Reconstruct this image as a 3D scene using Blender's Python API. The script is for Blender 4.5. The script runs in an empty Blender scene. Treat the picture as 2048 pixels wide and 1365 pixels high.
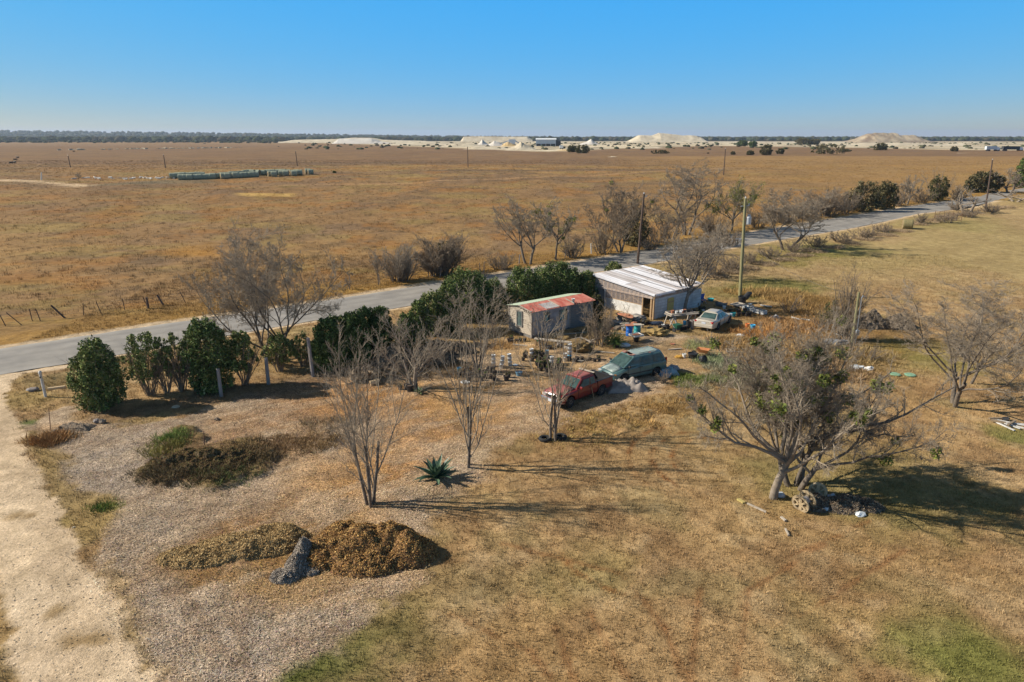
import bpy, bmesh, math, random
import numpy as np
from mathutils import Vector, Matrix
scene = bpy.context.scene
col = scene.collection
R = math.radians
# ------------------------------------------------------------ camera, light
CAM_H = 16.0; PITCH = R(16.58); FPX = 1365.0
cam_d = bpy.data.cameras.new('camera'); cam = bpy.data.objects.new('camera', cam_d); col.objects.link(cam)
cam.location = (0, 0, CAM_H); cam.rotation_euler = (R(90) - PITCH, 0, 0)
cam_d.sensor_width = 36.0; cam_d.lens = 36.0 * FPX / 2048; cam_d.clip_end = 40000; cam_d.clip_start = .5
scene.camera = cam
SUN_EL = R(33); SHADOW = Vector((1, -.06, 0)).normalized()      # direction shadows fall
sd = bpy.data.lights.new('sun', 'SUN'); so = bpy.data.objects.new('sun', sd); col.objects.link(so)
sd.energy = 5.0; sd.angle = R(.53); sd.color = (1, .925, .80)
ldir = Vector((SHADOW.x * math.cos(SUN_EL), SHADOW.y * math.cos(SUN_EL), -math.sin(SUN_EL)))
so.rotation_euler = ldir.to_track_quat('-Z', 'Y').to_euler(); so.location = (-40, 20, 60)
w = bpy.data.worlds.new('World'); scene.world = w; w.use_nodes = True
nt = w.node_tree; nt.nodes.clear()
sky = nt.nodes.new('ShaderNodeTexSky'); sky.sky_type = 'NISHITA'; sky.sun_disc = False
sky.sun_elevation = SUN_EL; sky.sun_rotation = math.atan2(-ldir.x, -ldir.y); sky.altitude = 200
sky.air_density = .6; sky.dust_density = 0; sky.ozone_density = 4.0
# clear winter sky: the Nishita colours pushed towards the deep saturated blue of the photograph, darker towards the zenith
def _n(t, **k):
    n = nt.nodes.new(t)
    for a, b in k.items(): setattr(n, a, b)
    return n
def _math(op, a, b):
    n = _n('ShaderNodeMath', operation=op)
    for i, v in enumerate((a, b)):
        if isinstance(v, (int, float)): n.inputs[i].default_value = v
        else: nt.links.new(v, n.inputs[i])
    return n.outputs[0]
SKY = .10
sep = _n('ShaderNodeSeparateColor'); nt.links.new(sky.outputs[0], sep.inputs[0])
r_ = _math('MULTIPLY', _math('POWER', _math('MULTIPLY', sep.outputs[0], SKY), 1.4), 1.04)
g_ = _math('MULTIPLY', _math('POWER', _math('MULTIPLY', sep.outputs[1], SKY), .25), .60)
b_ = _math('MAXIMUM', _math('SUBTRACT', .98, _math('MULTIPLY', r_, .95)), .5)
cmb = _n('ShaderNodeCombineColor'); nt.links.new(r_, cmb.inputs[0]); nt.links.new(g_, cmb.inputs[1]); nt.links.new(b_, cmb.inputs[2])
tcw = _n('ShaderNodeTexCoord'); sx = _n('ShaderNodeSeparateXYZ'); nt.links.new(tcw.outputs['Generated'], sx.inputs[0])
rp = _n('ShaderNodeValToRGB'); nt.links.new(sx.outputs[2], rp.inputs[0])
rp.color_ramp.elements[0].position = .18; rp.color_ramp.elements[0].color = (0, 0, 0, 1); rp.color_ramp.elements[1].position = .55; rp.color_ramp.elements[1].color = (1, 1, 1, 1)
mxw = _n('ShaderNodeMix', data_type='RGBA'); nt.links.new(rp.outputs[0], mxw.inputs[0]); nt.links.new(cmb.outputs[0], mxw.inputs[6]); mxw.inputs[7].default_value = (.095, .13, .19, 1)
bg = _n('ShaderNodeBackground'); bg.inputs['Strength'].default_value = SKY
wo = _n('ShaderNodeOutputWorld'); scl = _n('ShaderNodeVectorMath', operation='SCALE'); scl.inputs['Scale'].default_value = .757/SKY
nt.links.new(mxw.outputs[2], scl.inputs[0]); nt.links.new(scl.outputs[0], bg.inputs['Color']); nt.links.new(bg.outputs[0], wo.inputs[0])
scene.view_settings.view_transform = 'Standard'; scene.view_settings.look = 'None'
scene.view_settings.exposure = 0.4; scene.view_settings.gamma = 1
scene.cycles.max_bounces = 5; scene.cycles.diffuse_bounces = 2; scene.cycles.transparent_max_bounces = 12

# ------------------------------------------------------------ terrain and pixel-to-ground
def T(y):
    t = min(max((y - 72) / 158, 0), 1); return 6 * t * t * (3 - 2 * t)
def Tn(y):
    t = np.clip((y - 72) / 158, 0, 1); return 6 * t * t * (3 - 2 * t)
def ray(px, py):
    u = (px - 1024) / FPX; v = (682.5 - py) / FPX
    return (u, math.cos(PITCH) + v * math.sin(PITCH), -math.sin(PITCH) + v * math.cos(PITCH))
def at(px, py):
    d = ray(px, py); t = CAM_H / -d[2] if d[2] < 0 else 1e4
    for i in range(60):
        t = .5 * t + .5 * (CAM_H - T(t * d[1])) / -d[2]
    return Vector((t * d[0], t * d[1], T(t * d[1])))
def hgt(base, py):                       # height above ground of pixel row py over the point base
    d = ray(1024, py); return CAM_H + d[2] / d[1] * base.y - base.z
def wid(base, npx):                      # metres spanned by npx pixels at that point
    return npx / FPX * (base.y * math.cos(PITCH) + (CAM_H - base.z) * math.sin(PITCH))
def gz(x, y): return T(y)

# ------------------------------------------------------------ tagging
def tag(o, label=None, cat=None, group=None, kind=None):
    if label: o['label'] = label
    if cat: o['category'] = cat
    if group: o['group'] = group
    if kind: o['kind'] = kind
    return o
def thing(name, label, cat, loc=(0, 0, 0), rz=0, group=None):
    o = bpy.data.objects.new(name, None); col.objects.link(o)
    o.location = loc; o.rotation_euler = (0, 0, rz); o.empty_display_size = .2
    return tag(o, label, cat, group)
def copy_tree(o, loc=None, rz=None, sc=None, label=None, group=None, parent=None):
    c = o.copy(); col.objects.link(c); c.parent = parent
    if loc is not None: c.location = loc
    if rz is not None: c.rotation_euler = (0, 0, rz)
    if sc is not None: c.scale = sc if hasattr(sc, '__len__') else (sc, sc, sc)
    if label: c['label'] = label
    if group: c['group'] = group
    for ch in list(o.children): copy_tree(ch, parent=c)
    return c

# ------------------------------------------------------------ mesh builder
class MB:
    def __init__(s): s.v = []; s.f = []; s.m = []; s.cur = 0
    def add(s, vs, fs):
        b = len(s.v); s.v += [tuple(p) for p in vs]
        for f in fs: s.f.append([b + i for i in f]); s.m.append(s.cur)
        return s
    def box(s, c, d, rz=0, rx=0, ry=0):
        M = Matrix.Translation(c) @ Matrix.Rotation(rz, 4, 'Z') @ Matrix.Rotation(ry, 4, 'Y') @ Matrix.Rotation(rx, 4, 'X')
        x, y, z = d[0] / 2, d[1] / 2, d[2] / 2
        vs = [M @ Vector(p) for p in ((-x,-y,-z),(x,-y,-z),(x,y,-z),(-x,y,-z),(-x,-y,z),(x,-y,z),(x,y,z),(-x,y,z))]
        return s.add(vs, [(0,3,2,1),(4,5,6,7),(0,1,5,4),(1,2,6,5),(2,3,7,6),(3,0,4,7)])
    def bar(s, a, b, w, h=None):
        a = Vector(a); b = Vector(b); h = h or w; t = (b - a); L = t.length; t.normalize()
        ref = Vector((0, 0, 1)) if abs(t.z) < .95 else Vector((1, 0, 0))
        u = t.cross(ref).normalized() * w / 2; v = u.cross(t).normalized() * h / 2
        vs = [a - u - v, a + u - v, a + u + v, a - u + v, b - u - v, b + u - v, b + u + v, b - u + v]
        return s.add(vs, [(0,1,2,3),(7,6,5,4),(0,4,5,1),(1,5,6,2),(2,6,7,3),(3,7,4,0)])
    def tube(s, pts, rad, n=8, cap=True):
        pts = [Vector(p) for p in pts]; k = len(pts)
        if not hasattr(rad, '__len__'): rad = [rad] * k
        vs = []; fs = []
        for i, p in enumerate(pts):
            t = (pts[min(i + 1, k - 1)] - pts[max(i - 1, 0)]).normalized()
            ref = Vector((0, 1, 0)) if abs(t.y) < .9 else Vector((1, 0, 0))
            u = t.cross(ref).normalized(); v = t.cross(u)
            for j in range(n):
                a = 2 * math.pi * j / n; vs.append(p + (u * math.cos(a) + v * math.sin(a)) * rad[i])
        for i in range(k - 1):
            for j in range(n):
                fs.append((i*n+j, i*n+(j+1)%n, (i+1)*n+(j+1)%n, (i+1)*n+j))
        if cap: fs += [tuple(range(n))[::-1], tuple(range((k-1)*n, k*n))]
        return s.add(vs, fs)
    def lathe(s, prof, c=(0,0,0), n=14, M=None):
        vs = []; fs = []; k = len(prof)
        for r, z in prof:
            for j in range(n):
                a = 2*math.pi*j/n; p = Vector((r*math.cos(a), r*math.sin(a), z))
                p = (M @ p) if M else p; vs.append(p + Vector(c))
        for i in range(k-1):
            for j in range(n): fs.append((i*n+j, i*n+(j+1)%n, (i+1)*n+(j+1)%n, (i+1)*n+j))
        if prof[0][0] > 1e-4: fs.append(tuple(range(n))[::-1])
        if prof[-1][0] > 1e-4: fs.append(tuple(range((k-1)*n, k*n)))
        return s.add(vs, fs)
    def loft(s, rings, caps=True, closed=True):
        n = len(rings[0]); vs = [p for r in rings for p in r]; fs = []
        for i in range(len(rings)-1):
            for j in range(n if closed else n-1): fs.append((i*n+j, i*n+(j+1)%n, (i+1)*n+(j+1)%n, (i+1)*n+j))
        if caps: fs += [tuple(range(n))[::-1], tuple(range((len(rings)-1)*n, len(rings)*n))]
        return s.add(vs, fs)
    def corr(s, c, L, W, ax, ay, pitch=.2, amp=.025, n=None):   # corrugated sheet: waves across ax, spans L along ax, W along ay
        ax = Vector(ax).normalized(); ay = Vector(ay).normalized(); nn = ax.cross(ay).normalized(); c = Vector(c)
        k = max(4, int(L / pitch * 4)); vs = []; fs = []
        for i in range(k+1):
            u = L*i/k; h = amp*math.sin(u/pitch*2*math.pi)
            for w_ in (0, W): vs.append(c + ax*u + ay*w_ + nn*h)
        for i in range(k): fs.append((2*i, 2*i+1, 2*i+3, 2*i+2))
        return s.add(vs, fs)
    def build(s, name, mats, parent=None, smooth=False, bevel=0, solid=0):
        if not isinstance(mats, (list, tuple)): mats = [mats]
        me = bpy.data.meshes.new(name); me.from_pydata(s.v, [], s.f)
        for m in mats: me.materials.append(m)
        if len(mats) > 1: me.polygons.foreach_set('material_index', s.m)
        bm = bmesh.new(); bm.from_mesh(me); bmesh.ops.recalc_face_normals(bm, faces=bm.faces); bm.to_mesh(me); bm.free()
        if smooth: me.polygons.foreach_set('use_smooth', [True]*len(me.polygons))
        me.update()
        o = bpy.data.objects.new(name, me); col.objects.link(o); o.parent = parent
        if solid:
            m = o.modifiers.new('s', 'SOLIDIFY'); m.thickness = solid
        if bevel:
            m = o.modifiers.new('b', 'BEVEL'); m.width = bevel; m.segments = 2; m.limit_method = 'ANGLE'; m.angle_limit = R(28)
        return o
def np_mesh(name, V, F, mats, parent=None, smooth=False, colors=None, fcol=None):
    """V (n,3), F (m,k) arrays; colors per-vertex (n,3); fcol per-face (m,3)."""
    me = bpy.data.meshes.new(name); n = len(V); m, k = F.shape
    me.vertices.add(n); me.vertices.foreach_set('co', np.ascontiguousarray(V, dtype=np.float32).ravel())
    me.loops.add(m*k); me.loops.foreach_set('vertex_index', np.ascontiguousarray(F, dtype=np.int32).ravel())
    me.polygons.add(m); me.polygons.foreach_set('loop_start', np.arange(0, m*k, k, dtype=np.int32))
    if smooth: me.polygons.foreach_set('use_smooth', np.ones(m, dtype=bool))
    for mt in (mats if isinstance(mats, (list, tuple)) else [mats]): me.materials.append(mt)
    me.update(calc_edges=True)
    if colors is not None:
        a = me.attributes.new('tone', 'FLOAT_COLOR', 'POINT')
        a.data.foreach_set('color', np.concatenate([colors, np.ones((n, 1))], 1).astype(np.float32).ravel())
    if fcol is not None:
        a = me.attributes.new('tone', 'FLOAT_COLOR', 'FACE')
        a.data.foreach_set('color', np.concatenate([fcol, np.ones((m, 1))], 1).astype(np.float32).ravel())
    o = bpy.data.objects.new(name, me); col.objects.link(o); o.parent = parent
    return o

# ------------------------------------------------------------ noise
def vnoise(x, y, seed=0):
    ix = np.floor(x); iy = np.floor(y); fx = x-ix; fy = y-iy; fx = fx*fx*(3-2*fx); fy = fy*fy*(3-2*fy)
    def h(a, b):
        a = a.astype(np.int64) + 100003; b = b.astype(np.int64) + 50021
        n = (a*374761393 + b*668265263 + seed*974634777) & 0xffffffff
        n = ((n ^ (n >> 13))*1274126177) & 0xffffffff; n = n ^ (n >> 16)
        return (n & 0xffffff)/float(0xffffff)
    return (h(ix,iy)*(1-fx)+h(ix+1,iy)*fx)*(1-fy) + (h(ix,iy+1)*(1-fx)+h(ix+1,iy+1)*fx)*fy
def fbm(x, y, seed=0, o=4):
    s = 0; a = .5; t = 0
    for i in range(o): s = s + a*vnoise(x*2**i+i*17.3, y*2**i-i*9.1, seed+i); t += a; a *= .55
    return s/t
def poly_sd(X, Y, P):                     # signed distance, positive inside
    P = np.array([(p[0], p[1]) for p in P]); n = len(P); d = np.full(X.shape, 1e18); ins = np.zeros(X.shape, bool)
    for i in range(n):
        a = P[i]; b = P[(i+1) % n]; e = b-a; L = max(e@e, 1e-9)
        t = np.clip(((X-a[0])*e[0]+(Y-a[1])*e[1])/L, 0, 1)
        d = np.minimum(d, (X-a[0]-t*e[0])**2+(Y-a[1]-t*e[1])**2)
        if a[1] != b[1]:
            c = ((a[1] > Y) != (b[1] > Y)) & (X < (b[0]-a[0])*(Y-a[1])/(b[1]-a[1])+a[0]); ins ^= c
    d = np.sqrt(d); return np.where(ins, d, -d)
def sstep(a, b, x):
    t = np.clip((x-a)/(b-a), 0, 1); return t*t*(3-2*t)

# ------------------------------------------------------------ materials
def mat(name, c1, c2=None, scale=3.0, rough=.8, bump=0, bscale=None, metal=0, spec=None, stretch=None, attr=False, coat=0, detail=4, lo=.35, hi=.65):
    m = bpy.data.materials.new(name); m.use_nodes = True; nt = m.node_tree; N = nt.nodes; L = nt.links
    b = N['Principled BSDF']; b.inputs['Roughness'].default_value = rough; b.inputs['Metallic'].default_value = metal
    if spec is not None: b.inputs['Specular IOR Level'].default_value = spec
    if coat: b.inputs['Coat Weight'].default_value = coat; b.inputs['Coat Roughness'].default_value = .15
    b.inputs['Base Color'].default_value = (*c1, 1)
    tc = N.new('ShaderNodeTexCoord'); vec = tc.outputs['Object']
    if stretch:
        mp = N.new('ShaderNodeMapping'); mp.inputs['Scale'].default_value = stretch; L.new(vec, mp.inputs[0]); vec = mp.outputs[0]
    out = None
    if c2:
        n = N.new('ShaderNodeTexNoise'); n.inputs['Scale'].default_value = scale; n.inputs['Detail'].default_value = detail; n.inputs['Roughness'].default_value = .6
        L.new(vec, n.inputs['Vector']); r = N.new('ShaderNodeValToRGB')
        r.color_ramp.elements[0].position = lo; r.color_ramp.elements[1].position = hi
        r.color_ramp.elements[0].color = (*c1, 1); r.color_ramp.elements[1].color = (*c2, 1)
        L.new(n.outputs['Fac'], r.inputs[0]); out = r.outputs[0]
    if attr:
        a = N.new('ShaderNodeAttribute'); a.attribute_name = 'tone'
        if out is None: out = a.outputs['Color']
        else:
            x = N.new('ShaderNodeMix'); x.data_type = 'RGBA'; x.blend_type = 'MULTIPLY'; x.inputs[0].default_value = 1
            L.new(out, x.inputs[6]); L.new(a.outputs['Color'], x.inputs[7]); out = x.outputs[2]
    if out is not None: L.new(out, b.inputs['Base Color'])
    if bump:
        n2 = N.new('ShaderNodeTexNoise'); n2.inputs['Scale'].default_value = bscale or scale*4; n2.inputs['Detail'].default_value = 3
        L.new(vec, n2.inputs['Vector']); bp = N.new('ShaderNodeBump'); bp.inputs['Strength'].default_value = 1; bp.inputs['Distance'].default_value = bump
        L.new(n2.outputs['Fac'], bp.inputs['Height']); L.new(bp.outputs[0], b.inputs['Normal'])
    return m
# ------------------------------------------------------------ ground zones (outlines found on the ground)
def G(pts): return [at(*p) for p in pts]
ROAD_TOP = [(-330,745),(-150,719),(0,696),(164,671),(360,642),(609,607),(860,567),(989,548),(1136,525),(1326,496),(1470,469),(1628,443),(1790,417),(1893,402),(2016,384),(2150,366)]
ROAD_BOT = [(-330,802),(-150,773),(0,747),(164,721),(400,679),(676,632),(841,608),(985,580),(1150,550),(1326,522),(1458,496),(1600,472),(1687,459),(1830,430),(1928,415),(2048,391),(2150,375)]
RT = G(ROAD_TOP); RB = G(ROAD_BOT)
road_poly = RT + RB[::-1]
DRIVE = G([(-260,745),(-60,770),(0,748),(90,735),(164,722),(168,726),(120,740),(45,748),(16,775),(14,815),(36,855),(52,905),(88,965),(122,1030),(145,1085),(180,1130),(222,1200),(258,1262),(290,1310),(318,1365),(345,1430),(50,1430),(42,1365),(25,1290),(10,1225),(-8,1165),(-160,1100),(-330,1020)])
MULCH = G([(52,856),(100,828),(135,812),(165,835),(245,848),(330,838),(420,815),(520,780),(620,750),(700,742),(800,760),(900,705),(960,690),(1010,672),(1075,690),(1200,700),(1260,690),(1330,665),(1400,672),(1470,690),(1440,735),(1340,745),(1345,772),(1260,800),(1150,835),(1120,858),(1050,868),(1005,900),(970,935),(985,960),(880,1005),(868,1045),(868,1100),(860,1150),(800,1196),(735,1245),(640,1305),(560,1345),(515,1372),(450,1440),(350,1440),(322,1368),(290,1310),(255,1250),(222,1195),(180,1120),(205,1060),(232,1020),(225,995),(150,985),(122,955),(118,905),(70,900)])
PATCH = G([(268,958),(300,928),(330,905),(345,865),(380,862),(420,885),(480,880),(525,893),(552,930),(545,948),(490,950),(430,978),(390,970),(330,972),(285,972)])
YARD = G([(1180,700),(1200,660),(1290,690),(1400,670),(1470,640),(1560,650),(1620,700),(1590,760),(1500,770),(1440,735),(1330,740),(1230,720)])
WEED = G([(1440,650),(1520,610),(1640,620),(1780,640),(1830,690),(1760,740),(1640,770),(1540,800),(1440,790),(1400,740),(1450,700)])
LAWN = G([(1500,560),(1620,510),(1700,480),(1850,455),(2000,425),(2200,395),(2600,420),(2600,1800),(300,1800),(515,1372),(860,1150),(870,1040),(1000,930),(1120,860),(1340,775),(1400,800),(1540,810),(1700,770),(1830,700),(1760,640),(1600,610)])
def gpts(l): return [(at(px,py),r) for px,py,r in l]
def noise_mix(C, m, c): return C*(1-m[...,None]) + np.array(c)*m[...,None]
def make_ground():
    ys = [-60,-30,-10,0,6,11]; y = 14.0
    while y < 9500:
        ys.append(y); y += .15 if y < 52 else max(.15, (y-52)*.0085+.15)
    xs = list(np.arange(-42, 52, .16)); s = .2; x = xs[-1]
    while x < 9000: s *= 1.06; x += s; xs.append(x)
    s = .2; x = xs[0]
    while x > -9000: s *= 1.06; x -= s; xs.insert(0, x)
    xs = np.array(xs); ys = np.array(ys); X, Y = np.meshgrid(xs, ys)
    n1 = fbm(X/6, Y/6, 1); n2 = fbm(X/1.3, Y/1.3, 7); n3 = fbm(X/.45, Y/.45, 11, 3); nL = fbm(X/45, Y/45, 21, 4); nM = fbm(X/16, Y/16, 33, 4)
    near = (Y < 110)
    rag = (n2-.5)*1.6 + (n3-.5)*.7
    def M(poly, w=.35, r=1.0):
        return sstep(-w, w, poly_sd(X, Y, poly) + rag*r)
    # base: field beyond the road
    C = np.zeros(X.shape+(3,)); C[:] = (.28,.172,.078)
    C = noise_mix(C, sstep(.45,.62,nL), (.345,.215,.088)); C = noise_mix(C, .8*sstep(.5,.68,nM), (.215,.14,.08))
    C = noise_mix(C, .6*sstep(.52,.7,fbm(X/9,Y/5,51)), (.29,.21,.075)); C = noise_mix(C, .55*sstep(.55,.66,n1), (.33,.16,.045))
    C = noise_mix(C, .5*sstep(.55,.72,fbm(X/3,Y/3,57)), (.16,.11,.06))
    ny = Y + 60*(fbm(X/300,Y/300,61)-.5) + X*.02
    strip = sstep(275,300,ny)*(1-sstep(900,1400,Y))
    C = noise_mix(C, .85*strip*(.6+.4*nM), (.19,.12,.072))
    C = noise_mix(C, .5*sstep(700,1000,Y), (.26,.17,.095))
    C = noise_mix(C, .9*sstep(150,170,Y)*sstep(.5,.7,fbm(X/60,Y/14,71))*(Y<300), (.18,.12,.07))
    # right part of the field is more golden
    C = noise_mix(C, .6*sstep(20,110,X)*(Y<400)*sstep(95,130,Y), (.35,.215,.08))
    C = noise_mix(C, .85*sstep(-1,1,poly_sd(X,Y,G([(475,388),(590,386),(588,393),(478,392)]))+rag), (.55,.36,.12))
    C = noise_mix(C, .6*sstep(-2,3,poly_sd(X,Y,G([(170,372),(410,356),(440,366),(250,374)]))+rag*3), (.16,.14,.09))
    C = noise_mix(C, .6*sstep(-2,2,poly_sd(X,Y,G([(330,500),(420,488),(430,512),(350,515)]))+rag*2), (.40,.21,.045))
    tr = G([(0,361),(70,364),(170,374)]); dtr = np.full(X.shape, 1e9)
    for a, b in zip(tr, tr[1:]):
        e = np.array((b.x-a.x,b.y-a.y)); t = np.clip(((X-a.x)*e[0]+(Y-a.y)*e[1])/(e@e),0,1); dtr = np.minimum(dtr, np.hypot(X-a.x-t*e[0],Y-a.y-t*e[1]))
    C = noise_mix(C, 1-sstep(1.2,2.2,dtr+rag), (.62,.46,.29))
    tr = G([(560,373),(900,363),(1240,348),(1600,333)]); dtr = np.full(X.shape, 1e9)
    for a, b in zip(tr, tr[1:]):
        e = np.array((b.x-a.x,b.y-a.y)); t = np.clip(((X-a.x)*e[0]+(Y-a.y)*e[1])/(e@e),0,1); dtr = np.minimum(dtr, np.hypot(X-a.x-t*e[0],Y-a.y-t*e[1]))
    C = noise_mix(C, .5*(1-sstep(.8,2.0,dtr+rag)), (.42,.26,.13))
    # quarry floor
    q = sstep(-15,15,poly_sd(X,Y,G([(545,284.5),(700,288),(900,296),(1100,304),(1180,300),(1250,297),(1420,292),(1700,296),(1900,300),(2400,304),(2400,284),(1300,283),(545,281)]))+ (nM-.5)*60)
    C = noise_mix(C, q, (.62,.52,.36)); C = noise_mix(C, q*.85*sstep(.46,.58,fbm(X/26,Y/70,81)), (.25,.20,.13)); C = noise_mix(C, q*.6*sstep(.55,.65,fbm(X/50,Y/20,85)), (.75,.68,.52))
    # verges and near side of the road
    droad = poly_sd(X, Y, road_poly)
    C = noise_mix(C, .75*sstep(-12,-3,droad+rag)*(Y<170), (.34,.20,.055))
    C = noise_mix(C, .5*sstep(-9,-5,droad)*(1-sstep(-5,-2.5,droad))*sstep(.45,.6,n1), (.20,.13,.06))
    # near side general yard / lawn
    nearside = sstep(-.5,.5,poly_sd(X,Y,RB+[Vector((400,300,0)),Vector((400,-80,0)),Vector((-300,-80,0)),Vector((-300,30,0))])-.6)
    C2 = np.zeros_like(C); C2[:] = (.36,.235,.11)
    C2 = noise_mix(C2, .7*sstep(.42,.62,n1), (.42,.285,.145)); C2 = noise_mix(C2, .6*sstep(.5,.66,nM), (.32,.225,.10))
    C2 = noise_mix(C2, .45*sstep(.5,.7,n2), (.47,.35,.20)); C2 = noise_mix(C2, .5*sstep(.5,.66,fbm(X/2.2,Y/2.2,91)), (.26,.155,.075)); C2 = noise_mix(C2, .35*sstep(.52,.66,fbm(X/3.1,Y/3.1,92)), (.24,.205,.09)); C2 = C2*(.82+.36*fbm((X*.8+Y*.5)/.5,(Y*.8-X*.5)/5,93,4))[...,None]
    far = sstep(62,85,Y); C2 = noise_mix(C2, .75*far, (.375,.27,.135)); C2 = noise_mix(C2, .3*far*sstep(.5,.62,nM), (.30,.25,.09)); C2 = noise_mix(C2, .25*far*sstep(.5,.6,fbm((X+Y)/30,(Y-X)/3,98)), (.46,.35,.16))
    wl = M(WEED, .8, 2.0); C2 = noise_mix(C2, .7*wl, (.23,.145,.06)); C2 = noise_mix(C2, .5*wl*sstep(.5,.6,n2), (.34,.19,.06))
    # green blushes in the lawn; the mesquite's shadow area is tinted in too
    for p, r, a, c in [(at(640,1330),2.6,.8,(.12,.135,.035)),(at(760,1270),2.4,.55,(.15,.15,.045)),(at(560,1362),1.6,.8,(.11,.13,.03)),(at(1920,1290),2.4,.6,(.16,.17,.045)),(at(1980,1340),2,.6,(.15,.17,.04)),(at(1760,960),6,.45,(.21,.20,.07)),(at(1900,1010),4,.35,(.21,.19,.07)),
                       (at(1640,500),8,.55,(.17,.18,.035)),(at(1560,520),6,.5,(.17,.17,.03)),(at(1560,575),6,.7,(.13,.145,.03)),(at(1460,585),4,.5,(.16,.16,.04)),(at(2030,870),2,.6,(.15,.18,.04)),(at(1850,700),4,.5,(.22,.2,.05)),(at(1900,450),9,.3,(.24,.23,.07)),(at(1880,730),3,.5,(.2,.19,.05)),
                       (at(205,1018),.7,1,(.10,.17,.02)),(at(165,1030),1.5,.6,(.26,.2,.06)),(at(55,850),.9,.9,(.12,.16,.05)),(at(60,800),3,.4,(.26,.2,.06)),(at(1190,1150),3,.35,(.2,.18,.05))]:
        d = np.hypot(X-p.x, (Y-p.y)*1.2); C2 = noise_mix(C2, a*(1-sstep(r*.4, r*1.3, d+rag*r*.5+ (n1-.5)*r)), c)
    # reddish bare arcs left by mower and bare soil
    for cx, cy, r0, a0, a1 in [(1480,930,3.4,100,200),(1480,930,4.4,110,215),(1480,930,5.6,120,200),(1330,1060,5,200,250)]:
        p = at(cx, cy); d = np.abs(np.hypot(X-p.x,Y-p.y)-r0); an = (np.degrees(np.arctan2(Y-p.y,X-p.x)) % 360)
        C2 = noise_mix(C2, .75*(1-sstep(.05,.3,d+np.abs(n2-.5)*.8))*sstep(a0-10,a0+10,an)*(1-sstep(a1-10,a1+10,an))*(.4+.6*(n2>.5)), (.25,.10,.03))
    for a_, b_ in [((1580,1115),(1740,1040)),((1110,1250),(1150,1365)),((1180,1230),(1260,1365)),((1330,1260),(1370,1365)),((1000,1090),(1240,1150)),((1240,1150),(1330,1260)),((900,1230),(1060,1300)),((1060,1300),(1110,1365)),((1650,1090),(1500,1180)),((1500,1180),(1470,1365)),((1400,1180),(1380,1365)),((1810,1100),(1600,1230))]:
        a, b = at(*a_), at(*b_); e = np.array((b.x-a.x,b.y-a.y)); t = np.clip(((X-a.x)*e[0]+(Y-a.y)*e[1])/(e@e),0,1)
        C2 = noise_mix(C2, .6*(1-sstep(.04,.26,np.hypot(X-a.x-t*e[0],Y-a.y-t*e[1])+np.abs(n2-.5)*.6)), (.24,.11,.045))
    C = noise_mix(C, nearside, (0,0,0)) + C2*nearside[...,None]
    # mulch of wood chips
    mm = M(MULCH, .45, 1.3)*nearside; EDGE = np.maximum(M(G([(150,980),(232,1010),(236,1030),(200,1085),(165,1095),(128,1030),(95,960),(50,880),(62,865),(115,905),(120,955)]), .4, 1), M(G([(190,1150),(215,1130),(265,1240),(300,1320),(330,1400),(300,1400),(262,1310),(228,1215)]), .3, 1.4)*.6); mm = mm*(1-EDGE); C = noise_mix(C, EDGE*nearside, (.30,.215,.10)); C = noise_mix(C, EDGE*nearside*.6*sstep(.48,.6,n1), (.36,.25,.10))
    Cm = np.zeros_like(C); Cm[:] = (.44,.31,.185)
    Cm = noise_mix(Cm, .7*sstep(.45,.6,n1), (.37,.305,.235))
    for p, r, a, c in [(at(250,900),6,.95,(.355,.295,.235)),(at(190,960),4,.9,(.355,.295,.235)),(at(400,1050),5,.7,(.37,.30,.23)),(at(350,1240),4,.8,(.35,.295,.24)),(at(480,1290),3,.8,(.35,.295,.24)),(at(250,1100),3,.7,(.38,.31,.235)),(at(640,1230),2.5,.6,(.37,.30,.23)),
                       (at(850,860),5,.95,(.43,.245,.10)),(at(800,930),3,.9,(.41,.225,.085)),(at(700,960),2.5,.6,(.42,.24,.09)),(at(880,800),5,.8,(.44,.275,.12)),(at(1040,790),4,.6,(.43,.25,.10)),(at(640,800),5,.75,(.36,.19,.075)),(at(740,810),4,.7,(.40,.22,.085)),(at(480,850),4,.7,(.34,.19,.08)),(at(600,870),3,.6,(.31,.19,.09)),
                       (at(1050,720),6,.6,(.43,.29,.13)),(at(960,900),2,.8,(.44,.34,.22)),(at(880,985),2.5,.7,(.44,.33,.2)),(at(1070,880),2.5,.5,(.42,.31,.2)),(at(400,780),8,.5,(.30,.24,.17)),(at(560,1130),3.5,.8,(.38,.24,.10)),(at(420,1130),3,.75,(.24,.14,.05)),(at(520,1060),2.5,.7,(.25,.14,.05)),(at(470,1100),2.4,.6,(.22,.12,.045)),(at(1230,770),3,.6,(.36,.28,.2))]:
        d = np.hypot(X-p.x, (Y-p.y)); Cm = noise_mix(Cm, .88*a*(1-sstep(r*.3, r*1.2, d+rag*1.6+(n1-.5)*r*1.6)), c)
    Cm = noise_mix(Cm, .45*sstep(.5,.62,fbm(X/.9+Y/3,Y/.9,95)), (.24,.17,.11)); Cm = noise_mix(Cm, .4*sstep(.52,.64,fbm((X*.8+Y*.6)/3,(Y*.8-X*.6)/.8,96)), (.47,.37,.26))
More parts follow.
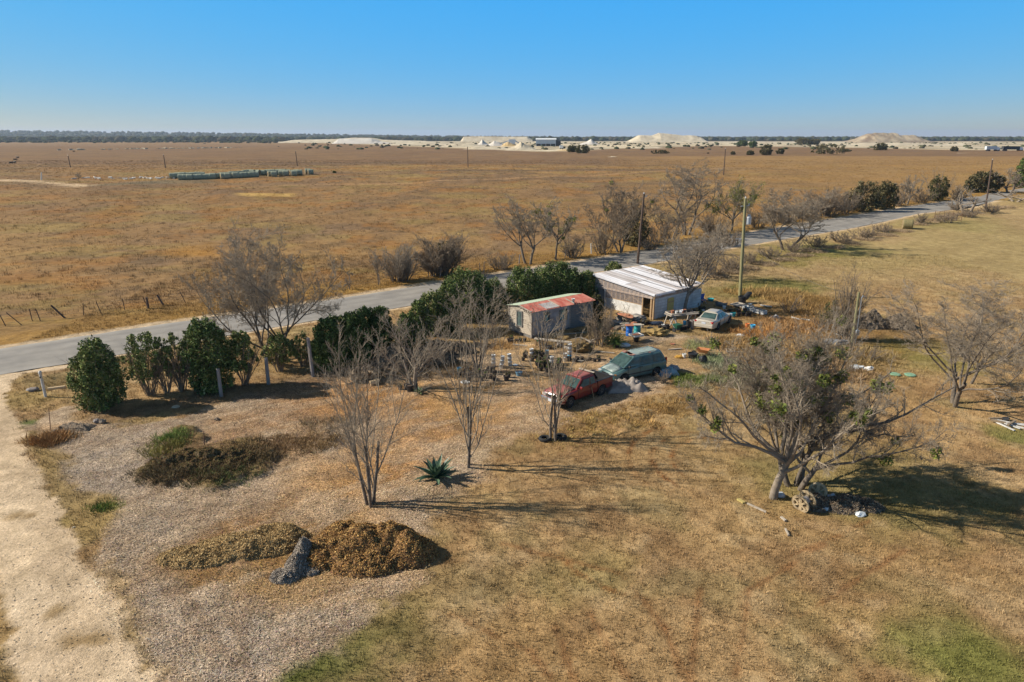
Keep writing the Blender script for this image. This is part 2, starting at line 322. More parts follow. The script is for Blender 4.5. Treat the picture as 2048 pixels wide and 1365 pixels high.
    for a_, b_ in [((335,1180),(440,1330)),((360,1170),(470,1330)),((470,1240),(510,1365)),((685,1215),(695,1228)),((690,1245),(705,1252)),((650,1258),(662,1262)),((560,1300),(600,1280)),((250,1180),(330,1140)),((640,1190),(760,1160))]:
        a, b = at(*a_), at(*b_); e = np.array((b.x-a.x,b.y-a.y)); t = np.clip(((X-a.x)*e[0]+(Y-a.y)*e[1])/(e@e),0,1)
        Cm = noise_mix(Cm, .5*(1-sstep(.05,.3,np.hypot(X-a.x-t*e[0],Y-a.y-t*e[1])+np.abs(n2-.5)*.5)), (.20,.13,.08))
    pm = M(PATCH, .25, .9); Cm = noise_mix(Cm, .9*pm, (.19,.125,.06)); Cm = noise_mix(Cm, .4*pm*sstep(.5,.62,n2), (.15,.13,.05))
    ym = M(YARD, .5, 1.2)
    C = C*(1-mm[...,None]) + Cm*mm[...,None]
    C = noise_mix(C, .75*ym*nearside, (.40,.27,.13))
    # ground coloured darker brown in a band along the hedge foot
    hedge_band = M(G([(160,835),(330,800),(480,770),(640,740),(720,735),(700,752),(560,790),(400,815),(200,850)]), .4, 1.0); C = noise_mix(C, .55*hedge_band, (.16,.11,.07))
    hill = [(at(560,880),3),(at(640,885),2.2),(at(1250,840),3.5)]
    # gravel drive
    dm = M(DRIVE, .14, .6)
    apron = sstep(-1.1,-.5,droad+rag*.25)*(Y<150); dm2 = np.maximum(dm, apron*.85)
    Cd = np.zeros_like(C); Cd[:] = (.66,.52,.36); Cd = noise_mix(Cd, .5*sstep(.42,.6,n1), (.62,.48,.32)); Cd = noise_mix(Cd, .4*sstep(.55,.68,n2), (.52,.40,.27))
    cl = G([(-20,780),(40,920),(110,1060),(150,1200),(175,1380)]); dcl = np.full(X.shape, 1e9)
    for a, b in zip(cl, cl[1:]):
        e = np.array((b.x-a.x,b.y-a.y)); t = np.clip(((X-a.x)*e[0]+(Y-a.y)*e[1])/(e@e),0,1); dcl = np.minimum(dcl, np.hypot(X-a.x-t*e[0],Y-a.y-t*e[1]))
    Cd = noise_mix(Cd, .45*(1-sstep(.3,1.0,dcl+rag*.5)), (.50,.38,.25))
    for p, r in [(at(105,1222),.5),(at(140,1285),.7),(at(30,1030),.6),(at(60,1030),.6),(at(190,1275),.6)]:
        Cd = noise_mix(Cd, .7*(1-sstep(r*.3,r,np.hypot(X-p.x,Y-p.y)+rag*.5)), (.28,.18,.07))
    C = C*(1-dm2[...,None]) + Cd*dm2[...,None]
    # heights
    Z = Tn(Y) + (n2-.5)*.10*near*(1-.75*dm) + (n3-.5)*.06*(Y<70)*(1-.8*dm)*(1-.35*mm) + (n1-.5)*.35*(Y<90)*(1-sstep(-4,-1,droad)) + (nM-.5)*1.0*sstep(100,160,Y)
    Z += .35*pm*n2*(Y<90)
    Z += (fbm(X/1.1,Y/1.1,101)-.4)*.55*sstep(0,.9,poly_sd(X,Y,G([(1100,868),(1150,838),(1230,812),(1300,800),(1370,790),(1400,805),(1350,830),(1330,870),(1200,885),(1110,885)])))
    Z += (fbm(X/1.1,Y/1.1,103)-.4)*.5*sstep(0,.9,poly_sd(X,Y,G([(340,1130),(440,1090),(560,1035),(620,1060),(590,1120),(480,1170),(380,1170)])))
    ditch = sstep(0,1.5,poly_sd(X,Y,G([(40,760),(100,752),(160,745),(200,770),(150,785),(90,782)]))); Z -= .55*ditch
    Z -= .12*sstep(-.9,.2,droad)*(Y<200)
    # far hills
    Z += 0*Z
    Z += sstep(3000,5200,Y)*(46*sstep(900,-4200,X+0*Y) ) + sstep(3200,5200,Y)*6
    cl_ = np.clip(1+ (fbm(X/.35,Y/.35,105,2)-.5)*.4*(Y<80)*(1-.7*dm), .6, 1.4); C = C*cl_[...,None]
    woods = sstep(1900,2400,Y+ (nL-.5)*500); C = noise_mix(C, woods, (.045,.05,.03))
    V = np.stack([X, Y, Z], -1).reshape(-1, 3); ny_, nx_ = X.shape
    idx = np.arange(ny_*nx_).reshape(ny_, nx_); F = np.stack([idx[:-1,:-1],idx[:-1,1:],idx[1:,1:],idx[1:,:-1]], -1).reshape(-1, 4)
    zone = np.where(dm > .5, 1, np.where(mm > .5, 2, np.where((Y > 3000), 3, 0)))
    zf = zone[:-1,:-1].reshape(-1)
    Cv = C.reshape(-1, 3); mulv = np.maximum(mm, dm*.12).reshape(-1)
    gm = ground_mat()
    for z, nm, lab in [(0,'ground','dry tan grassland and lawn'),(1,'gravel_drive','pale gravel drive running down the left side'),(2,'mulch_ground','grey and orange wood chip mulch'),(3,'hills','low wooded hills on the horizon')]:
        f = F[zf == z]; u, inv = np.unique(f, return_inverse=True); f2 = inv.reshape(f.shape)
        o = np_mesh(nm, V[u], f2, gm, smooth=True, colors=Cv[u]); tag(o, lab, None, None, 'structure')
        a = o.data.attributes.new('chip', 'FLOAT', 'POINT'); a.data.foreach_set('value', mulv[u].astype(np.float32))
    return xs, ys, Z, C, mm, dm, nearside
def ground_mat():
    m = bpy.data.materials.new('ground_cover'); m.use_nodes = True; nt = m.node_tree; N = nt.nodes; L = nt.links
    b = N['Principled BSDF']; b.inputs['Roughness'].default_value = .95; b.inputs['Specular IOR Level'].default_value = .1
    tc = N.new('ShaderNodeTexCoord'); a = N.new('ShaderNodeAttribute'); a.attribute_name = 'tone'; ch = N.new('ShaderNodeAttribute'); ch.attribute_name = 'chip'
    def noise(s, d=3, r=.6, v=None):
        n = N.new('ShaderNodeTexNoise'); n.inputs['Scale'].default_value = s; n.inputs['Detail'].default_value = d; n.inputs['Roughness'].default_value = r
        L.new(v or tc.outputs['Object'], n.inputs['Vector']); return n.outputs['Fac']
    def ramp(i, p0, c0, p1, c1):
        r = N.new('ShaderNodeValToRGB'); r.color_ramp.elements[0].position = p0; r.color_ramp.elements[1].position = p1
        r.color_ramp.elements[0].color = (*c0, 1); r.color_ramp.elements[1].color = (*c1, 1); L.new(i, r.inputs[0]); return r.outputs[0]
    def mul(x, y, f=1.0, t='MULTIPLY'):
        q = N.new('ShaderNodeMix'); q.data_type = 'RGBA'; q.blend_type = t
        if isinstance(f, float): q.inputs[0].default_value = f
        else: L.new(f, q.inputs[0])
        L.new(x, q.inputs[6]); L.new(y, q.inputs[7]); return q.outputs[2]
    mp = N.new('ShaderNodeMapping'); mp.inputs['Scale'].default_value = (1, .7, 1); L.new(tc.outputs['Object'], mp.inputs[0])
    c = mul(a.outputs['Color'], ramp(noise(9, 4, .75), .3, (.70,.68,.66), .7, (1.3,1.28,1.26)))
    c = mul(c, ramp(noise(1.1, 4, .7), .35, (.8,.79,.76), .65, (1.2,1.2,1.2)))
    c = mul(c, ramp(noise(.12, 4, .7), .35, (.88,.86,.84), .65, (1.12,1.12,1.1)))
    vo = N.new('ShaderNodeTexVoronoi'); vo.inputs['Scale'].default_value = 34; L.new(mp.outputs[0], vo.inputs['Vector'])
    sep = N.new('ShaderNodeSeparateColor'); L.new(vo.outputs['Color'], sep.inputs[0])
    chipc = ramp(sep.outputs[0], .1, (.55,.52,.50), .9, (1.45,1.42,1.40))
    c = mul(c, chipc, ch.outputs['Fac'])
    L.new(c, b.inputs['Base Color'])
    bp = N.new('ShaderNodeBump'); bp.inputs['Strength'].default_value = 1; bp.inputs['Distance'].default_value = .04
    mx = N.new('ShaderNodeMath'); mx.operation = 'ADD'; L.new(noise(17, 4, .7), mx.inputs[0])
    m2 = N.new('ShaderNodeMath'); m2.operation = 'MULTIPLY'; L.new(noise(1.6, 4, .7), m2.inputs[0]); m2.inputs[1].default_value = 1.5
    L.new(m2.outputs[0], mx.inputs[1]); L.new(mx.outputs[0], bp.inputs['Height']); L.new(bp.outputs[0], b.inputs['Normal'])
    return m
GX, GY, GZ, GC, GM, GD, GN = make_ground()
def gidx(x, y):
    i = np.clip(np.searchsorted(GY, y), 1, len(GY)-1); j = np.clip(np.searchsorted(GX, x), 1, len(GX)-1); return i, j
def gzn(x, y):
    i, j = gidx(x, y); y0 = GY[i-1]; x0 = GX[j-1]
    fy = (y-y0)/(GY[i]-y0); fx = (x-x0)/(GX[j]-x0)
    return (GZ[i-1,j-1]*(1-fx)+GZ[i-1,j]*fx)*(1-fy)+(GZ[i,j-1]*(1-fx)+GZ[i,j]*fx)*fy
def gz(x, y): return float(gzn(np.array([x]), np.array([y]))[0])
def on(px, py, sink=0.03):
    p = at(px, py); p.z = gz(p.x, p.y)-sink; return p

# road: asphalt ribbon with a slight crown
def resample(P, n):
    P = [Vector(p) for p in P]; d = [0]
    for a, b in zip(P, P[1:]): d.append(d[-1]+(b-a).length)
    out = []
    for i in range(n):
        s = d[-1]*i/(n-1); k = 0
        while k < len(d)-2 and d[k+1] < s: k += 1
        t = (s-d[k])/(d[k+1]-d[k]); out.append(P[k].lerp(P[k+1], t))
    return out
def smooth(P, it=6):
    P = [Vector(p) for p in P]
    for _ in range(it): P = [P[0]]+[(P[i-1]+P[i]*2+P[i+1])/4 for i in range(1, len(P)-1)]+[P[-1]]
    return P
def make_road():
    n = 500; a = smooth(resample(RB, n), 60); b = smooth(resample(RT, n), 60)
    # match far edge points to the near edge by projection
    B = np.array([(p.x,p.y) for p in b]); V = []; 
    for i, p in enumerate(a):
        t = (a[min(i+1,n-1)]-a[max(i-1,0)]).normalized(); nrm = Vector((-t.y, t.x))
        rel = B-np.array((p.x,p.y)); al = np.abs(rel@np.array((t.x,t.y))); k = np.argmin(al); wd = float(rel[k]@np.array(nrm))
        V.append((p, nrm, min(max(wd, 6.2), 7.8)))
    ws = [v[2] for v in V]
    for _ in range(40): ws = [ws[0]]+[(ws[i-1]+ws[i]+ws[i+1])/3 for i in range(1,n-1)]+[ws[-1]]
    m = MB(); rings = []
    for (p, nrm, _), wd in zip(V, ws):
        r = []
        for j in range(13):
            f = j/12; q = Vector((p.x,p.y))+nrm*(wd*f+ .06*math.sin(p.x*2.3+j))*1
            z = T(q.y)+.05+.06*(1-(2*f-1)**2); r.append((q.x, q.y, z if 0 < j < 12 else z-.12))
        rings.append(r)
    m.loft(rings, caps=False, closed=False)
    md = mat('asphalt', (.25,.232,.21), (.33,.305,.27), .5, .9, .01, 20, stretch=(1,1,1))
    nt = md.node_tree; N = nt.nodes; L = nt.links
    o = m.build('road', md, smooth=True); tag(o, 'grey asphalt country road crossing the picture', None, None, 'structure')
    # wheel-track tone stored per vertex
    a_ = o.data.attributes.new('tone', 'FLOAT_COLOR', 'POINT'); k = len(o.data.vertices); cc = np.ones((k,4), np.float32)
    f = (np.arange(k) % 13)/12; tr = 1 - .16*(np.exp(-((f-.25)/.07)**2)+np.exp(-((f-.5)/.05)**2)+np.exp(-((f-.75)/.07)**2)); edge = np.where((f<.06)|(f>.94), 1.45, 1)
    cc[:,0] = tr*edge; cc[:,1] = tr*edge*.98; cc[:,2] = tr*edge*.95; a_.data.foreach_set('color', cc.ravel())
    at_ = N.new('ShaderNodeAttribute'); at_.attribute_name = 'tone'; x = N.new('ShaderNodeMix'); x.data_type = 'RGBA'; x.blend_type = 'MULTIPLY'; x.inputs[0].default_value = 1
    b = N['Principled BSDF']; src = b.inputs['Base Color'].links[0].from_socket; L.new(src, x.inputs[6]); L.new(at_.outputs['Color'], x.inputs[7]); L.new(x.outputs[2], b.inputs['Base Color'])
make_road()

# loose wood chips and grass tufts: nobody could count them
rs = np.random.default_rng(5)
def scatter(n, x0, x1, y0, y1, fn):
    X = rs.uniform(x0, x1, n); u = rs.uniform(0, 1, n); Y = y0*(y1/y0)**u if y0 > 0 else rs.uniform(y0, y1, n)
    i, j = gidx(X, Y); k = fn(X, Y, i, j) > rs.uniform(0, 1, n)
    k &= np.abs(X) < (Y*.78+9)
    return X[k], Y[k], i[k], j[k]
def flakes(name, X, Y, L, W, H, col_, mt, lift=.01, tilt=.5):
    n = len(X); a = rs.uniform(0, 2*np.pi, n); z = gzn(X, Y)+lift
    d = np.stack([np.cos(a), np.sin(a), rs.uniform(-tilt, tilt, n)], 1)*L[:,None]/2; s = np.stack([-np.sin(a), np.cos(a), rs.uniform(-tilt, tilt, n)], 1)*W[:,None]/2
    c = np.stack([X, Y, z+np.abs(d[:,2])+rs.uniform(0, H, n)], 1)
    V = np.stack([c-d-s, c+d-s, c+d+s, c-d+s], 1).reshape(-1, 3); F = np.arange(n*4).reshape(n, 4)
    return np_mesh(name, V, F, mt, fcol=col_)
def tufts(name, X, Y, H, Rr, nb, base_col, mt, lean=.5):
    n = len(X); z = gzn(X, Y)-.02; X3 = np.repeat(X, nb); Y3 = np.repeat(Y, nb); z3 = np.repeat(z, nb); H3 = np.repeat(H, nb)*rs.uniform(.5, 1.15, n*nb); R3 = np.repeat(Rr, nb)
    a = rs.uniform(0, 2*np.pi, n*nb); r = R3*rs.uniform(0, 1.1, n*nb); bx = X3+np.cos(a)*r; by = Y3+np.sin(a)*r
    la = a+rs.normal(0, .5, n*nb); l = H3*lean*rs.uniform(.2, 1, n*nb); wv = H3*.035+.009; wa = rs.uniform(0, 2*np.pi, n*nb)
    b1 = np.stack([bx-np.cos(wa)*wv, by-np.sin(wa)*wv, z3], 1); b2 = np.stack([bx+np.cos(wa)*wv, by+np.sin(wa)*wv, z3], 1); tp = np.stack([bx+np.cos(la)*l, by+np.sin(la)*l, z3+H3], 1)
    V = np.stack([b1, b2, tp], 1).reshape(-1, 3); F = np.arange(n*nb*3).reshape(-1, 3)
    cc = np.repeat(base_col, nb, 0)*rs.uniform(.7, 1.35, (n*nb, 1))
    return np_mesh(name, V, F, mt, fcol=np.clip(cc, 0, 1))
m_chip = mat('chips', (1,1,1), rough=.9, attr=True, spec=.1); m_straw = mat('straw', (1,1,1), rough=.9, attr=True, spec=.1)
def make_cover():
    X, Y, i, j = scatter(380000, -26, 22, 17, 62, lambda X, Y, i, j: GM[i, j])
    n = len(X); base = GC[i, j]*rs.uniform(.4, 1.95, (n,1))*rs.choice([.7,1,1,1.2], (n,1)); base += rs.normal(0, .02, (n,3))
    o = flakes('wood_chips', X, Y, rs.uniform(.03,.10,n), rs.uniform(.010,.022,n), .025, np.clip(base, .02, .85), m_chip); tag(o, 'loose grey and orange wood chips', None, None, 'stuff')
    X, Y, i, j = scatter(20000, -26, 0, 17, 50, lambda X, Y, i, j: GD[i, j]*.5)
    n = len(X); o = flakes('gravel', X, Y, rs.uniform(.02,.07,n), rs.uniform(.02,.05,n), .02, np.clip(GC[i,j]*rs.uniform(.4,1.4,(n,1)), .02, .9), m_chip, 0); tag(o, 'loose pale stones on the drive', None, None, 'stuff')
    notroad = lambda X, Y: poly_sd(X, Y, road_poly) < -.6
    X, Y, i, j = scatter(150000, -40, 60, 16.5, 95, lambda X, Y, i, j: (1-GM[i,j]*.985)*(1-GD[i,j])*.9)
    k = notroad(X, Y); X, Y, i, j = X[k], Y[k], i[k], j[k]; n = len(X)
    o = tufts('lawn_grass', X, Y, rs.uniform(.05,.14,n)*(1+Y/110), rs.uniform(.08,.24,n)*(1+Y/80), 8, GC[i,j]*rs.uniform(.7,1.25,(n,1)), m_straw); tag(o, 'short dry winter grass of the lawn', None, None, 'stuff')
    X, Y, i, j = scatter(70000, -220, 260, 62, 330, lambda X, Y, i, j: (1-GN[i,j])*.95)
    k = notroad(X, Y); X, Y, i, j = X[k], Y[k], i[k], j[k]; n = len(X)
    o = tufts('field_grass', X, Y, rs.uniform(.15,.42,n), rs.uniform(.3,.8,n), 12, GC[i,j]*rs.uniform(.7,1.4,(n,1)), m_straw); tag(o, 'tufty brown grass of the open field', None, None, 'stuff')
    # tall dry weeds: verge strips, weedy lot, dead clumps
    wp = []
    def blob(px, py, r, n, h, c): 
        p = at(px, py); a = rs.uniform(0, 6.28, n); rr = r*np.sqrt(rs.uniform(0, 1, n)); wp.append((p.x+np.cos(a)*rr, p.y+np.sin(a)*rr*.8, np.full(n, h)*rs.uniform(.5,1.2,n), np.tile(c, (n,1))))
    for q in [(1500,690,3,150,.5,(.27,.17,.07)),(1560,720,3,150,.5,(.25,.16,.07)),(1640,740,3.5,170,.5,(.22,.14,.07)),(1700,710,3,130,.5,(.26,.18,.08)),(1580,650,3,130,.6,(.30,.17,.07)),(1530,670,2,90,.6,(.33,.16,.05)),(1480,660,1.6,60,.4,(.30,.16,.06)),(1760,740,3,90,.3,(.27,.18,.07)),(1640,620,3,90,.7,(.32,.19,.07)),(1700,640,3,130,.6,(.22,.16,.07)),(1560,590,3,110,.7,(.30,.19,.07)),
              (1620,605,3,110,.7,(.28,.17,.06)),(1500,585,2.4,70,.6,(.30,.19,.07)),(1200,845,2.2,80,.25,(.32,.21,.07)),(1290,830,2.2,80,.28,(.33,.20,.07)),(1340,810,1.6,50,.3,(.28,.17,.06)),(1150,880,2,60,.2,(.33,.23,.08)),(330,900,1,40,.35,(.2,.17,.05)),(340,880,.7,30,.4,(.16,.2,.05)),(400,940,2.2,150,.3,(.12,.08,.04)),(480,920,2,120,.3,(.13,.09,.045)),(320,950,1.4,70,.25,(.13,.10,.05)),(440,955,1.6,80,.25,(.11,.12,.04)),
              (105,880,.8,60,.5,(.27,.15,.06)),(560,890,1.4,70,.3,(.24,.15,.07)),(640,885,1.2,60,.3,(.22,.14,.06)),(650,850,1.4,60,.25,(.24,.17,.09)),(700,745,2,60,.5,(.2,.15,.09)),(1430,720,1.4,110,.4,(.22,.24,.12)),(1400,695,1,60,.35,(.3,.28,.12)),(1460,735,1.6,110,.4,(.24,.22,.14)),(1470,760,2,130,.4,(.23,.2,.12)),(1390,770,1.4,60,.3,(.3,.24,.13)),(1000,690,1.2,60,.35,(.33,.2,.08)),(1430,553,1.6,70,.45,(.27,.19,.11)),(1463,544,1.6,70,.45,(.27,.19,.11)),(1497,536,1.6,70,.45,(.27,.19,.11)),(1530,528,1.6,70,.45,(.27,.19,.11)),(1564,520,1.6,70,.45,(.27,.19,.11)),(1598,512,1.6,70,.45,(.27,.19,.11)),(1631,503,1.6,70,.45,(.27,.19,.11)),(1665,495,1.6,70,.45,(.27,.19,.11)),(1699,487,1.6,70,.45,(.27,.19,.11)),(1732,479,1.6,70,.45,(.27,.19,.11)),(1766,471,1.6,70,.45,(.27,.19,.11)),(1800,463,1.6,70,.45,(.27,.19,.11)),(1835,449,2.0,60,.5,(.27,.19,.11)),(1863,443,2.0,60,.5,(.27,.19,.11)),(1891,437,2.0,60,.5,(.27,.19,.11)),(1920,432,2.0,60,.5,(.27,.19,.11)),(1948,426,2.0,60,.5,(.27,.19,.11)),(1976,420,2.0,60,.5,(.27,.19,.11)),(2005,415,2.0,60,.5,(.27,.19,.11)),(1110,690,1.5,60,.3,(.25,.18,.09)),(1190,670,1.2,60,.35,(.25,.18,.09)),(1230,655,1,50,.3,(.2,.19,.09)),(1400,690,1.2,60,.3,(.25,.24,.12)),(880,740,2.5,90,.4,(.24,.16,.08))]: blob(*q)
    X = np.concatenate([q[0] for q in wp]); Y = np.concatenate([q[1] for q in wp]); Hh = np.concatenate([q[2] for q in wp]); Cc = np.concatenate([q[3] for q in wp]); n = len(X)
    X = np.repeat(X,3)+rs.normal(0,.3,n*3); Y = np.repeat(Y,3)+rs.normal(0,.3,n*3); Hh = np.repeat(Hh,3)*rs.uniform(.3,1.0,n*3); Cc = np.repeat(Cc,3,0)*np.array((1.35,1.4,1.5)); n = len(X); o = tufts('dry_weeds', X, Y, Hh, Hh*.7+.08, 16, Cc*rs.uniform(.6,1.4,(n,1)), m_straw, 1.1); tag(o, 'tangled dry weeds over the rough lot', None, None, 'stuff')
    # green vinca-like ground cover beside the van
    p = at(1385, 762); n = 700; a = rs.uniform(0, 6.28, n); rr = np.sqrt(rs.uniform(0,1,n))*(.7+.5*np.sin(a*3+1)); X = p.x+np.cos(a)*rr*2.5; Y = p.y+np.sin(a)*rr*1.5
    X = np.concatenate([X, at(205,1018).x+rs.normal(0,.3,60)]); Y = np.concatenate([Y, at(205,1018).y+rs.normal(0,.3,60)]); n = len(X)
    o = tufts('ground_cover', X, Y, np.full(n,.22)*rs.uniform(.3,1.3,n), np.full(n,.25), 10, np.tile((.15,.20,.045),(n,1))*rs.uniform(.6,1.5,(n,1)), m_straw, .9); tag(o, 'bright green creeping ground cover beside the van', None, None, 'stuff')
make_cover()
# ------------------------------------------------------------ trees
def tubes(groups, name, mt, parent):
    Vs = []; Fs = []; off = 0
    for P, Rr, ns in groups:
        if len(P) == 0: continue
        N_, k, _ = P.shape; t = np.gradient(P, axis=1); t /= np.linalg.norm(t, axis=2, keepdims=True)+1e-9
        ref = np.where(np.abs(t[:, :1, 2:3]) < .9, np.array([0, 0, 1.]), np.array([1., 0, 0])); ref = np.broadcast_to(ref, t.shape)
        u = np.cross(t, ref); u /= np.linalg.norm(u, axis=2, keepdims=True)+1e-9; v = np.cross(t, u)
        a = np.arange(ns)*2*np.pi/ns
        ring = P[:, :, None]+(u[:, :, None]*np.cos(a)[:, None]+v[:, :, None]*np.sin(a)[:, None])*Rr[:, :, None, None]
        Vs.append(ring.reshape(-1, 3)); b = off+(np.arange(N_)[:, None, None]*k+np.arange(k-1)[None, :, None])*ns
        j = np.arange(ns)[None, None]; jn = (j+1) % ns
        Fs.append(np.stack([b+j, b+jn, b+ns+jn, b+ns+j], -1).reshape(-1, 4)); off += N_*k*ns
    return np_mesh(name, np.concatenate(Vs), np.concatenate(Fs), mt, parent, smooth=True)
def grow(start, d, L, r, k, rng, up=0., wob=.15, tip=.3):
    """start (n,3) d (n,3) L (n) r (n) -> polylines"""
    n = len(start); P = [start]; d = d/(np.linalg.norm(d, axis=1, keepdims=True)+1e-9)
    for i in range(k-1):
        d = d+rng.normal(0, wob, (n, 3)); d[:, 2] += up; d /= np.linalg.norm(d, axis=1, keepdims=True)+1e-9
        P.append(P[-1]+d*(L/(k-1))[:, None])
    return np.stack(P, 1), r[:, None]*np.linspace(1, tip, k)[None]
def spawn(P, Rr, rng, n, ang, lf, k, t0=.25, up=.05, wob=.15, rf=.6, angj=.25, tipb=0.5, minr=.004, flat=0):
    N_, K, _ = P.shape; seg = np.linalg.norm(np.diff(P, axis=1), axis=2); L = seg.sum(1)
    t = t0+(1-t0)*(np.arange(n)[None]+rng.uniform(0, 1, (N_, n)))/n; t = np.clip(t, 0, .999); f = t*(K-1); i = f.astype(int); f = f-i
    ar = np.arange(N_)[:, None]; s = P[ar, i]*(1-f[..., None])+P[ar, i+1]*f[..., None]; tg = P[ar, i+1]-P[ar, i]; tg /= np.linalg.norm(tg, axis=2, keepdims=True)+1e-9
    r = Rr[ar, i]*(1-f)+Rr[ar, i+1]*f
    q = rng.normal(0, 1, (N_, n, 3)); q[..., 2] *= (1-flat); q -= (q*tg).sum(2, keepdims=True)*tg; q /= np.linalg.norm(q, axis=2, keepdims=True)+1e-9
    a = ang*rng.uniform(1-angj, 1+angj, (N_, n, 1)); d = tg*np.cos(a)+q*np.sin(a)
    Lc = L[:, None]*lf*rng.uniform(.55, 1.15, (N_, n))*(1-tipb*t)
    return grow(s.reshape(-1, 3), d.reshape(-1, 3), Lc.ravel(), np.maximum(r.ravel()*rf, minr), k, rng, up, wob)
def leafball(cents, rad, nl, size, rng, cols, sq=1.0):
    n = len(cents); C = np.repeat(cents, nl, 0); Rr = np.repeat(rad, nl); m = len(C)
    d = rng.normal(0, 1, (m, 3)); d /= np.linalg.norm(d, axis=1, keepdims=True); rr = Rr*rng.uniform(0, 1, m)**.42
    C = C+d*rr[:, None]*np.array([1, 1, sq]); sz = size*rng.uniform(.6, 1.4, m)
    a = rng.normal(0, 1, (m, 3))+d*.3; a /= np.linalg.norm(a, axis=1, keepdims=True); b = np.cross(a, rng.normal(0, 1, (m, 3))); b /= np.linalg.norm(b, axis=1, keepdims=True)
    V = np.stack([C-a*sz[:, None], C+b*sz[:, None]*.45, C+a*sz[:, None], C-b*sz[:, None]*.45], 1).reshape(-1, 3)
    cc = cols[rng.integers(0, len(cols), m)]*rng.uniform(.55, 1.6, (m, 1))*np.repeat(rng.uniform(.75, 1.3, (n, 1)), nl, 0); return V, np.arange(m*4).reshape(m, 4), cc
m_bark = mat('bark', (.10,.078,.058), (.21,.17,.13), 6, .95, .01, 30); m_twig = mat('twigs', (.27,.215,.155), (.35,.285,.21), 1.2, .95)
m_twig2 = mat('brown_twigs', (.22,.165,.11), (.30,.23,.16), 1.2, .95); m_palebark = mat('pale_bark', (.19,.15,.11), (.30,.245,.185), 4, .95)
m_leaf = mat('leaves', (1,1,1), rough=.7, attr=True, spec=.15); m_dead = mat('dead_wood', (.30,.27,.24), (.20,.17,.14), 3, .95)
MIST = np.array([(.14,.165,.035),(.18,.19,.045),(.10,.12,.03)])
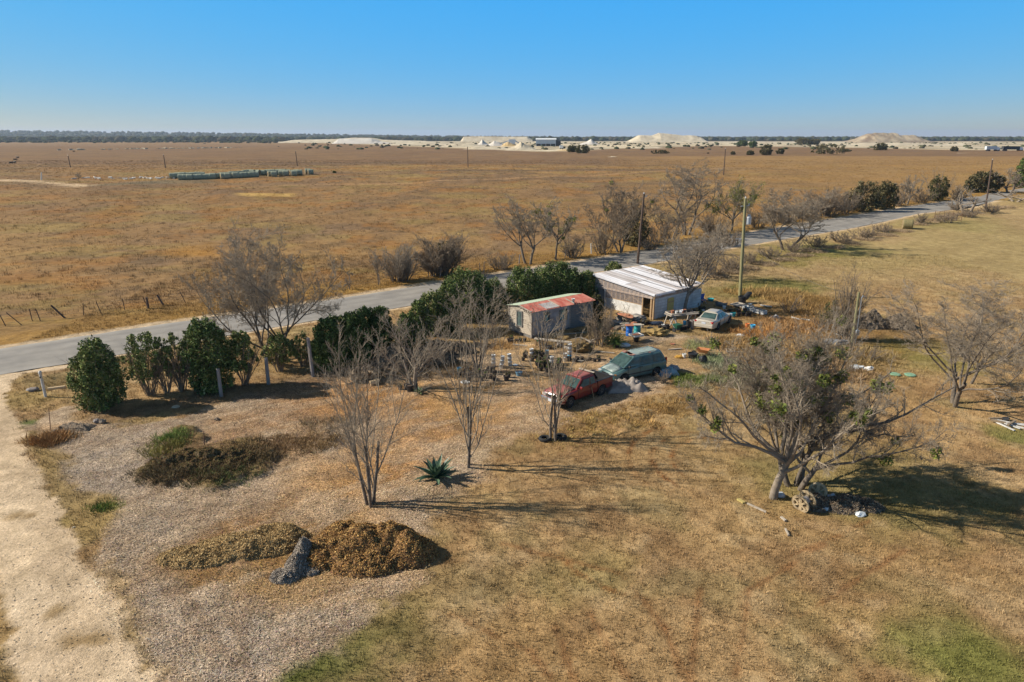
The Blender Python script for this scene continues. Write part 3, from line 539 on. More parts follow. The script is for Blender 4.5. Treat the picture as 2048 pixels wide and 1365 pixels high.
def bare_tree(label, px, py, top, width, seed, nst=1, spread=.5, style='round', name='bare_tree', cat='tree', mist=0, dens=1.18, bark=None, twig=None, r0=None, group=None, lean=(0, 0), trunk_h=.28, xoff=0, extra=None, mistr=.38):
    rng = np.random.default_rng(seed); b = on(px, py, .08); H = hgt(b, top)+.1; W = wid(b, width)
    bark = bark or m_bark; twig = twig or m_twig
    root = thing(name, label, cat, b, 0, group)
    r0 = r0 or H*.02; tw = max(.006, wid(b, 1)*.25)
    if style == 'round':      # short trunk, wide rounded crown of many limbs
        a = rng.uniform(0, 6.28)+np.arange(nst)*6.28/max(nst, 1); st = np.stack([np.cos(a)*.12*(nst > 1), np.sin(a)*.12*(nst > 1), a*0], 1)*r0*18
        d = np.stack([np.cos(a)*.28*(nst > 1)+lean[0], np.sin(a)*.28*(nst > 1)+lean[1], a*0+1], 1)
        P0, R0 = grow(st, d, np.full(nst, H*trunk_h), np.full(nst, r0), 5, rng, .05, .07, .75)
        nl = max(3, int(9/nst+1)); n = nst*nl; s = np.repeat(P0[:, -1], nl, 0)-np.repeat(P0[:, -1]-P0[:, -2], nl, 0)*rng.uniform(0, 1.6, (n, 1)); az = np.arange(n)*2.4+rng.uniform(0, .7, n)
        el = rng.uniform(.08, 1.0, n)**1.05*spread*1.6; d = np.stack([np.cos(az)*np.sin(el), np.sin(az)*np.sin(el), np.cos(el)], 1)
        P1, R1 = grow(s, d, H*(1-trunk_h)*rng.uniform(.75, 1.05, n), np.full(n, r0*.46), 9, rng, .035, .13, .16)
        P2, R2 = spawn(P1, R1, rng, int(round(9*dens)), .7, .46, 6, .25, .05, .16, .58)
        P3, R3 = spawn(P2, R2, rng, int(round(7*dens)), .72, .46, 5, .12, .05, .18, .55, minr=tw*1.2)
        P4, R4 = spawn(P3, R3, rng, int(round(6*dens)), .7, .55, 3, .1, .05, .2, .6, minr=tw)
        P5, R5 = spawn(P4, R4, rng, 3, .7, .6, 3, .1, .04, .2, .6, minr=tw)
        L = [(P0, R0, 9), (P1, R1, 6), (P2, R2, 4), (P3, R3, 3), (P4, R4, 3), (P5, R5, 3)]; nt_ = 2
    elif style == 'vase':     # several thin stems from the ground, ascending twigs
        a = rng.uniform(0, 6.28)+np.arange(nst)*6.28/nst; st = np.stack([np.cos(a), np.sin(a), a*0], 1)*.16
        d = np.stack([np.cos(a)*.09, np.sin(a)*.09, a*0+1], 1)
        P0, R0 = grow(st, d, np.full(nst, H*.40), np.full(nst, r0), 6, rng, .02, .04, .72)
        nl = max(2, int(11/nst)); n = nst*nl; f = rng.uniform(.15, 1, n); K = 5; ii = np.repeat(np.arange(nst), nl); fi = f*(K-.01); i0 = fi.astype(int); fr = (fi-i0)[:, None]
        s = P0[ii, i0]*(1-fr)+P0[ii, np.minimum(i0+1, 5)]*fr; az = np.arange(n)*2.4; el = rng.uniform(.15, .95, n)*spread*1.5
        d = np.stack([np.cos(az)*np.sin(el), np.sin(az)*np.sin(el), np.cos(el)], 1)
        P1, R1 = grow(s, d, (H-s[:, 2])*rng.uniform(.85, 1.05, n), np.full(n, r0*.42), 7, rng, .05, .07, .25)
        P2, R2 = spawn(P1, R1, rng, int(9*dens), .55, .42, 5, .1, .08, .09, .6)
        P3, R3 = spawn(P2, R2, rng, int(7*dens), .55, .45, 4, .1, .08, .1, .6, minr=tw*1.2)
        P4, R4 = spawn(P3, R3, rng, int(3*dens), .5, .5, 3, .1, .08, .1, .6, minr=tw*1.0)
        L = [(P0, R0, 8), (P1, R1, 5), (P2, R2, 4), (P3, R3, 3), (P4, R4, 3)]; nt_ = 1
    elif style == 'shrub':    # many stems from the ground
        n = int(26*dens); a = rng.uniform(0, 6.28, n); rr = rng.uniform(0, .45, n)*W*.5; st = np.stack([np.cos(a)*rr, np.sin(a)*rr*.7, a*0], 1)
        el = rng.uniform(0, 1, n)*spread; d = np.stack([np.cos(a)*np.sin(el), np.sin(a)*np.sin(el), np.cos(el)], 1)
        P1, R1 = grow(st, d, H*rng.uniform(.6, 1.05, n), np.full(n, r0*.5), 6, rng, .02, .12, .3)
        P2, R2 = spawn(P1, R1, rng, int(10*dens), .6, .45, 5, .1, .06, .15, .6)
        P3, R3 = spawn(P2, R2, rng, int(9*dens), .7, .5, 3, .1, .04, .18, .6, minr=tw*1.2)
        L = [(P1, R1, 5), (P2, R2, 3), (P3, R3, 3)]; nt_ = 1
    pts = np.concatenate([l[0].reshape(-1, 3) for l in L]); top_ = np.percentile(pts[:, 2], 99.7); x0, x1 = np.percentile(pts[:, 0], [.6, 99.4]); y0, y1 = np.percentile(pts[:, 1], [1, 99])
    sx = W/(x1-x0); sy = W*.92/(y1-y0); szz = H/top_; cx = (x0+x1)/2; cxt = wid(b, xoff)
    G_ = []
    for P, Rr, ns in L:
        Q = P.copy(); fz = np.clip(P[..., 2]/(top_*trunk_h*1.2), 0, 1)**1.3
        rn = np.clip(np.hypot((P[..., 0]-cx)/max(x1-cx, .1), P[..., 1]/max(y1, .1)), .12, 1.6); fan = np.clip(rn**-.2, .85, 1.4) if style == 'round' else 1.0; fs = np.clip(P[..., 2]/top_, 0, 1)**1.1
        s_ = 1+(sx*fan-1)*fz; sy_ = sy*fan; Q[..., 0] = P[..., 0]*s_+(cxt-cx*sx)*fs; Q[..., 1] = P[..., 1]*(1+(sy_-1)*fz); Q[..., 2] = P[..., 2]*szz
        G_.append((Q, Rr, ns))
    if extra:                 # long hand-placed limbs: list of polylines in metres
        for pl, rad in extra:
            pl = np.array(pl, float); k = len(pl); tt = np.linspace(0, k-1, 9); PP = np.stack([np.interp(tt, np.arange(k), pl[:, c]) for c in range(3)], 1)[None]
            PP = PP+rng.normal(0, .06, PP.shape); RR = np.linspace(rad, rad*.3, 9)[None]; G_.insert(nt_, (PP, RR, 6))
            a_, b_ = spawn(PP, RR, rng, 18, .75, .28, 6, .15, .05, .16, .5); c_, d_ = spawn(a_, b_, rng, 8, .7, .45, 5, .15, .04, .18, .6); e_, f_ = spawn(c_, d_, rng, 9, .7, .55, 3, .1, .03, .2, .6, minr=tw)
            G_ += [(a_, b_, 4), (c_, d_, 3), (e_, f_, 3)]; nt_ += 1
    tubes(G_[:nt_], 'trunk', bark, root); tubes(G_[nt_:], 'crown', twig, root)
    if mist:
        Q = G_[min(nt_+1, len(G_)-1)][0].reshape(-1, 3); Q1 = G_[nt_][0].reshape(-1, 3); Q = np.concatenate([Q[rng.integers(0, len(Q), mist)], Q1[rng.integers(0, len(Q1), mist)]]); Q = Q[Q[:, 2] > H*.2]
        V, F, cc = leafball(Q, rng.uniform(.5, 1.2, len(Q))*mistr, 90, .09, rng, MIST); o = np_mesh('mistletoe', V, F, m_leaf, root, fcol=cc); o['label'] = 'green mistletoe clumps in the bare branches'
    return root
def evergreen(label, px, py, top, width, seed, cols, name='evergreen_shrub', cat='shrub', group=None, nb=16, open_=0, leaf=.10, nl=420, stems=10, depth=None, widen=1.0, spire=0):
    rng = np.random.default_rng(seed); b = on(px, py, .05); H = hgt(b, top); W = wid(b, width)*.5; D = (depth or min(W*2, 3.2))*.5
    root = thing(name, label, cat, b, 0, group); cs = []; rd = []
    lo = .30 if open_ else 0
    rb0 = min(W*.50, H*.27)*(.8 if open_ else 1)
    for i in range(nb):
        f = (i+.5)/nb; z = H*(lo+(1-lo)*f); hw = W*(math.sin(math.pi*min(.5, .18+f*.9)) if f < .5 else math.cos((f-.5)*math.pi*.78)**.7)*(1-spire*f)
        a = i*2.4+rng.uniform(0, 1.2); q = rng.uniform(.5, 1.0); r_b = rb0*rng.uniform(.62, 1.0)*(1 if f < .7 else .72)
        cs.append((math.cos(a)*max(0, hw-r_b*.75)*q, math.sin(a)*max(0, D*hw/W-r_b*.6)*q, min(max(z, r_b*.35), H-r_b*.7))); rd.append(r_b)
    for i in range(nb*4):     # ragged sprigs all round the outline
        a = rng.uniform(0, 6.28); f = rng.uniform(lo+.05, 1.0); hw = W*(math.sin(math.pi*min(.5, .2+f*.9)) if f < .5 else math.cos((f-.5)*math.pi*.86)**.8); cs.append((math.cos(a)*hw*rng.uniform(.7, 1.02), math.sin(a)*D*hw/W*rng.uniform(.6, .95), H*f*rng.uniform(.93, 1.05))); rd.append(rb0*rng.uniform(.14, .40))
    rd = np.array(rd); cnt = np.maximum(30, (nl*(.85 if open_ else 1.25)*(rd/rd.max())**1.6)).astype(int); cs = np.repeat(np.array(cs), np.maximum(1, cnt//30), 0); rr_ = np.repeat(rd, np.maximum(1, cnt//30)); V, F, cc = leafball(cs, rr_, 30, leaf*.85, rng, np.array(cols), 1.45); k = V.reshape(-1, 4, 3)[:, :, 2].min(1) > .02; V = V.reshape(-1, 4, 3)[k].reshape(-1, 3); cc = cc[k]; F = np.arange(len(V)).reshape(-1, 4)
    np_mesh('foliage', V, F, m_leaf, root, fcol=cc)
    n = stems; a = rng.uniform(0, 6.28, n); rr = rng.uniform(0, .3, n)*min(W, .9); st = np.stack([np.cos(a)*rr, np.sin(a)*rr, a*0], 1); d = np.stack([np.cos(a)*.3, np.sin(a)*.2, a*0+1], 1)
    P1, R1 = grow(st, d, H*rng.uniform(.6, .9, n), np.full(n, .03), 6, rng, .02, .08, .4); P2, R2 = spawn(P1, R1, rng, 8, .5, .4, 4, .2, .08, .1, .6)
    P2[..., 2] = np.minimum(P2[..., 2], H*.97); tubes([(P1, R1, 4), (P2, R2, 3)], 'stems', m_twig2, root)
    return root
DARK = [(.075,.115,.03),(.105,.15,.042),(.055,.085,.026),(.16,.19,.06)]; MID = [(.14,.18,.045),(.19,.22,.065),(.085,.12,.035),(.25,.235,.10)]; JUN = [(.10,.095,.04),(.15,.125,.06),(.075,.07,.035),(.19,.155,.085)]; OLV = [(.085,.09,.03),(.12,.11,.045),(.05,.06,.025),(.15,.12,.06)]

# yard trees
bare_tree('slender bare tree with three trunks in front of the agave, nearest the brown mulch pile', 741, 1008, 655, 205, 11, 3, .55, 'vase', dens=1.47, r0=.085, twig=m_twig, group='bare yard trees', xoff=16)
bare_tree('thin bare tree with two straight trunks just behind the agave', 937, 934, 612, 175, 12, 2, .6, 'vase', dens=1.00, r0=.085, group='bare yard trees')
bare_tree('bare tree growing between two old tires in front of the red pickup', 1107, 880, 618, 170, 13, 3, .6, 'vase', dens=1.12, r0=.08, group='bare yard trees')
bare_tree('bushy grey bare tree with potted agaves round its foot', 828, 778, 628, 172, 14, 3, .62, 'vase', dens=1.53, r0=.11, twig=m_twig, bark=m_palebark, group='bare yard trees', xoff=12)
bare_tree('bare tree standing in the black pots left of the stacked white buckets', 957, 745, 560, 145, 15, 4, .6, 'vase', dens=1.36, r0=.075, group='bare yard trees')
bare_tree('thin bare tree among black pots in front of the red roofed shed', 1086, 706, 600, 90, 16, 3, .5, 'vase', dens=0.83, r0=.05, group='bare yard trees')
bare_tree('leafless multi-stemmed bush between the red roofed shed and the greenhouse', 1203, 690, 598, 95, 17, 5, .6, 'shrub', name='bare_bush', cat='shrub', dens=0.89, twig=m_twig2, r0=.08)
bare_tree('bare forking tree growing in front of the greenhouse beside the potting table', 1368, 622, 445, 168, 18, 1, .62, 'round', dens=1.18, bark=m_palebark, trunk_h=.25, r0=.24, xoff=22, group='bare yard trees')
bare_tree('large spreading bare tree by the road above the left hedge', 548, 722, 452, 285, 119, 4, .6, 'round', dens=1.6, trunk_h=.16, r0=.16)
def loc(px, py, tx, ty, dy=0):    # local offset (metres) from base pixel to a point seen at tx,ty, dy metres deeper
    b = on(px, py, .08); d = ray(tx, ty); t = (b.y+dy)/d[1]; return (t*d[0]-b.x, dy, CAM_H+t*d[2]-b.z)
bare_tree('big leaning mesquite with mistletoe and a long low limb reaching right', 1592, 972, 668, 330, 21, 3, .62, 'round', dens=1.53, mist=22, trunk_h=.22, r0=.15, bark=m_bark, xoff=36, mistr=.30,
    extra=[([(0,0,.2), loc(1592,972,1625,890), loc(1592,972,1690,862,-.5), loc(1592,972,1765,845,-.8), loc(1592,972,1830,820,-.6), loc(1592,972,1905,775,0)], .10),
           ([loc(1592,972,1690,862,-.5), loc(1592,972,1750,868,-1.6), loc(1592,972,1830,872,-2.4)], .07), ([(0,0,.2), loc(1592,972,1640,850,1), loc(1592,972,1700,800,2), loc(1592,972,1780,745,3)], .09)])
bare_tree('mesquite with a thick slanting grey trunk and mistletoe, left of the cable spool', 1546, 996, 640, 330, 22, 1, .62, 'round', dens=1.53, mist=18, trunk_h=.24, r0=.20, bark=m_palebark, xoff=-20, lean=(.12, .1), mistr=.30,
    extra=[([loc(1546,996,1560,915), loc(1546,996,1500,860,-.5), loc(1546,996,1455,820,-.6), loc(1546,996,1400,775,-.4)], .08), ([loc(1546,996,1565,900), loc(1546,996,1570,800,.6), loc(1546,996,1560,700,1)], .10)])
bare_tree('wide vase-shaped bare tree at the right edge of the lawn', 1908, 810, 572, 330, 23, 2, .68, 'round', dens=1.42, trunk_h=.24, r0=.15, xoff=12)
bare_tree('small bare tree half hidden behind the right edge tree', 1942, 768, 640, 110, 24, 1, .6, 'round', dens=0.94, trunk_h=.3, r0=.1, xoff=30)
bare_tree('scraggly tree with a vine on it left of the short meter pole', 1688, 682, 535, 80, 25, 2, .4, 'shrub', dens=0.94, name='scrub_tree', cat='tree', twig=m_twig2, r0=.1, xoff=10)
evergreen('green climbing vine clump under the scraggly tree by the meter pole', 1672, 655, 606, 70, 201, OLV, 'vine_clump', 'shrub', nb=7, nl=160, leaf=.09, stems=8)
# roadside trees on the far side, left to right
RG = 'trees along the far side of the road'
bare_tree('grey bare tree leaning left beside the road, first of the roadside trees', 1056, 528, 393, 118, 31, 2, .6, 'round', dens=1.12, trunk_h=.32, r0=.18, group=RG, xoff=-22)
bare_tree('bare roadside tree hung with yellow-green mistletoe balls', 1111, 520, 395, 100, 32, 1, .58, 'round', dens=1.00, trunk_h=.4, r0=.14, mist=9, group=RG, mistr=.5)
bare_tree('dense dark twiggy tree left of the brown utility pole', 1240, 505, 362, 140, 33, 3, .62, 'round', dens=1.30, trunk_h=.18, r0=.15, twig=m_twig2, group=RG, mist=3)
evergreen('dark juniper behind the foot of the brown utility pole', 1272, 492, 420, 56, 34, JUN, 'juniper', 'tree', nb=16, nl=260, leaf=.16, group=RG)
bare_tree('tall bare tree with two high forked tops, tallest on the roadside', 1372, 470, 322, 118, 35, 3, .42, 'round', dens=0.94, trunk_h=.35, r0=.2, group=RG)
bare_tree('bare tree under the tall forked tree, right of the brown pole', 1345, 480, 398, 120, 36, 3, .7, 'round', dens=0.94, trunk_h=.2, r0=.14, group=RG, twig=m_twig2)
bare_tree('tree laden with dark green mistletoe right behind the transformer pole', 1463, 462, 360, 105, 37, 2, .6, 'round', dens=1.06, trunk_h=.25, r0=.18, mist=34, group=RG, mistr=.75)
bare_tree('wide bare tree on the near verge right of the transformer pole', 1572, 500, 380, 150, 38, 2, .7, 'round', dens=1.30, trunk_h=.25, r0=.2, xoff=22)
bare_tree('bare twiggy thicket at the left end of the roadside cedar row', 1655, 432, 375, 90, 39, 1, .6, 'shrub', name='thicket', cat='shrub', dens=1.30, r0=.14, twig=m_twig2)
evergreen('grey-green cedar in the middle of the roadside bush row', 1725, 424, 368, 80, 40, JUN, 'cedar', 'tree', nb=16, nl=300, leaf=.2)
evergreen('dark green cedar at the right end of the roadside bush row', 1770, 419, 367, 56, 41, JUN[:3], 'cedar', 'tree', nb=14, nl=300, leaf=.2)
bare_tree('pale bare tree right of the cedar row', 1812, 408, 350, 62, 42, 2, .6, 'round', dens=0.94, trunk_h=.25, r0=.2, group=RG, bark=m_palebark)
evergreen('narrow vine-covered tree beside the road with bare tips', 1872, 402, 352, 40, 43, OLV, 'vine_tree', 'tree', nb=12, nl=220, leaf=.2)
bare_tree('bare tips above the narrow vine-covered roadside tree', 1874, 398, 336, 54, 44, 2, .5, 'shrub', name='bare_shrub', cat='shrub', dens=0.59, r0=.1)
bare_tree('low bare brush between the vine-covered tree and the green thicket', 1915, 400, 372, 46, 45, 1, .7, 'shrub', name='brush', cat='shrub', dens=0.83, r0=.12)
evergreen('broad dark green thicket behind the leaning roadside pole', 1965, 386, 346, 84, 46, JUN, 'thicket', 'shrub', nb=18, nl=300, leaf=.25)
bare_tree('bare grey tree at the right edge beyond the road', 2018, 388, 338, 74, 47, 2, .65, 'round', dens=1.06, trunk_h=.25, r0=.25, group=RG)
evergreen('tall dark green tree cut off by the right edge of the picture', 2052, 375, 312, 60, 48, DARK, 'evergreen_tree', 'tree', nb=14, nl=280, leaf=.28)
bare_tree('gnarled low bare tree at the near road edge by the leaning pole', 1933, 425, 372, 70, 49, 2, .85, 'round', dens=0.53, trunk_h=.35, r0=.28, bark=m_palebark)
bare_tree('gnarled half-fallen tree at the right edge of the near verge', 2030, 405, 372, 90, 50, 2, .95, 'round', dens=0.47, trunk_h=.3, r0=.25, bark=m_palebark)
# thickets on the far verge left part
bare_tree('bare grey thicket, left half of the brush clump above the road', 800, 562, 488, 90, 51, 1, .5, 'shrub', name='thicket', cat='shrub', dens=1.42, r0=.12)
bare_tree('taller olive thicket, right half of the brush clump above the road', 880, 552, 470, 110, 52, 1, .55, 'shrub', name='thicket', cat='shrub', dens=1.77, r0=.12, twig=m_twig2)
evergreen('small green juniper inside the brush clump above the road', 890, 550, 486, 56, 53, OLV, 'juniper', 'shrub', nb=9, nl=110, leaf=.13)
bare_tree('small bare sapling left of the brush clump above the road', 757, 570, 505, 34, 54, 1, .5, 'round', name='sapling', dens=0.83, trunk_h=.4, r0=.06)
bare_tree('short dead sapling beside the small bare sapling', 700, 580, 555, 20, 55, 1, .5, 'round', name='sapling', dens=0.59, trunk_h=.4, r0=.05)
for i, (px, py, tp, wd_, lb) in enumerate([(1290,492,470,46,'low brown brush right of the juniper at the road edge'),(1300,500,478,40,'low dry brush near the brown utility pole'),(1418,470,440,46,'bare brush under the tall forked tree'),(960,558,540,40,'low brush at the right foot of the clump above the road'),(1460,492,455,60,'grey brush by the road beneath the mistletoe tree')]):
    bare_tree(lb, px, py, tp, wd_, 60+i, 1, .6, 'shrub', name='brush', cat='shrub', dens=0.83, r0=.08, twig=m_twig2)
bare_tree('tall bare tree right behind the greenhouse tree by the verge', 1398, 560, 440, 110, 66, 2, .6, 'round', dens=1.00, trunk_h=.3, r0=.12)
# dry hedge bank along the near verge
for i, (px, py, tp, wd_) in enumerate([(1500,527,505,60),(1540,515,492,60),(1585,505,482,55),(1630,494,472,55),(1680,484,463,55),(1725,475,455,50),(1765,465,446,46),(1465,540,512,60),(1430,552,520,60)]):
    bare_tree(['dry bank bush %s' % s for s in ('second from the greenhouse on the near verge','third from the greenhouse on the near verge','just left of the wide bare verge tree','just right of the wide bare verge tree','midway between the wide verge tree and the single bale','two bushes left of the single bale','touching the single round bale','first beyond the greenhouse tree','directly behind the greenhouse tree')][i], px, py, tp, wd_, 70+i, 1, .8, 'shrub', name='dry_bush', cat='shrub', dens=0.89, r0=.07, twig=m_twig2, group='dry bushes on the near verge')
# evergreen hedge, left to right
HG = 'evergreen shrubs of the roadside hedge'
def eg(l, *a, **k): return evergreen(l, *a, group=HG, **k)
eg('big dense evergreen shrub at the left end of the hedge, nearest the white post', 205, 815, 688, 98, 81, MID, nb=26, nl=520)
eg('open evergreen shrub with bare lower stems, second in the hedge', 302, 792, 668, 82, 82, MID, nb=14, nl=330, open_=1, stems=26)
eg('thin reedy evergreen shrub, third in the hedge', 365, 785, 668, 50, 83, MID, nb=8, nl=260, open_=1, stems=30)
eg('tall full evergreen shrub behind the first wooden post', 425, 782, 646, 100, 84, DARK+MID, nb=24, nl=520, stems=22)
eg('evergreen shrub between the first and second wooden posts', 490, 770, 664, 60, 85, MID, nb=13, nl=380, open_=1, stems=20)
eg('low green shrub around the foot of the large roadside tree', 560, 742, 672, 66, 86, MID, nb=12, nl=260, open_=1, stems=18)
eg('sparse green shrub in front of the third wooden post', 605, 732, 670, 50, 87, MID, nb=9, nl=220, open_=1, stems=14)
eg('dark hedge shrub just right of the tallest wooden post', 662, 738, 640, 70, 88, DARK, nb=22, nl=620, depth=3)
eg('dark hedge shrub above the log pile', 712, 730, 628, 76, 89, DARK, nb=22, nl=620, depth=3)
eg('dark rounded hedge shrub right of the log pile', 765, 712, 620, 66, 90, DARK, nb=20, nl=560, depth=3)
eg('dark evergreen shrub behind the bushy grey tree', 818, 700, 628, 50, 91, DARK, nb=14, nl=420, depth=2.4)
eg('tall green shrub whose top reaches the road edge, left of the big dark clump', 868, 668, 588, 70, 92, MID, nb=20, nl=480)
eg('tallest evergreen shrub of the hedge, left of the red roofed shed', 935, 640, 546, 112, 93, DARK+MID, nb=30, nl=620)
eg('evergreen shrub just left of the shed wall', 985, 630, 562, 60, 94, DARK+MID, nb=18, nl=480)
eg('evergreen shrub behind the left end of the shed roof', 1045, 625, 540, 80, 95, DARK+MID, nb=20, nl=520)
eg('tall evergreen shrub behind the middle of the shed roof', 1112, 612, 530, 86, 96, DARK+MID, nb=24, nl=560)
eg('evergreen shrub behind the right end of the shed roof', 1170, 608, 546, 66, 97, DARK+MID, nb=18, nl=460)
eg('evergreen shrub between the shed roof and the greenhouse', 1196, 606, 572, 34, 98, DARK+MID, nb=14, nl=320)
eg('small rounded green shrub behind the greenhouse roof', 1226, 562, 526, 40, 99, MID, nb=10, nl=260)
eg('yellowish green shrub at the right corner of the shed', 1192, 640, 590, 30, 100, OLV, nb=8, nl=200)

eg('dark hedge shrub filling the gap above the log pile, second from the tall post', 688, 728, 632, 56, 111, DARK, nb=16, nl=480, depth=2.6)
eg('dark hedge shrub filling the gap right of the log pile', 740, 716, 618, 56, 112, DARK, nb=16, nl=480, depth=2.6)
eg('green shrub joining the dark hedge to the tall clump', 843, 688, 600, 50, 113, MID+DARK, nb=14, nl=380)
eg('green shrub pressed against the left of the tallest hedge shrub', 902, 662, 566, 70, 114, MID+DARK, nb=18, nl=460)
eg('low green shrub between the sparse shrub and the tall wooden post', 636, 736, 676, 34, 115, MID, nb=8, nl=180)
eg('green shrub linking the hedge behind the shed roof, left gap', 1078, 618, 540, 60, 116, DARK+MID, nb=14, nl=380)
eg('green shrub linking the hedge behind the shed roof, right gap', 1142, 612, 540, 60, 117, DARK+MID, nb=14, nl=380)
eg('thin green shrub between the second and third hedge shrubs', 335, 788, 676, 40, 118, MID, nb=8, nl=200, open_=1, stems=18)
eg('thin green shrub between the full shrub and the first post gap', 395, 784, 660, 46, 119, MID, nb=9, nl=230, open_=1, stems=18)
bare_tree('low bare brush between the mistletoe tree and the dense dark tree', 1145, 516, 470, 50, 500, 1, .65, 'shrub', name='brush', cat='shrub', dens=.9, r0=.09, twig=m_twig2)
bare_tree('bare brush at the left foot of the dense dark tree', 1205, 508, 440, 70, 501, 1, .65, 'shrub', name='brush', cat='shrub', dens=.9, r0=.09, twig=m_twig2)
bare_tree('grey brush between the juniper and the tall forked tree', 1320, 486, 430, 70, 502, 1, .65, 'shrub', name='brush', cat='shrub', dens=.9, r0=.09, twig=m_twig2)
bare_tree('grey brush between the tall forked tree and the mistletoe tree', 1425, 470, 425, 70, 503, 1, .65, 'shrub', name='brush', cat='shrub', dens=.9, r0=.09, twig=m_twig2)
bare_tree('grey brush right of the mistletoe tree beyond the road', 1510, 455, 410, 80, 504, 1, .65, 'shrub', name='brush', cat='shrub', dens=.9, r0=.09, twig=m_twig2)
bare_tree('grey brush behind the wide verge tree beyond the road', 1560, 445, 405, 70, 505, 1, .65, 'shrub', name='brush', cat='shrub', dens=.9, r0=.09, twig=m_twig2)
bare_tree('grey brush left of the twiggy thicket beyond the road', 1610, 438, 395, 70, 506, 1, .65, 'shrub', name='brush', cat='shrub', dens=.9, r0=.09, twig=m_twig2)
bare_tree('grey brush touching the left cedar of the roadside row', 1690, 428, 380, 60, 507, 1, .65, 'shrub', name='brush', cat='shrub', dens=.9, r0=.09, twig=m_twig2)
bare_tree('low brush between the pale bare tree and the vine-covered tree', 1840, 406, 378, 50, 508, 1, .65, 'shrub', name='brush', cat='shrub', dens=.9, r0=.09, twig=m_twig2)
bare_tree('low brush just right of the dark green cedar', 1795, 412, 380, 40, 509, 1, .65, 'shrub', name='brush', cat='shrub', dens=.9, r0=.09, twig=m_twig2)
bare_tree('low brush at the foot of the first roadside tree', 1000, 540, 505, 60, 510, 1, .65, 'shrub', name='brush', cat='shrub', dens=.9, r0=.09, twig=m_twig2)
# ------------------------------------------------------------ far country
rf = np.random.default_rng(77)
def far_at(px, D):                 # point at distance D (metres along Y) under image column px
    d = ray(px, 283); return Vector((d[0]/d[1]*D, D, 0))
m_wood = mat('woods', (1,1,1), rough=1, attr=True, spec=0)
def tree_blobs(name, X, Y, Z, Rr, cols, label, kind='stuff'):
    bm = bmesh.new(); bmesh.ops.create_icosphere(bm, subdivisions=1, radius=1); v0 = np.array([v.co[:] for v in bm.verts]); f0 = np.array([[v.index for v in f.verts] for f in bm.faces]); bm.free()
    n = len(X); k = len(v0); V = v0[None]*np.stack([Rr*1.25, Rr*1.25, Rr*.75], 1)[:, None]*rf.uniform(.7, 1.25, (n, k, 1)); V = V+np.stack([X, Y, Z+Rr*.45], 1)[:, None]
    F = (f0[None]+(np.arange(n)*k)[:, None, None]).reshape(-1, 3); cc = np.repeat(cols[rf.integers(0, len(cols), n)]*rf.uniform(.7, 1.3, (n, 1)), len(f0), 0)
    o = np_mesh(name, V.reshape(-1, 3), F, m_wood, fcol=cc); tag(o, label, None, None, kind); return o
WC = np.array([(.045,.055,.03),(.06,.065,.035),(.08,.07,.045),(.05,.06,.03)])
n = 9000; u = rf.uniform(-.85, .85, n); D = 1950*(5200/1950)**rf.uniform(0, 1, n)**1.1; X = u*D
keep = (fbm(X/500, D/500, 3) > .33) | (D > 2500); keep &= ~((u > -.32) & (D < 2350)); X = X[keep]; D = D[keep]
tree_blobs('woods', X, D, gzn(X, D), rf.uniform(6, 13, len(X)), WC, 'far dark woods along the horizon')
n = 420; u = rf.uniform(-.85, -.33, n); D = 1750-u*0+rf.normal(0, 90, n)-260*rf.uniform(0, 1, n)**2; X = u*D
tree_blobs('scrub', X, D, gzn(X, D)-.5, rf.uniform(1.5, 4.5, n), WC*1.2, 'scattered scrub in front of the far woods')
n = 560; u = rf.uniform(-.3, .82, n); D = rf.uniform(620, 1500, n); X = u*D
tree_blobs('quarry_scrub', X, D, gzn(X, D)-.5, rf.uniform(.8, 2.6, n), WC*1.2, 'scrub growing across the quarry ground')
# quarry heaps: real mounds with a foot, a ridge and slopes of loose stone
m_lime = mat('limestone', (.66,.56,.40), (.46,.38,.26), .06, .95, .6, .4); m_grey = mat('gravel_heap', (.58,.52,.45), (.68,.62,.54), .05, .95, .5, .4); m_orange = mat('orange_earth', (.62,.42,.17), (.55,.40,.22), .1, .95); m_spoil = mat('spoil', (.19,.13,.085), (.46,.37,.25), .035, .95, .8, .3, detail=6)
def heap(label, base, prof, depth, mt, seed, name='quarry_heap', D=None, rough=.05):
    """prof: (px, py_top) along the ridge; base: py of the foot; depth: metres front to back"""
    rng = np.random.default_rng(seed); bpt = at(prof[0][0], base); D = D or bpt.y; n = max(24, len(prof)*6); m_ = 14; k = np.linspace(0, len(prof)-1, n)
    px = np.interp(k, np.arange(len(prof)), [p[0] for p in prof]); py = np.interp(k, np.arange(len(prof)), [p[1] for p in prof]); c = ray(1024, 682)
    xs = np.array([ray(a, 283)[0]/ray(a, 283)[1] for a in px])*D; zg = T(D); tops = np.array([CAM_H+ray(1024, b)[2]/ray(1024, b)[1]*(D+depth*.35)-zg for b in py]); tops = np.maximum(tops, .15)
    x0 = xs[n//2]; V = []
    g1 = fbm(np.arange(n)[:, None]*.45+seed*7.1+0*np.arange(m_+1)[None], np.arange(m_+1)[None]*.45+0*np.arange(n)[:, None], seed)*2-1
    for i in range(n):
        for j in range(m_+1):
            f = j/m_; y = (f-.35)*depth; s = 1-abs(f-.35)/(.35 if f < .35 else .65); z = tops[i]*min(1, s*1.15)*(1+rough*2.2*g1[i, j]); V.append((xs[i]-x0+0, y+depth*.35, z-.3 if s < .05 else z))
    F = [(i*(m_+1)+j, (i+1)*(m_+1)+j, (i+1)*(m_+1)+j+1, i*(m_+1)+j+1) for i in range(n-1) for j in range(m_)]
    mb = MB().add(V, F); o = mb.build(name, mt, smooth=False); o.location = (x0, D, zg-.1); tag(o, label, 'heap'); return o
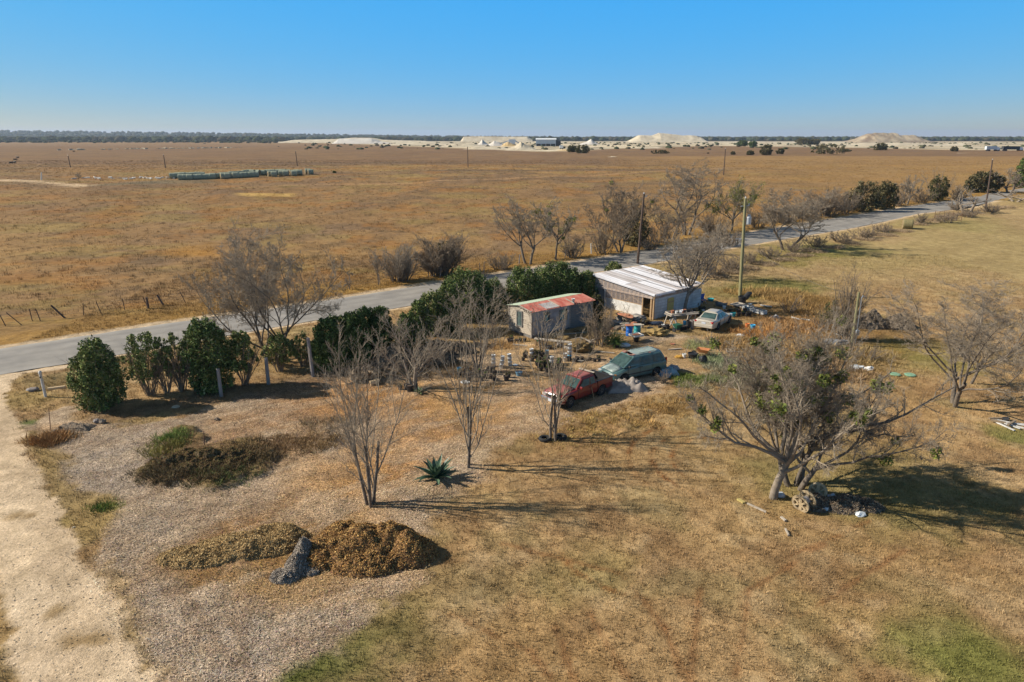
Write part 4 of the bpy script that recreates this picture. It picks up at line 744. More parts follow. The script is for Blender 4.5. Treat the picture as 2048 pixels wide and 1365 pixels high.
heap('long low limestone bank at the far left end of the quarry', 287, [(553,284),(580,280),(640,279),(672,278),(700,276),(735,276),(760,280),(800,281),(840,282),(870,284)], 90, m_lime, 1, 'quarry_bank', 1450)
heap('grey gravel bank in front of the left limestone bank', 290, [(662,285),(672,278),(700,277),(740,277),(756,283),(780,287)], 60, m_grey, 2, D=1250)
heap('pale limestone bank left of the small quarry cones', 297, [(735,291),(800,286),(850,285),(900,287),(960,289),(990,290)], 60, m_lime, 3, 'quarry_bank', 1000)
heap('white crushed stone heap in the middle of the quarry', 299, [(870,295),(905,287),(940,287),(965,291),(985,294)], 40, m_lime, 4, D=800)
heap('small sharp white cone beside the orange heap', 293, [(950,291),(957,287),(964,279),(970,285),(978,290)], 30, m_grey, 5, D=1000)
heap('second pale cone just left of the orange heap', 296, [(972,293),(988,282),(1000,286),(1012,293)], 30, m_grey, 6, D=900)
heap('small orange earth heap in the middle of the quarry', 297, [(1001,293),(1010,286),(1016,284),(1024,287),(1032,291)], 24, m_orange, 7, D=850)
heap('tan pointed stone cone with a wide foot, nearest quarry cone', 303, [(1010,300),(1030,292),(1042,284),(1050,288),(1065,294),(1080,302)], 34, m_lime, 8, D=600)
heap('low white bench of rubble under the nearest cone', 303, [(925,300),(950,294),(985,293),(1010,296),(1040,300)], 30, m_lime, 9, 'quarry_bank', 640)
heap('pale heap on the skyline behind the nearest cones', 288, [(920,282),(926,273.5),(960,273),(1010,274),(1055,274),(1065,279)], 90, m_lime, 10, D=1900, rough=.03)
heap('smooth grey cone right of the long metal building', 291, [(1160,289),(1175,284),(1184,278.5),(1190,283),(1200,289)], 36, m_grey, 11, D=1050)
heap('pale orange rubble heap below the metal building', 305, [(1112,303),(1125,299),(1145,299),(1160,303)], 20, m_orange, 12, D=560)
heap('huge white limestone pile with a stepped flat top', 285.5, [(1263,284),(1284,271),(1312,272),(1325,267),(1345,267.5),(1375,271),(1402,272),(1412,275),(1425,284)], 150, m_lime, 13, D=1700)
heap('long low white bank running right from the huge pile', 288, [(1420,285),(1450,284),(1520,283),(1580,285),(1640,284),(1700,284)], 60, m_lime, 14, 'quarry_bank', 1350)
heap('large brown-topped spoil pile on the right skyline', 288, [(1726,285),(1748,275),(1760,269),(1780,266.5),(1812,266.5),(1822,271),(1850,270.5),(1865,276),(1876,280),(1900,286)], 150, m_spoil, 15, D=1500, rough=.07)
heap('pale stone bench at the right foot of the spoil pile', 293, [(1700,291),(1740,287),(1800,286),(1870,287),(1905,289),(1945,287),(1958,292)], 60, m_lime, 16, 'quarry_bank', 900)
heap('thin white bank at the far right of the quarry', 297, [(1930,295),(1990,293),(2060,294),(2120,295)], 40, m_lime, 17, 'quarry_bank', 760)
heap('white stone strip beside the field at the lower right of the quarry', 309, [(1922,308),(1960,306),(2040,307),(2120,308)], 10, m_lime, 18, 'quarry_bank', 480)
heap('small white mound alone in the field below the quarry', 317, [(1218,316),(1226,312.5),(1236,313.5),(1246,316)], 6, m_lime, 19, D=385)
for i, (px, py0, wd_, hp, D) in enumerate([(1250,291,60,2,1150),(1350,294,80,2,900),(1470,292,70,2,1000),(1600,293,60,2,900),(1300,297,70,2,700),(1180,296,60,2,760)]):
    heap('low rubble terrace of the quarry, number %s from the left' % ['two','four','five','six','three','one'][i], 0, [(px-wd_/2,py0),(px-wd_/4,py0-hp),(px,py0-hp*.6),(px+wd_/4,py0-hp),(px+wd_/2,py0)], 26, m_spoil if i % 2 else m_lime, 30+i, 'rubble_terrace', D)
# quarry building
m_mw = mat('pale_metal', (.62,.66,.68), (.56,.60,.62), .2, .5); m_dk = mat('near_black', (.05,.05,.055), rough=.9); m_roofw = mat('white_metal', (.82,.82,.80), rough=.4)
b = far_at(1092, 900); b.z = T(900)
t = thing('quarry_shed', 'long pale metal building with a white roof in the quarry', 'building', b, R(-4))
MB().box((0,0,5.4), (25,13,5.2)).build('wall', m_mw, t); MB().box((0,0,1.4), (23.6,12,2.8)).build('base_shade', m_dk, t)  # lower box is solid; its near-black colour stands for shade between the columns
for x in (-12,-6,0,6,12): MB().box((x,-6.2,1.4), (.6,.5,2.8)).build('column', m_mw, t)
m = MB(); m.add([(-13,-7,8),(13,-7,8),(13,0,9.6),(-13,0,9.6),(13,7,8),(-13,7,8)], [(0,1,2,3),(3,2,4,5)]); m.build('roof', m_roofw, t, solid=.2)
MB().box((15.5,1,3.4), (6,9,6.8)).build('annex', m_dk, t)
b = far_at(1024, 980); b.z = T(980)
t = thing('crusher_plant', 'white and blue crushing plant left of the metal building', 'machine', b)
MB().box((0,0,5), (9,6,6)).build('housing', m_roofw, t); m = MB(); m.bar((-3,0,7), (-19,0,1), 1.2); m.bar((3,0,7), (13,0,1), 1.2); m.build('conveyor', m_mw, t); 
for x in (-3.5,3.5):
    for y in (-2,2): MB().box((x,y,1), (.6,.6,2)).build('leg', m_dk, t)
b = far_at(1123, 640); b.z = T(640); t = thing('box_trailer', 'small white box trailer in front of the quarry', 'trailer', b); MB().box((0,0,2.3), (3.4,2.4,2.2)).build('body', m_roofw, t, bevel=.05); m = MB()
for x in (-1,1): m.tube([(x,-1.2,.5),(x,1.2,.5)], .5, 10)
m.build('wheel', m_dk, t)
def truck_far(label, px, D, c, L=11, name='haul_truck'):
    b = far_at(px, D); b.z = T(D); t = thing(name, label, 'truck', b)
    MB().box((-1.5,0,2.4), (L-3,2.5,2.6)).build('trailer_body', c, t, bevel=.05); m = MB(); m.loft([[(L/2-3,y,z) for y,z in ((-1.2,.8),(1.2,.8),(1.2,3.2),(-1.2,3.2))], [(L/2-1,y,z) for y,z in ((-1.2,.8),(1.2,.8),(1.15,2.9),(-1.15,2.9))], [(L/2,y,z) for y,z in ((-1.1,.8),(1.1,.8),(1.1,1.8),(-1.1,1.8))]]); m.build('cab', m_roofw, t)
    for x in (-L/2+1.5,-L/2+2.8,L/2-3.2,L/2-.9): MB().tube([(x,-1.25,.55),(x,1.25,.55)], .55, 10).build('wheel', m_dk, t)
truck_far('grey trailer truck parked at the far right of the quarry', 1988, 560, m_mw); truck_far('white cabbed truck with a dark trailer at the right edge of the quarry', 2028, 560, m_dk, 16)
# live oaks and trees between the field and the quarry
def far_oak(label, px, py, top, width, seed, cols=JUN, nl=160):
    return evergreen(label, px, py, top, width, seed, cols, 'oak_tree', 'tree', nb=16, nl=nl, leaf=wid(at(px,py), 1.2), stems=5, depth=wid(at(px,py), width*.8), group='oaks below the quarry')
far_oak('largest dark live oak standing alone below the spoil pile', 1655, 309, 290, 66, 301)
far_oak('round oak tree below the huge limestone pile', 1532, 311, 291, 26, 302); far_oak('smaller oak just right of the round oak', 1560, 309, 298, 18, 303)
far_oak('low oak bush left of the round oak', 1500, 311, 302, 16, 304); far_oak('tiny oak bush left of all the field oaks', 1466, 310, 304, 9, 305)
far_oak('pair of quarry oaks, left one', 1484, 293, 282, 24, 306, DARK); far_oak('pair of quarry oaks, right one', 1505, 294, 283, 18, 307, DARK)
far_oak('grey bare-looking oak at the foot of the spoil pile', 1760, 301, 287, 30, 308, OLV); far_oak('small oak right of the grey oak under the spoil pile', 1908, 304, 294, 16, 309)
far_oak('oak grove crown on the quarry skyline left of the spoil pile, left', 1605, 290, 277, 30, 310, JUN); far_oak('oak grove crown on the quarry skyline left of the spoil pile, right', 1628, 290, 279, 24, 311, JUN)
far_oak('tall bush clump below the metal building', 1165, 307, 291, 30, 312, OLV); far_oak('low bush clump left of the tall clump below the metal building', 1143, 305, 292, 20, 313, OLV)
far_oak('row of low bushes in the field right of the mound', 1318, 308, 301, 40, 314, JUN); far_oak('dark bush at the right end of the field oaks row', 1690, 304, 299, 24, 315, JUN)
bare_tree('lone bare sapling beside the far farm track', 158, 363, 345, 14, 316, 1, .5, 'round', name='sapling', dens=.5, trunk_h=.4)
# ------------------------------------------------------------ hay bales
m_hay = mat('netted_hay', (.24,.27,.19), (.36,.37,.26), 6, .9, .03, 20); m_hayend = mat('hay_end', (.34,.25,.13), (.24,.17,.09), 8, .95, .02, 30); m_bale = mat('weathered_bale', (.20,.17,.08), (.28,.23,.10), 5, .95, .03, 20)
def make_bale(r, L, mside, mend, label, name='hay_bale', group=None):
    t = thing(name, label, 'hay bale', (0,0,0), 0, group); M = Matrix.Rotation(R(90), 4, 'Y')
    m = MB(); prof = [(r*.93,-L/2),(r,-L/2+.08)]+[(r*(1+.012*math.sin(i*2.1)), -L/2+.08+(L-.16)*i/8) for i in range(1,8)]+[(r,L/2-.08),(r*.93,L/2)]
    m.lathe(prof, (0,0,r*.96), 22, M); m.build('netting', mside, t, smooth=True)
    for s in (-1,1):
        m = MB()
        for k in range(7): m.lathe([(r*.93*(7-k)/7, s*(L/2+.004+.006*(k%2))),(r*.93*(6-k)/7, s*(L/2+.012+.006*(k%2)))], (0,0,r*.96), 22, M)
        m.build('end_face', mend, t)
    return t
b0 = make_bale(.78, 1.55, m_hay, m_hayend, 'hay bale', group='hay bales in the field row'); first = True
def bale_row(where, x0, y0, x1, y1, n, gap=0):
    global first
    a = at(x0, y0); c = at(x1, y1); d = c-a; rz = math.atan2(d.y, d.x)
    for i in range(n):
        p = a.lerp(c, (i+(rf.uniform(-.2,.2) if gap else 0))/max(1, n-1)); p.y += rf.normal(0,.12+gap*.6); p.z = gz(p.x, p.y)-.03; lb = 'green net-wrapped round hay bale, '+where; s = 1+rf.normal(0,.04)
        if first: b0.location = p; b0.rotation_euler = (0,0,rz); b0['label'] = lb; first = False
        else: copy_tree(b0, p, rz+rf.normal(0, .05+gap*.15), (s,s,s), label=lb)
bale_row('back row at the far left end of the stacks',346,358,405,356,7); bale_row('front row at the left end of the stacks',363,361,426,359,8); bale_row('back row just left of the middle',436,358,500,353,8); bale_row('front row just left of the middle',448,359,512,356.5,9); bale_row('loose run right of the middle, behind',505,353,575,351,8,1); bale_row('short run of three right of the middle, in front',540,355,560,354,3,1); bale_row('last five at the right end of the stacks',583,352.5,622,351,5,1); bale_row('pair standing before the right end run',568,354.5,585,354,2,1)
t = make_bale(.80, 1.5, m_bale, m_hayend, 'single weathered round bale at the near edge of the road verge'); t.location = on(1814, 458); t.rotation_euler = (0,0,R(-22)); t.name = 'round_bale'
# ------------------------------------------------------------ cattle
m_cow = mat('black_hide', (.015,.013,.012), rough=.7)
def make_cow(label, group):
    t = thing('cow', label, 'cow', (0,0,0), 0, group); m = MB()
    def ring(x, w_, zc, h_): return [(x, w_*math.cos(a*math.pi/5), zc+h_*math.sin(a*math.pi/5)) for a in range(10)]
    m.loft([ring(-1.05,.12,1.15,.22),ring(-.95,.30,1.08,.36),ring(-.6,.36,1.0,.42),ring(-.1,.38,.95,.45),ring(.35,.36,.98,.46),ring(.65,.27,1.05,.42),ring(.9,.17,1.1,.28),ring(1.15,.13,1.0,.2),ring(1.3,.12,.85,.15),ring(1.5,.11,.6,.13),ring(1.62,.07,.45,.09)])
    for x, y in ((-.8,.2),(-.8,-.2),(.5,.2),(.5,-.2)): m.tube([(x,y,.95),(x-.04*(x<0),y,.62),(x+.02,y,.35),(x,y,0)], [.15,.09,.06,.055], 7)
    m.tube([(-1.08,0,1.25),(-1.16,0,.9),(-1.14,0,.5)], [.04,.03,.05], 6)
    for s in (-1,1): m.tube([(1.25,s*.08,.95),(1.2,s*.26,.98)], [.05,.02], 5)
    m.build('body', m_cow, t, smooth=True); return t
c0 = make_cow('black cow grazing in the left group of four, lowest on the left', 'cattle grazing in the left field')
for i, (px, py, rz, lb) in enumerate([(23,328.5,.2,'black cow of the left group of four, nearest and leftmost'),(30,327.5,2.8,'black cow of the left group of four, close beside the leftmost'),(31,322,.4,'black cow of the left group of four, third up'),(36,318,3.0,'black cow of the left group of four, farthest and topmost'),(148,304.5,.1,'single black cow far out near the pale rubble line'),(557,294.5,.3,'tiny black cow below the left end of the quarry'),(1416,308,.2,'black cow on the dark field below the huge pile')]):
    p = at(px, py); p.z = gz(p.x, p.y)
    if i == 0: c0.location = p; c0.rotation_euler = (0,0,rz); c0.scale = (.7,.7,.7); c0['label'] = lb
    else: copy_tree(c0, p, rz, label=lb)
# pale rubble line across the far left field
m = MB(); ra = at(115,301); rb = at(480,296)
for i in range(90):
    f = rf.uniform(0,1); p = ra.lerp(rb, f); s = rf.uniform(.4,1.6); m.box((p.x+rf.normal(0,1)-ra.x, p.y+rf.normal(0,3)-ra.y, s*.3), (s*2.2,s,s*.7), rf.uniform(0,3), rf.uniform(-.3,.3))
o = m.build('rubble', m_lime); o.location = (ra.x, ra.y, T(ra.y)); tag(o, 'thin line of pale rubble across the far left field', None, None, 'stuff')
m = MB(); p0 = at(270,356)
for i in range(60):
    x, y, s = rf.normal(0,9), rf.normal(0,3), rf.uniform(.15,.5); m.box((x,y,s*.2), (s*2,s,s*.5), rf.uniform(0,3), rf.uniform(-.4,.4))
o = m.build('loose_stones', m_grey); o.location = p0; tag(o, 'grey stones lying left of the bale row', None, None, 'stuff')
# yellow hay litter flat on the field is ground colour; a small dark bush beside the row
far_oak('tiny dark bush right of the end of the hay bale row', 669, 347.5, 343, 7, 320, DARK, 60)
# ------------------------------------------------------------ buildings
rb_ = random.Random(8)
m_red = mat('red_corrugated', (.33,.06,.04), (.46,.19,.14), 1.6, .7, stretch=(1,.5,.3), detail=6); m_green = mat('green_corrugated', (.30,.38,.27), (.40,.45,.33), 2, .6)
m_board = mat('grey_board', (.40,.35,.29), (.26,.225,.19), 2.5, .95, .01, 20, stretch=(1,1,8)); m_darkboard = mat('weathered_board', (.13,.125,.12), (.24,.225,.21), 2.5, .95, .01, 20, stretch=(1,1,9))
m_palboard = mat('pale_board', (.52,.45,.36), (.38,.32,.25), 2.0, .95, .01, 20, stretch=(1,1,8)); m_ply = mat('weathered_plywood', (.25,.23,.23), (.42,.40,.39), 1.1, .9, detail=7)
m_white = mat('white_paint', (.70,.69,.66), (.50,.48,.44), 1.6, .6, detail=7); m_sid = mat('pale_siding', (.58,.61,.62), (.36,.37,.36), 1.1, .7, detail=7)
m_glass = mat('window_glass', (.05,.07,.07), (.12,.16,.15), 2, .12, spec=.8); m_teal = mat('teal_cloth', (.03,.28,.30), (.02,.14,.18), 6, .8)
m_wood = mat('new_timber', (.45,.30,.16), (.34,.22,.12), 3, .9, stretch=(1,1,4)); m_ywood = mat('yellow_timber', (.50,.40,.13), (.42,.32,.12), 3, .85, stretch=(6,6,1)); m_black = mat('black_plastic', (.018,.018,.02), (.03,.03,.032), 4, .5)
def clearmat(name, tint, alpha, c2=None, st=None):
    m = mat(name, tint, c2, 5 if not st else 1.2, .4, stretch=st, detail=6); N = m.node_tree.nodes; L = m.node_tree.links; b = N['Principled BSDF']
    tr = N.new('ShaderNodeBsdfTransparent'); mx = N.new('ShaderNodeMixShader'); mx.inputs[0].default_value = alpha; L.new(tr.outputs[0], mx.inputs[1]); L.new(b.outputs[0], mx.inputs[2]); L.new(mx.outputs[0], N['Material Output'].inputs[0]); return m
m_clear = clearmat('clear_corrugated', (.62,.52,.46), .42, (.45,.36,.32)); m_milk = clearmat('milky_corrugated', (.50,.48,.50), .93, (.80,.80,.83), (5,.25,1)); m_haze2 = clearmat('faded_corrugated', (.40,.35,.33), .80, (.66,.62,.62), (5,.3,1))
# --- shed with the red and green roof.  local x along the long wall, y to the back
sh0 = on(1063, 676, 0); SH = math.atan2(4.2, 5.4)
shed = thing('wooden_shed', 'small weathered shed with a red and green corrugated roof', 'shed', sh0, SH)
L_, W_, H1, HR = 6.9, 3.0, 2.35, 2.62
m = MB(); m.box((L_/2,W_/2,.14), (L_-.1,W_-.1,.28)); m.build('floor_skid', m_darkboard, shed)
# gable end at x=0 : pale horizontal boards
def boards(x0, x1, z0, z1, bh=.17, th=.035):
    out = []; z = z0
    while z < z1-.02: out.append((z, min(bh-.012, z1-z))); z += bh
    return out
m = MB()
for z, h in boards(0,0,.28,H1): m.box((.03*rb_.random(), W_/2, z+h/2), (.05, W_-.06, h), ry=0)
m.add([(0,0,H1),(0,W_,H1),(0,W_*.5,HR-.03),(.05,0,H1),(.05,W_,H1),(.05,W_*.5,HR-.03)], [(0,1,2),(5,4,3)]); m.build('gable_wall', m_palboard, shed)
f = MB(); wy = 1.55
for y in (wy-.36, wy+.36): f.box((-.05,y,1.45), (.07,.09,1.35))
for z in (.80,2.09): f.box((-.05,wy,z), (.08,.80,.09))
fr = f.build('window', m_darkboard, shed); MB().box((-.035,wy,1.45), (.02,.62,1.22)).build('pane', m_glass, fr)
m = MB()
for z, h in boards(0,0,.28,H1): m.box((L_, W_/2, z+h/2), (.05, W_-.06, h))
m.build('end_wall', m_darkboard, shed)
m = MB()
for z, h in boards(0,0,.28,H1): m.box((L_/2, W_, z+h/2), (L_, .05, h))
m.build('back_wall', m_darkboard, shed)
# long wall y=0 : plywood left part, raw boards right part, two openings
m = MB(); y = -.02
for x0, x1, z0, z1 in [(.06,1.35,.3,H1-.05),(1.35,1.95,.3,1.2),(1.95,3.0,.3,H1-.05),(3.0,3.95,.3,1.05),(3.95,4.25,.3,H1-.05),(3.0,3.95,2.05,H1-.05),(1.35,1.95,2.1,H1-.05)]: m.box(((x0+x1)/2, y, (z0+z1)/2), (x1-x0-.006, .04, z1-z0))
m.build('plywood_wall', m_ply, shed)
m = MB()
for z, h in boards(0,0,.28,H1): m.box((4.25+(L_-4.25)/2, 0+.012*rb_.random(), z+h/2), (L_-4.27, .05, h))
m.build('board_wall', m_darkboard, shed)
for xa, xb, za, zb, extra in [(1.35,1.95,1.2,2.1,0),(3.0,3.95,1.05,2.05,1)]:
    f = MB(); cx = (xa+xb)/2; cz = (za+zb)/2
    for x in (xa+.03, xb-.03): f.box((x,-.055,cz), (.07,.05,zb-za))
    for z in (za+.03, zb-.03): f.box((cx,-.055,z), (xb-xa-.14,.05,.07))
    o = f.build('window', m_darkboard, shed); MB().box((cx,.02,cz), (xb-xa-.1,.02,zb-za-.1)).build('pane', m_glass, o)
    MB().box((cx-.05,-.012,za+.35), ((xb-xa)*.6,.02,.5)).build('curtain', m_teal, o)
m = MB()
for x, y in ((0,0),(L_,0),(0,W_),(L_,W_)): m.box((x,y,H1/2+.1), (.12,.12,H1-.1))
m.box((4.24,-.05,1.3), (.10,.06,2.0)); m.build('corner_post', m_board, shed)
sl = math.atan2(HR-H1, W_/2)
for lab, y0, yd, mt in (('roof',-.22,1,m_red),('back_roof',W_+.22,-1,m_green)):
    m = MB(); ax = (1,0,0); ay = (0, yd*math.cos(sl), math.sin(sl)); m.corr((-.22,y0,H1-.02), L_+.5, (W_/2+.24)/math.cos(sl)-.02, ax, ay, .17, .022); m.build(lab, mt, shed)['label'] = 'rusty red corrugated roof slope' if yd == 1 else 'pale green corrugated roof slope'
m = MB(); m.corr((1.5,-.1,H1+.03), 1.4, 1.1, (1,0,0), (0,math.cos(sl),math.sin(sl)), .17, .02); m.build('roof_patch', m_ply, shed)
for a_, b_ in (((-.2,-.12,H1+.03),(-.2,W_/2,HR+.04)),((2.9,-.2,H1+.06),(2.9,1.3,HR+.05)),((4.6,-.2,H1+.06),(4.6,.9,HR))): MB().bar(a_, b_, .11, .04).build('roof_batten', m_palboard, shed)
for i in range(4): MB().bar((-.3,.2+i*.32,H1-.02+.04*i), (.2,.2+i*.32,H1-.02+.04*i), .05, .08).build('rafter_end', m_palboard, shed)
def bucket_mb(r=.15, h=.37): return MB().lathe([(r*.82,0),(r*.84,.01),(r,h-.06),(r*1.05,h-.06),(r*1.05,h-.02),(r,h),(r*.95,h),(r*.93,h*.25),(0,h*.25)], n=14)
m_bucket = mat('white_bucket', (.75,.75,.73), (.66,.66,.64), 3, .45); 
o = bucket_mb(.14,.34).build('bucket', m_bucket, smooth=True); o.location = shed.matrix_basis @ Vector((4.75,-.02,H1+.06)) if False else Matrix.LocRotScale(sh0, Matrix.Rotation(SH,3,'Z'), None) @ Vector((4.75,.12,H1+.07)); tag(o, 'pale bucket standing on the front edge of the red roof', 'bucket')
# --- greenhouse.  local x along the right wall, y along the left wall
g0 = on(1306, 638, 0); GH = math.atan2(4.6, 5.5); gx, gy = 7.3, 7.3; hn, hf = 2.45, 3.15
gh = thing('greenhouse', 'homemade greenhouse with a milky corrugated plastic roof and pale walls', 'greenhouse', g0, GH)
def zt(y): return hn+(hf-hn)*y/gy
# left wall (x=0): white panels below, clear sheets above on studs
m = MB(); m.box((0,3.6,.55), (.06,4.6,1.1)); m.build('white_panel', m_white, gh); m = MB()
for y in np.arange(1.35, gy, .55): m.box((.06,y,zt(y)/2+.05), (.06,.07,zt(y)-.12))
m.box((.02,4.3,1.12), (.09,5.9,.08)); m.box((.02,3.7,2.0), (.10,7.1,.10)); m.bar((.03,.1,hn-.1), (.03,gy-.1,hf-.1), .08, .08)
for a, b in (((1.4,1.2),(3.0,1.9)),((3.6,1.2),(2.2,1.9)),((1.0,2.1),(3.2,2.6)),((4,2.1),(5.6,2.7)),((.6,2.5),(2.4,2.1))): m.bar((.09,a[0],a[1]), (.09,b[0],b[1]), .06, .05)
for y in np.arange(.7, gy, 1.1): m.bar((.05,y,zt(y)-.07), (gx-.05,y,zt(y)-.07), .06, .10)
for x in np.arange(.9, gx, .9): m.bar((x,.06,hn-.14), (x,gy-.06,hf-.14), .05, .08)
for y in np.arange(.9, gy, .9): m.box((gx-.1,y,zt(y)/2), (.08,.08,zt(y)-.2))
m.build('timber_frame', m_wood, gh)
m = MB(); m.corr((-.03,1.3,1.16), 5.9, .85, (0,1,0), (0,0,1), .16, .018); m.build('lower_glazing', m_clear, gh)
m = MB(); k = 60
for i in range(k):       # upper sheet follows the sloping eave
    y0 = .02+(gy-.04)*i/k; y1 = .02+(gy-.04)*(i+1)/k; o0 = .018*math.sin(y0*39); o1 = .018*math.sin(y1*39); b = len(m.v)
    m.add([(-.10+o0-.12,y0,1.95),(-.10+o1-.12,y1,1.95),(-.05+o1,y1,zt(y1)),(-.05+o0,y0,zt(y0))], [(0,1,2,3)])
m.build('upper_glazing', m_clear, gh)
m = MB(); m.box((-.04,6.6,1.1), (.07,1.3,2.1)); dr = m.build('side_door', m_darkboard, gh); m = MB()
for y in (5.98,7.22): m.box((-.06,y,1.05), (.09,.08,2.1))
m.build('door_frame', m_white, dr)
# front wall (y=0): door gap at corner, siding, arched yellow door
m = MB(); m.box((-.02,.28,1.2), (.12,.16,2.35)); m.box((-.02,-.02,1.2), (.14,.14,2.35)); m.box((-.02,1.28,1.05), (.12,.12,2.1)); m.build('door_post', m_wood, gh)
m = MB()
for i, (x0, x1) in enumerate(((.12,1.35),(1.36,1.95),(2.95,4.3),(4.31,5.8),(5.81,7.28))): m.box(((x0+x1)/2,.012*(i%2),.98), (x1-x0-.01,.05,1.9))
m.box((2.45,.0,1.82), (1.0,.05,.22)); m.build('siding', m_sid, gh)
m = MB()
for z in np.arange(.3,1.9,.28): m.box((3.7,-.03,z), (7.0,.015,.02))
m.build('siding_seam', m_ply, gh)
m = MB(); m.add([(1.98,-.05,.05),(2.92,-.05,.05),(2.92,-.05,1.62),(2.75,-.05,1.74),(2.15,-.05,1.74),(1.98,-.05,1.62)], [(0,1,2,3,4,5)]); d = m.build('yellow_door', m_ywood, gh, solid=.05); m = MB()
for z in (.35,1.35): m.box((2.45,-.085,z), (.86,.03,.10))
m.build('door_brace', m_wood, d)
m = MB(); m.corr((.05,-.06,1.95), gx-.1, hn-1.97, (1,0,0), (0,0,1), .16, .018); m.build('front_glazing', m_clear, gh)
m = MB(); m.box((.6,.10,2.2), (.9,.1,.5)); m.box((gx,gy/2,.98), (.05,gy-.1,1.9)); m.box((gx/2,gy,1.5), (gx-.1,.05,3.0)); m.build('rear_wall', m_sid, gh)
# roof sheets running down the slope
ay = Vector((0, gy+.55, hf-hn+.04)); yl = ay.length; ayn = ay.normalized(); sw = gx/9
for i in range(9):
    mt = [m_haze2,m_haze2,m_milk,m_milk,m_haze2,m_milk,m_milk,m_haze2,m_milk][i]
    m = MB(); m.corr((-.2+i*(sw+.03),-.28,hn-.02+.004*(i%2)), sw+.06, yl*(.5 if i < 4 else 1), (1,0,0), ayn, .16, .024); m.build('roof_sheet', mt, gh)
    if i < 4: m = MB(); p = Vector((-.2+i*(sw+.03),-.28,hn+.012+.004*(i%2)))+ayn*yl*.47; m.corr(p, sw+.06, yl*.53, (1,0,0), ayn, .16, .024); m.build('roof_sheet', m_haze2 if i in (1,2) else m_milk, gh)
m = MB()
for i in range(12):      # edge sheet curling over the near corner
    a = i/12; 
for i in range(5): x = 1.3+i*1.3; m.bar((x,-.25,hn+.03), (x,gy+.2,hf+.07), .045, .02)
m.build('roof_strip', m_darkboard, gh)
m = MB(); rr = [[(-.22+.02*math.sin(y*30), y, zt(y)+.03), (-.30,y,zt(y)-.03), (-.30,y,zt(y)-.16)] for y in np.linspace(-.25,gy+.2,30)]; m.loft(rr, caps=False, closed=False); rr = [[(x,-.27,hn+.02),(x,-.36,hn-.04),(x,-.36,hn-.16)] for x in np.linspace(-.25,2.6,14)]; m.loft(rr, caps=False, closed=False); m.build('roof_edge', m_milk, gh, solid=.01)
# plants seen in the doorway
# ------------------------------------------------------------ vehicles.  x forward, y left, z up
m_tyre = mat('tyre', (.02,.02,.02), rough=.85); m_rim = mat('rim', (.45,.45,.46), (.30,.30,.31), 8, .4, metal=.6); m_cglass = mat('car_glass', (.03,.055,.05), (.07,.12,.11), 2.5, .05, spec=.9); m_chrome = mat('chrome', (.6,.6,.6), rough=.2, metal=.9)
m_redp = mat('red_paint', (.20,.010,.010), (.15,.018,.016), 2, .4, coat=.3); m_pink = mat('faded_red_paint', (.36,.13,.105), (.30,.06,.05), 1.6, .55); m_tealp = mat('teal_paint', (.07,.14,.14), (.09,.17,.165), 2, .3, coat=.5)
m_fade = mat('faded_teal_paint', (.33,.39,.35), (.27,.33,.30), 1.6, .45); m_primer = mat('bare_primer', (.36,.15,.11), (.42,.24,.18), 5, .8); m_beige = mat('beige_paint', (.47,.42,.34), (.50,.45,.37), 2, .35, coat=.4)
m_lamp = mat('headlamp', (.55,.55,.52), rough=.15, spec=.8); m_tail = mat('tail_lamp', (.45,.01,.01), rough=.2); m_trim = mat('dark_trim', (.02,.02,.022), rough=.6); m_amber = mat('amber_lamp', (.55,.20,.02), rough=.3); m_plate = mat('licence_plate', (.6,.62,.66), rough=.5)
def shell(stations):
    """stations: x, zb, zs(shoulder), zt(top centre), wb, wm, ws"""
    rings = []
    for x, zb, zs, ztp, wb, wm, ws in stations:
        half = [(wb*.85, zb), (wb, zb+.05), (wm*.99, zb+.18), (wm, (zb+zs)/2+.06), (wm*.985, zs-.10), (ws, zs), (ws*.82, (zs*.45+ztp*.55)), (ws*.4, ztp)]
        rings.append([(x,y,z) for y,z in half]+[(x,0,ztp+.005)]+[(x,-y,z) for y,z in half[::-1]]+[(x,0,zb)])
    return MB().loft(rings)
def cut(o, cyls):
    for (x, y, z, r, w_) in cyls:
        c = MB().tube([(x,y-w_/2,z),(x,y+w_/2,z)], r, 20).build('cutter', m_trim); c.parent = o.parent
        md = o.modifiers.new('c', 'BOOLEAN'); md.operation = 'DIFFERENCE'; md.object = c; md.solver = 'EXACT'
    bpy.context.view_layer.update(); dg = bpy.context.evaluated_depsgraph_get(); me = bpy.data.meshes.new_from_object(o.evaluated_get(dg))
    for md in list(o.modifiers):
        if md.type == 'BOOLEAN': c = md.object; o.modifiers.remove(md); bpy.data.objects.remove(c)
    o.modifiers.clear(); o.data = me
def wheel(t, x, y, r, w_=.22, side=1):
    m = MB(); m.lathe([(r*.62,-w_/2),(r*.95,-w_/2),(r,-w_/2+.03),(r,w_/2-.03),(r*.95,w_/2),(r*.62,w_/2)], (0,0,0), 22, Matrix.Rotation(R(90), 4, 'X')); o = m.build('wheel', m_tyre, t, smooth=False); o.location = (x, y, r)
    m = MB(); yy = side*(w_/2-.03); m.lathe([(r*.64,0),(r*.60,-.02),(r*.2,.01),(0,.02)], (0,0,0), 18, Matrix.Translation((0,yy,0)) @ Matrix.Rotation(R(-90*side), 4, 'X'))
    for k in range(6): a = k*math.pi/3; m.bar((math.cos(a)*r*.15, yy+side*.012, math.sin(a)*r*.15), (math.cos(a)*r*.58, yy+side*.004, math.sin(a)*r*.58), .05, .02)
    m.build('rim', m_rim, o); m = MB()
def bil(q, u, v): return (q[0]*(1-u)+q[1]*u)*(1-v)+(q[3]*(1-u)+q[2]*u)*v
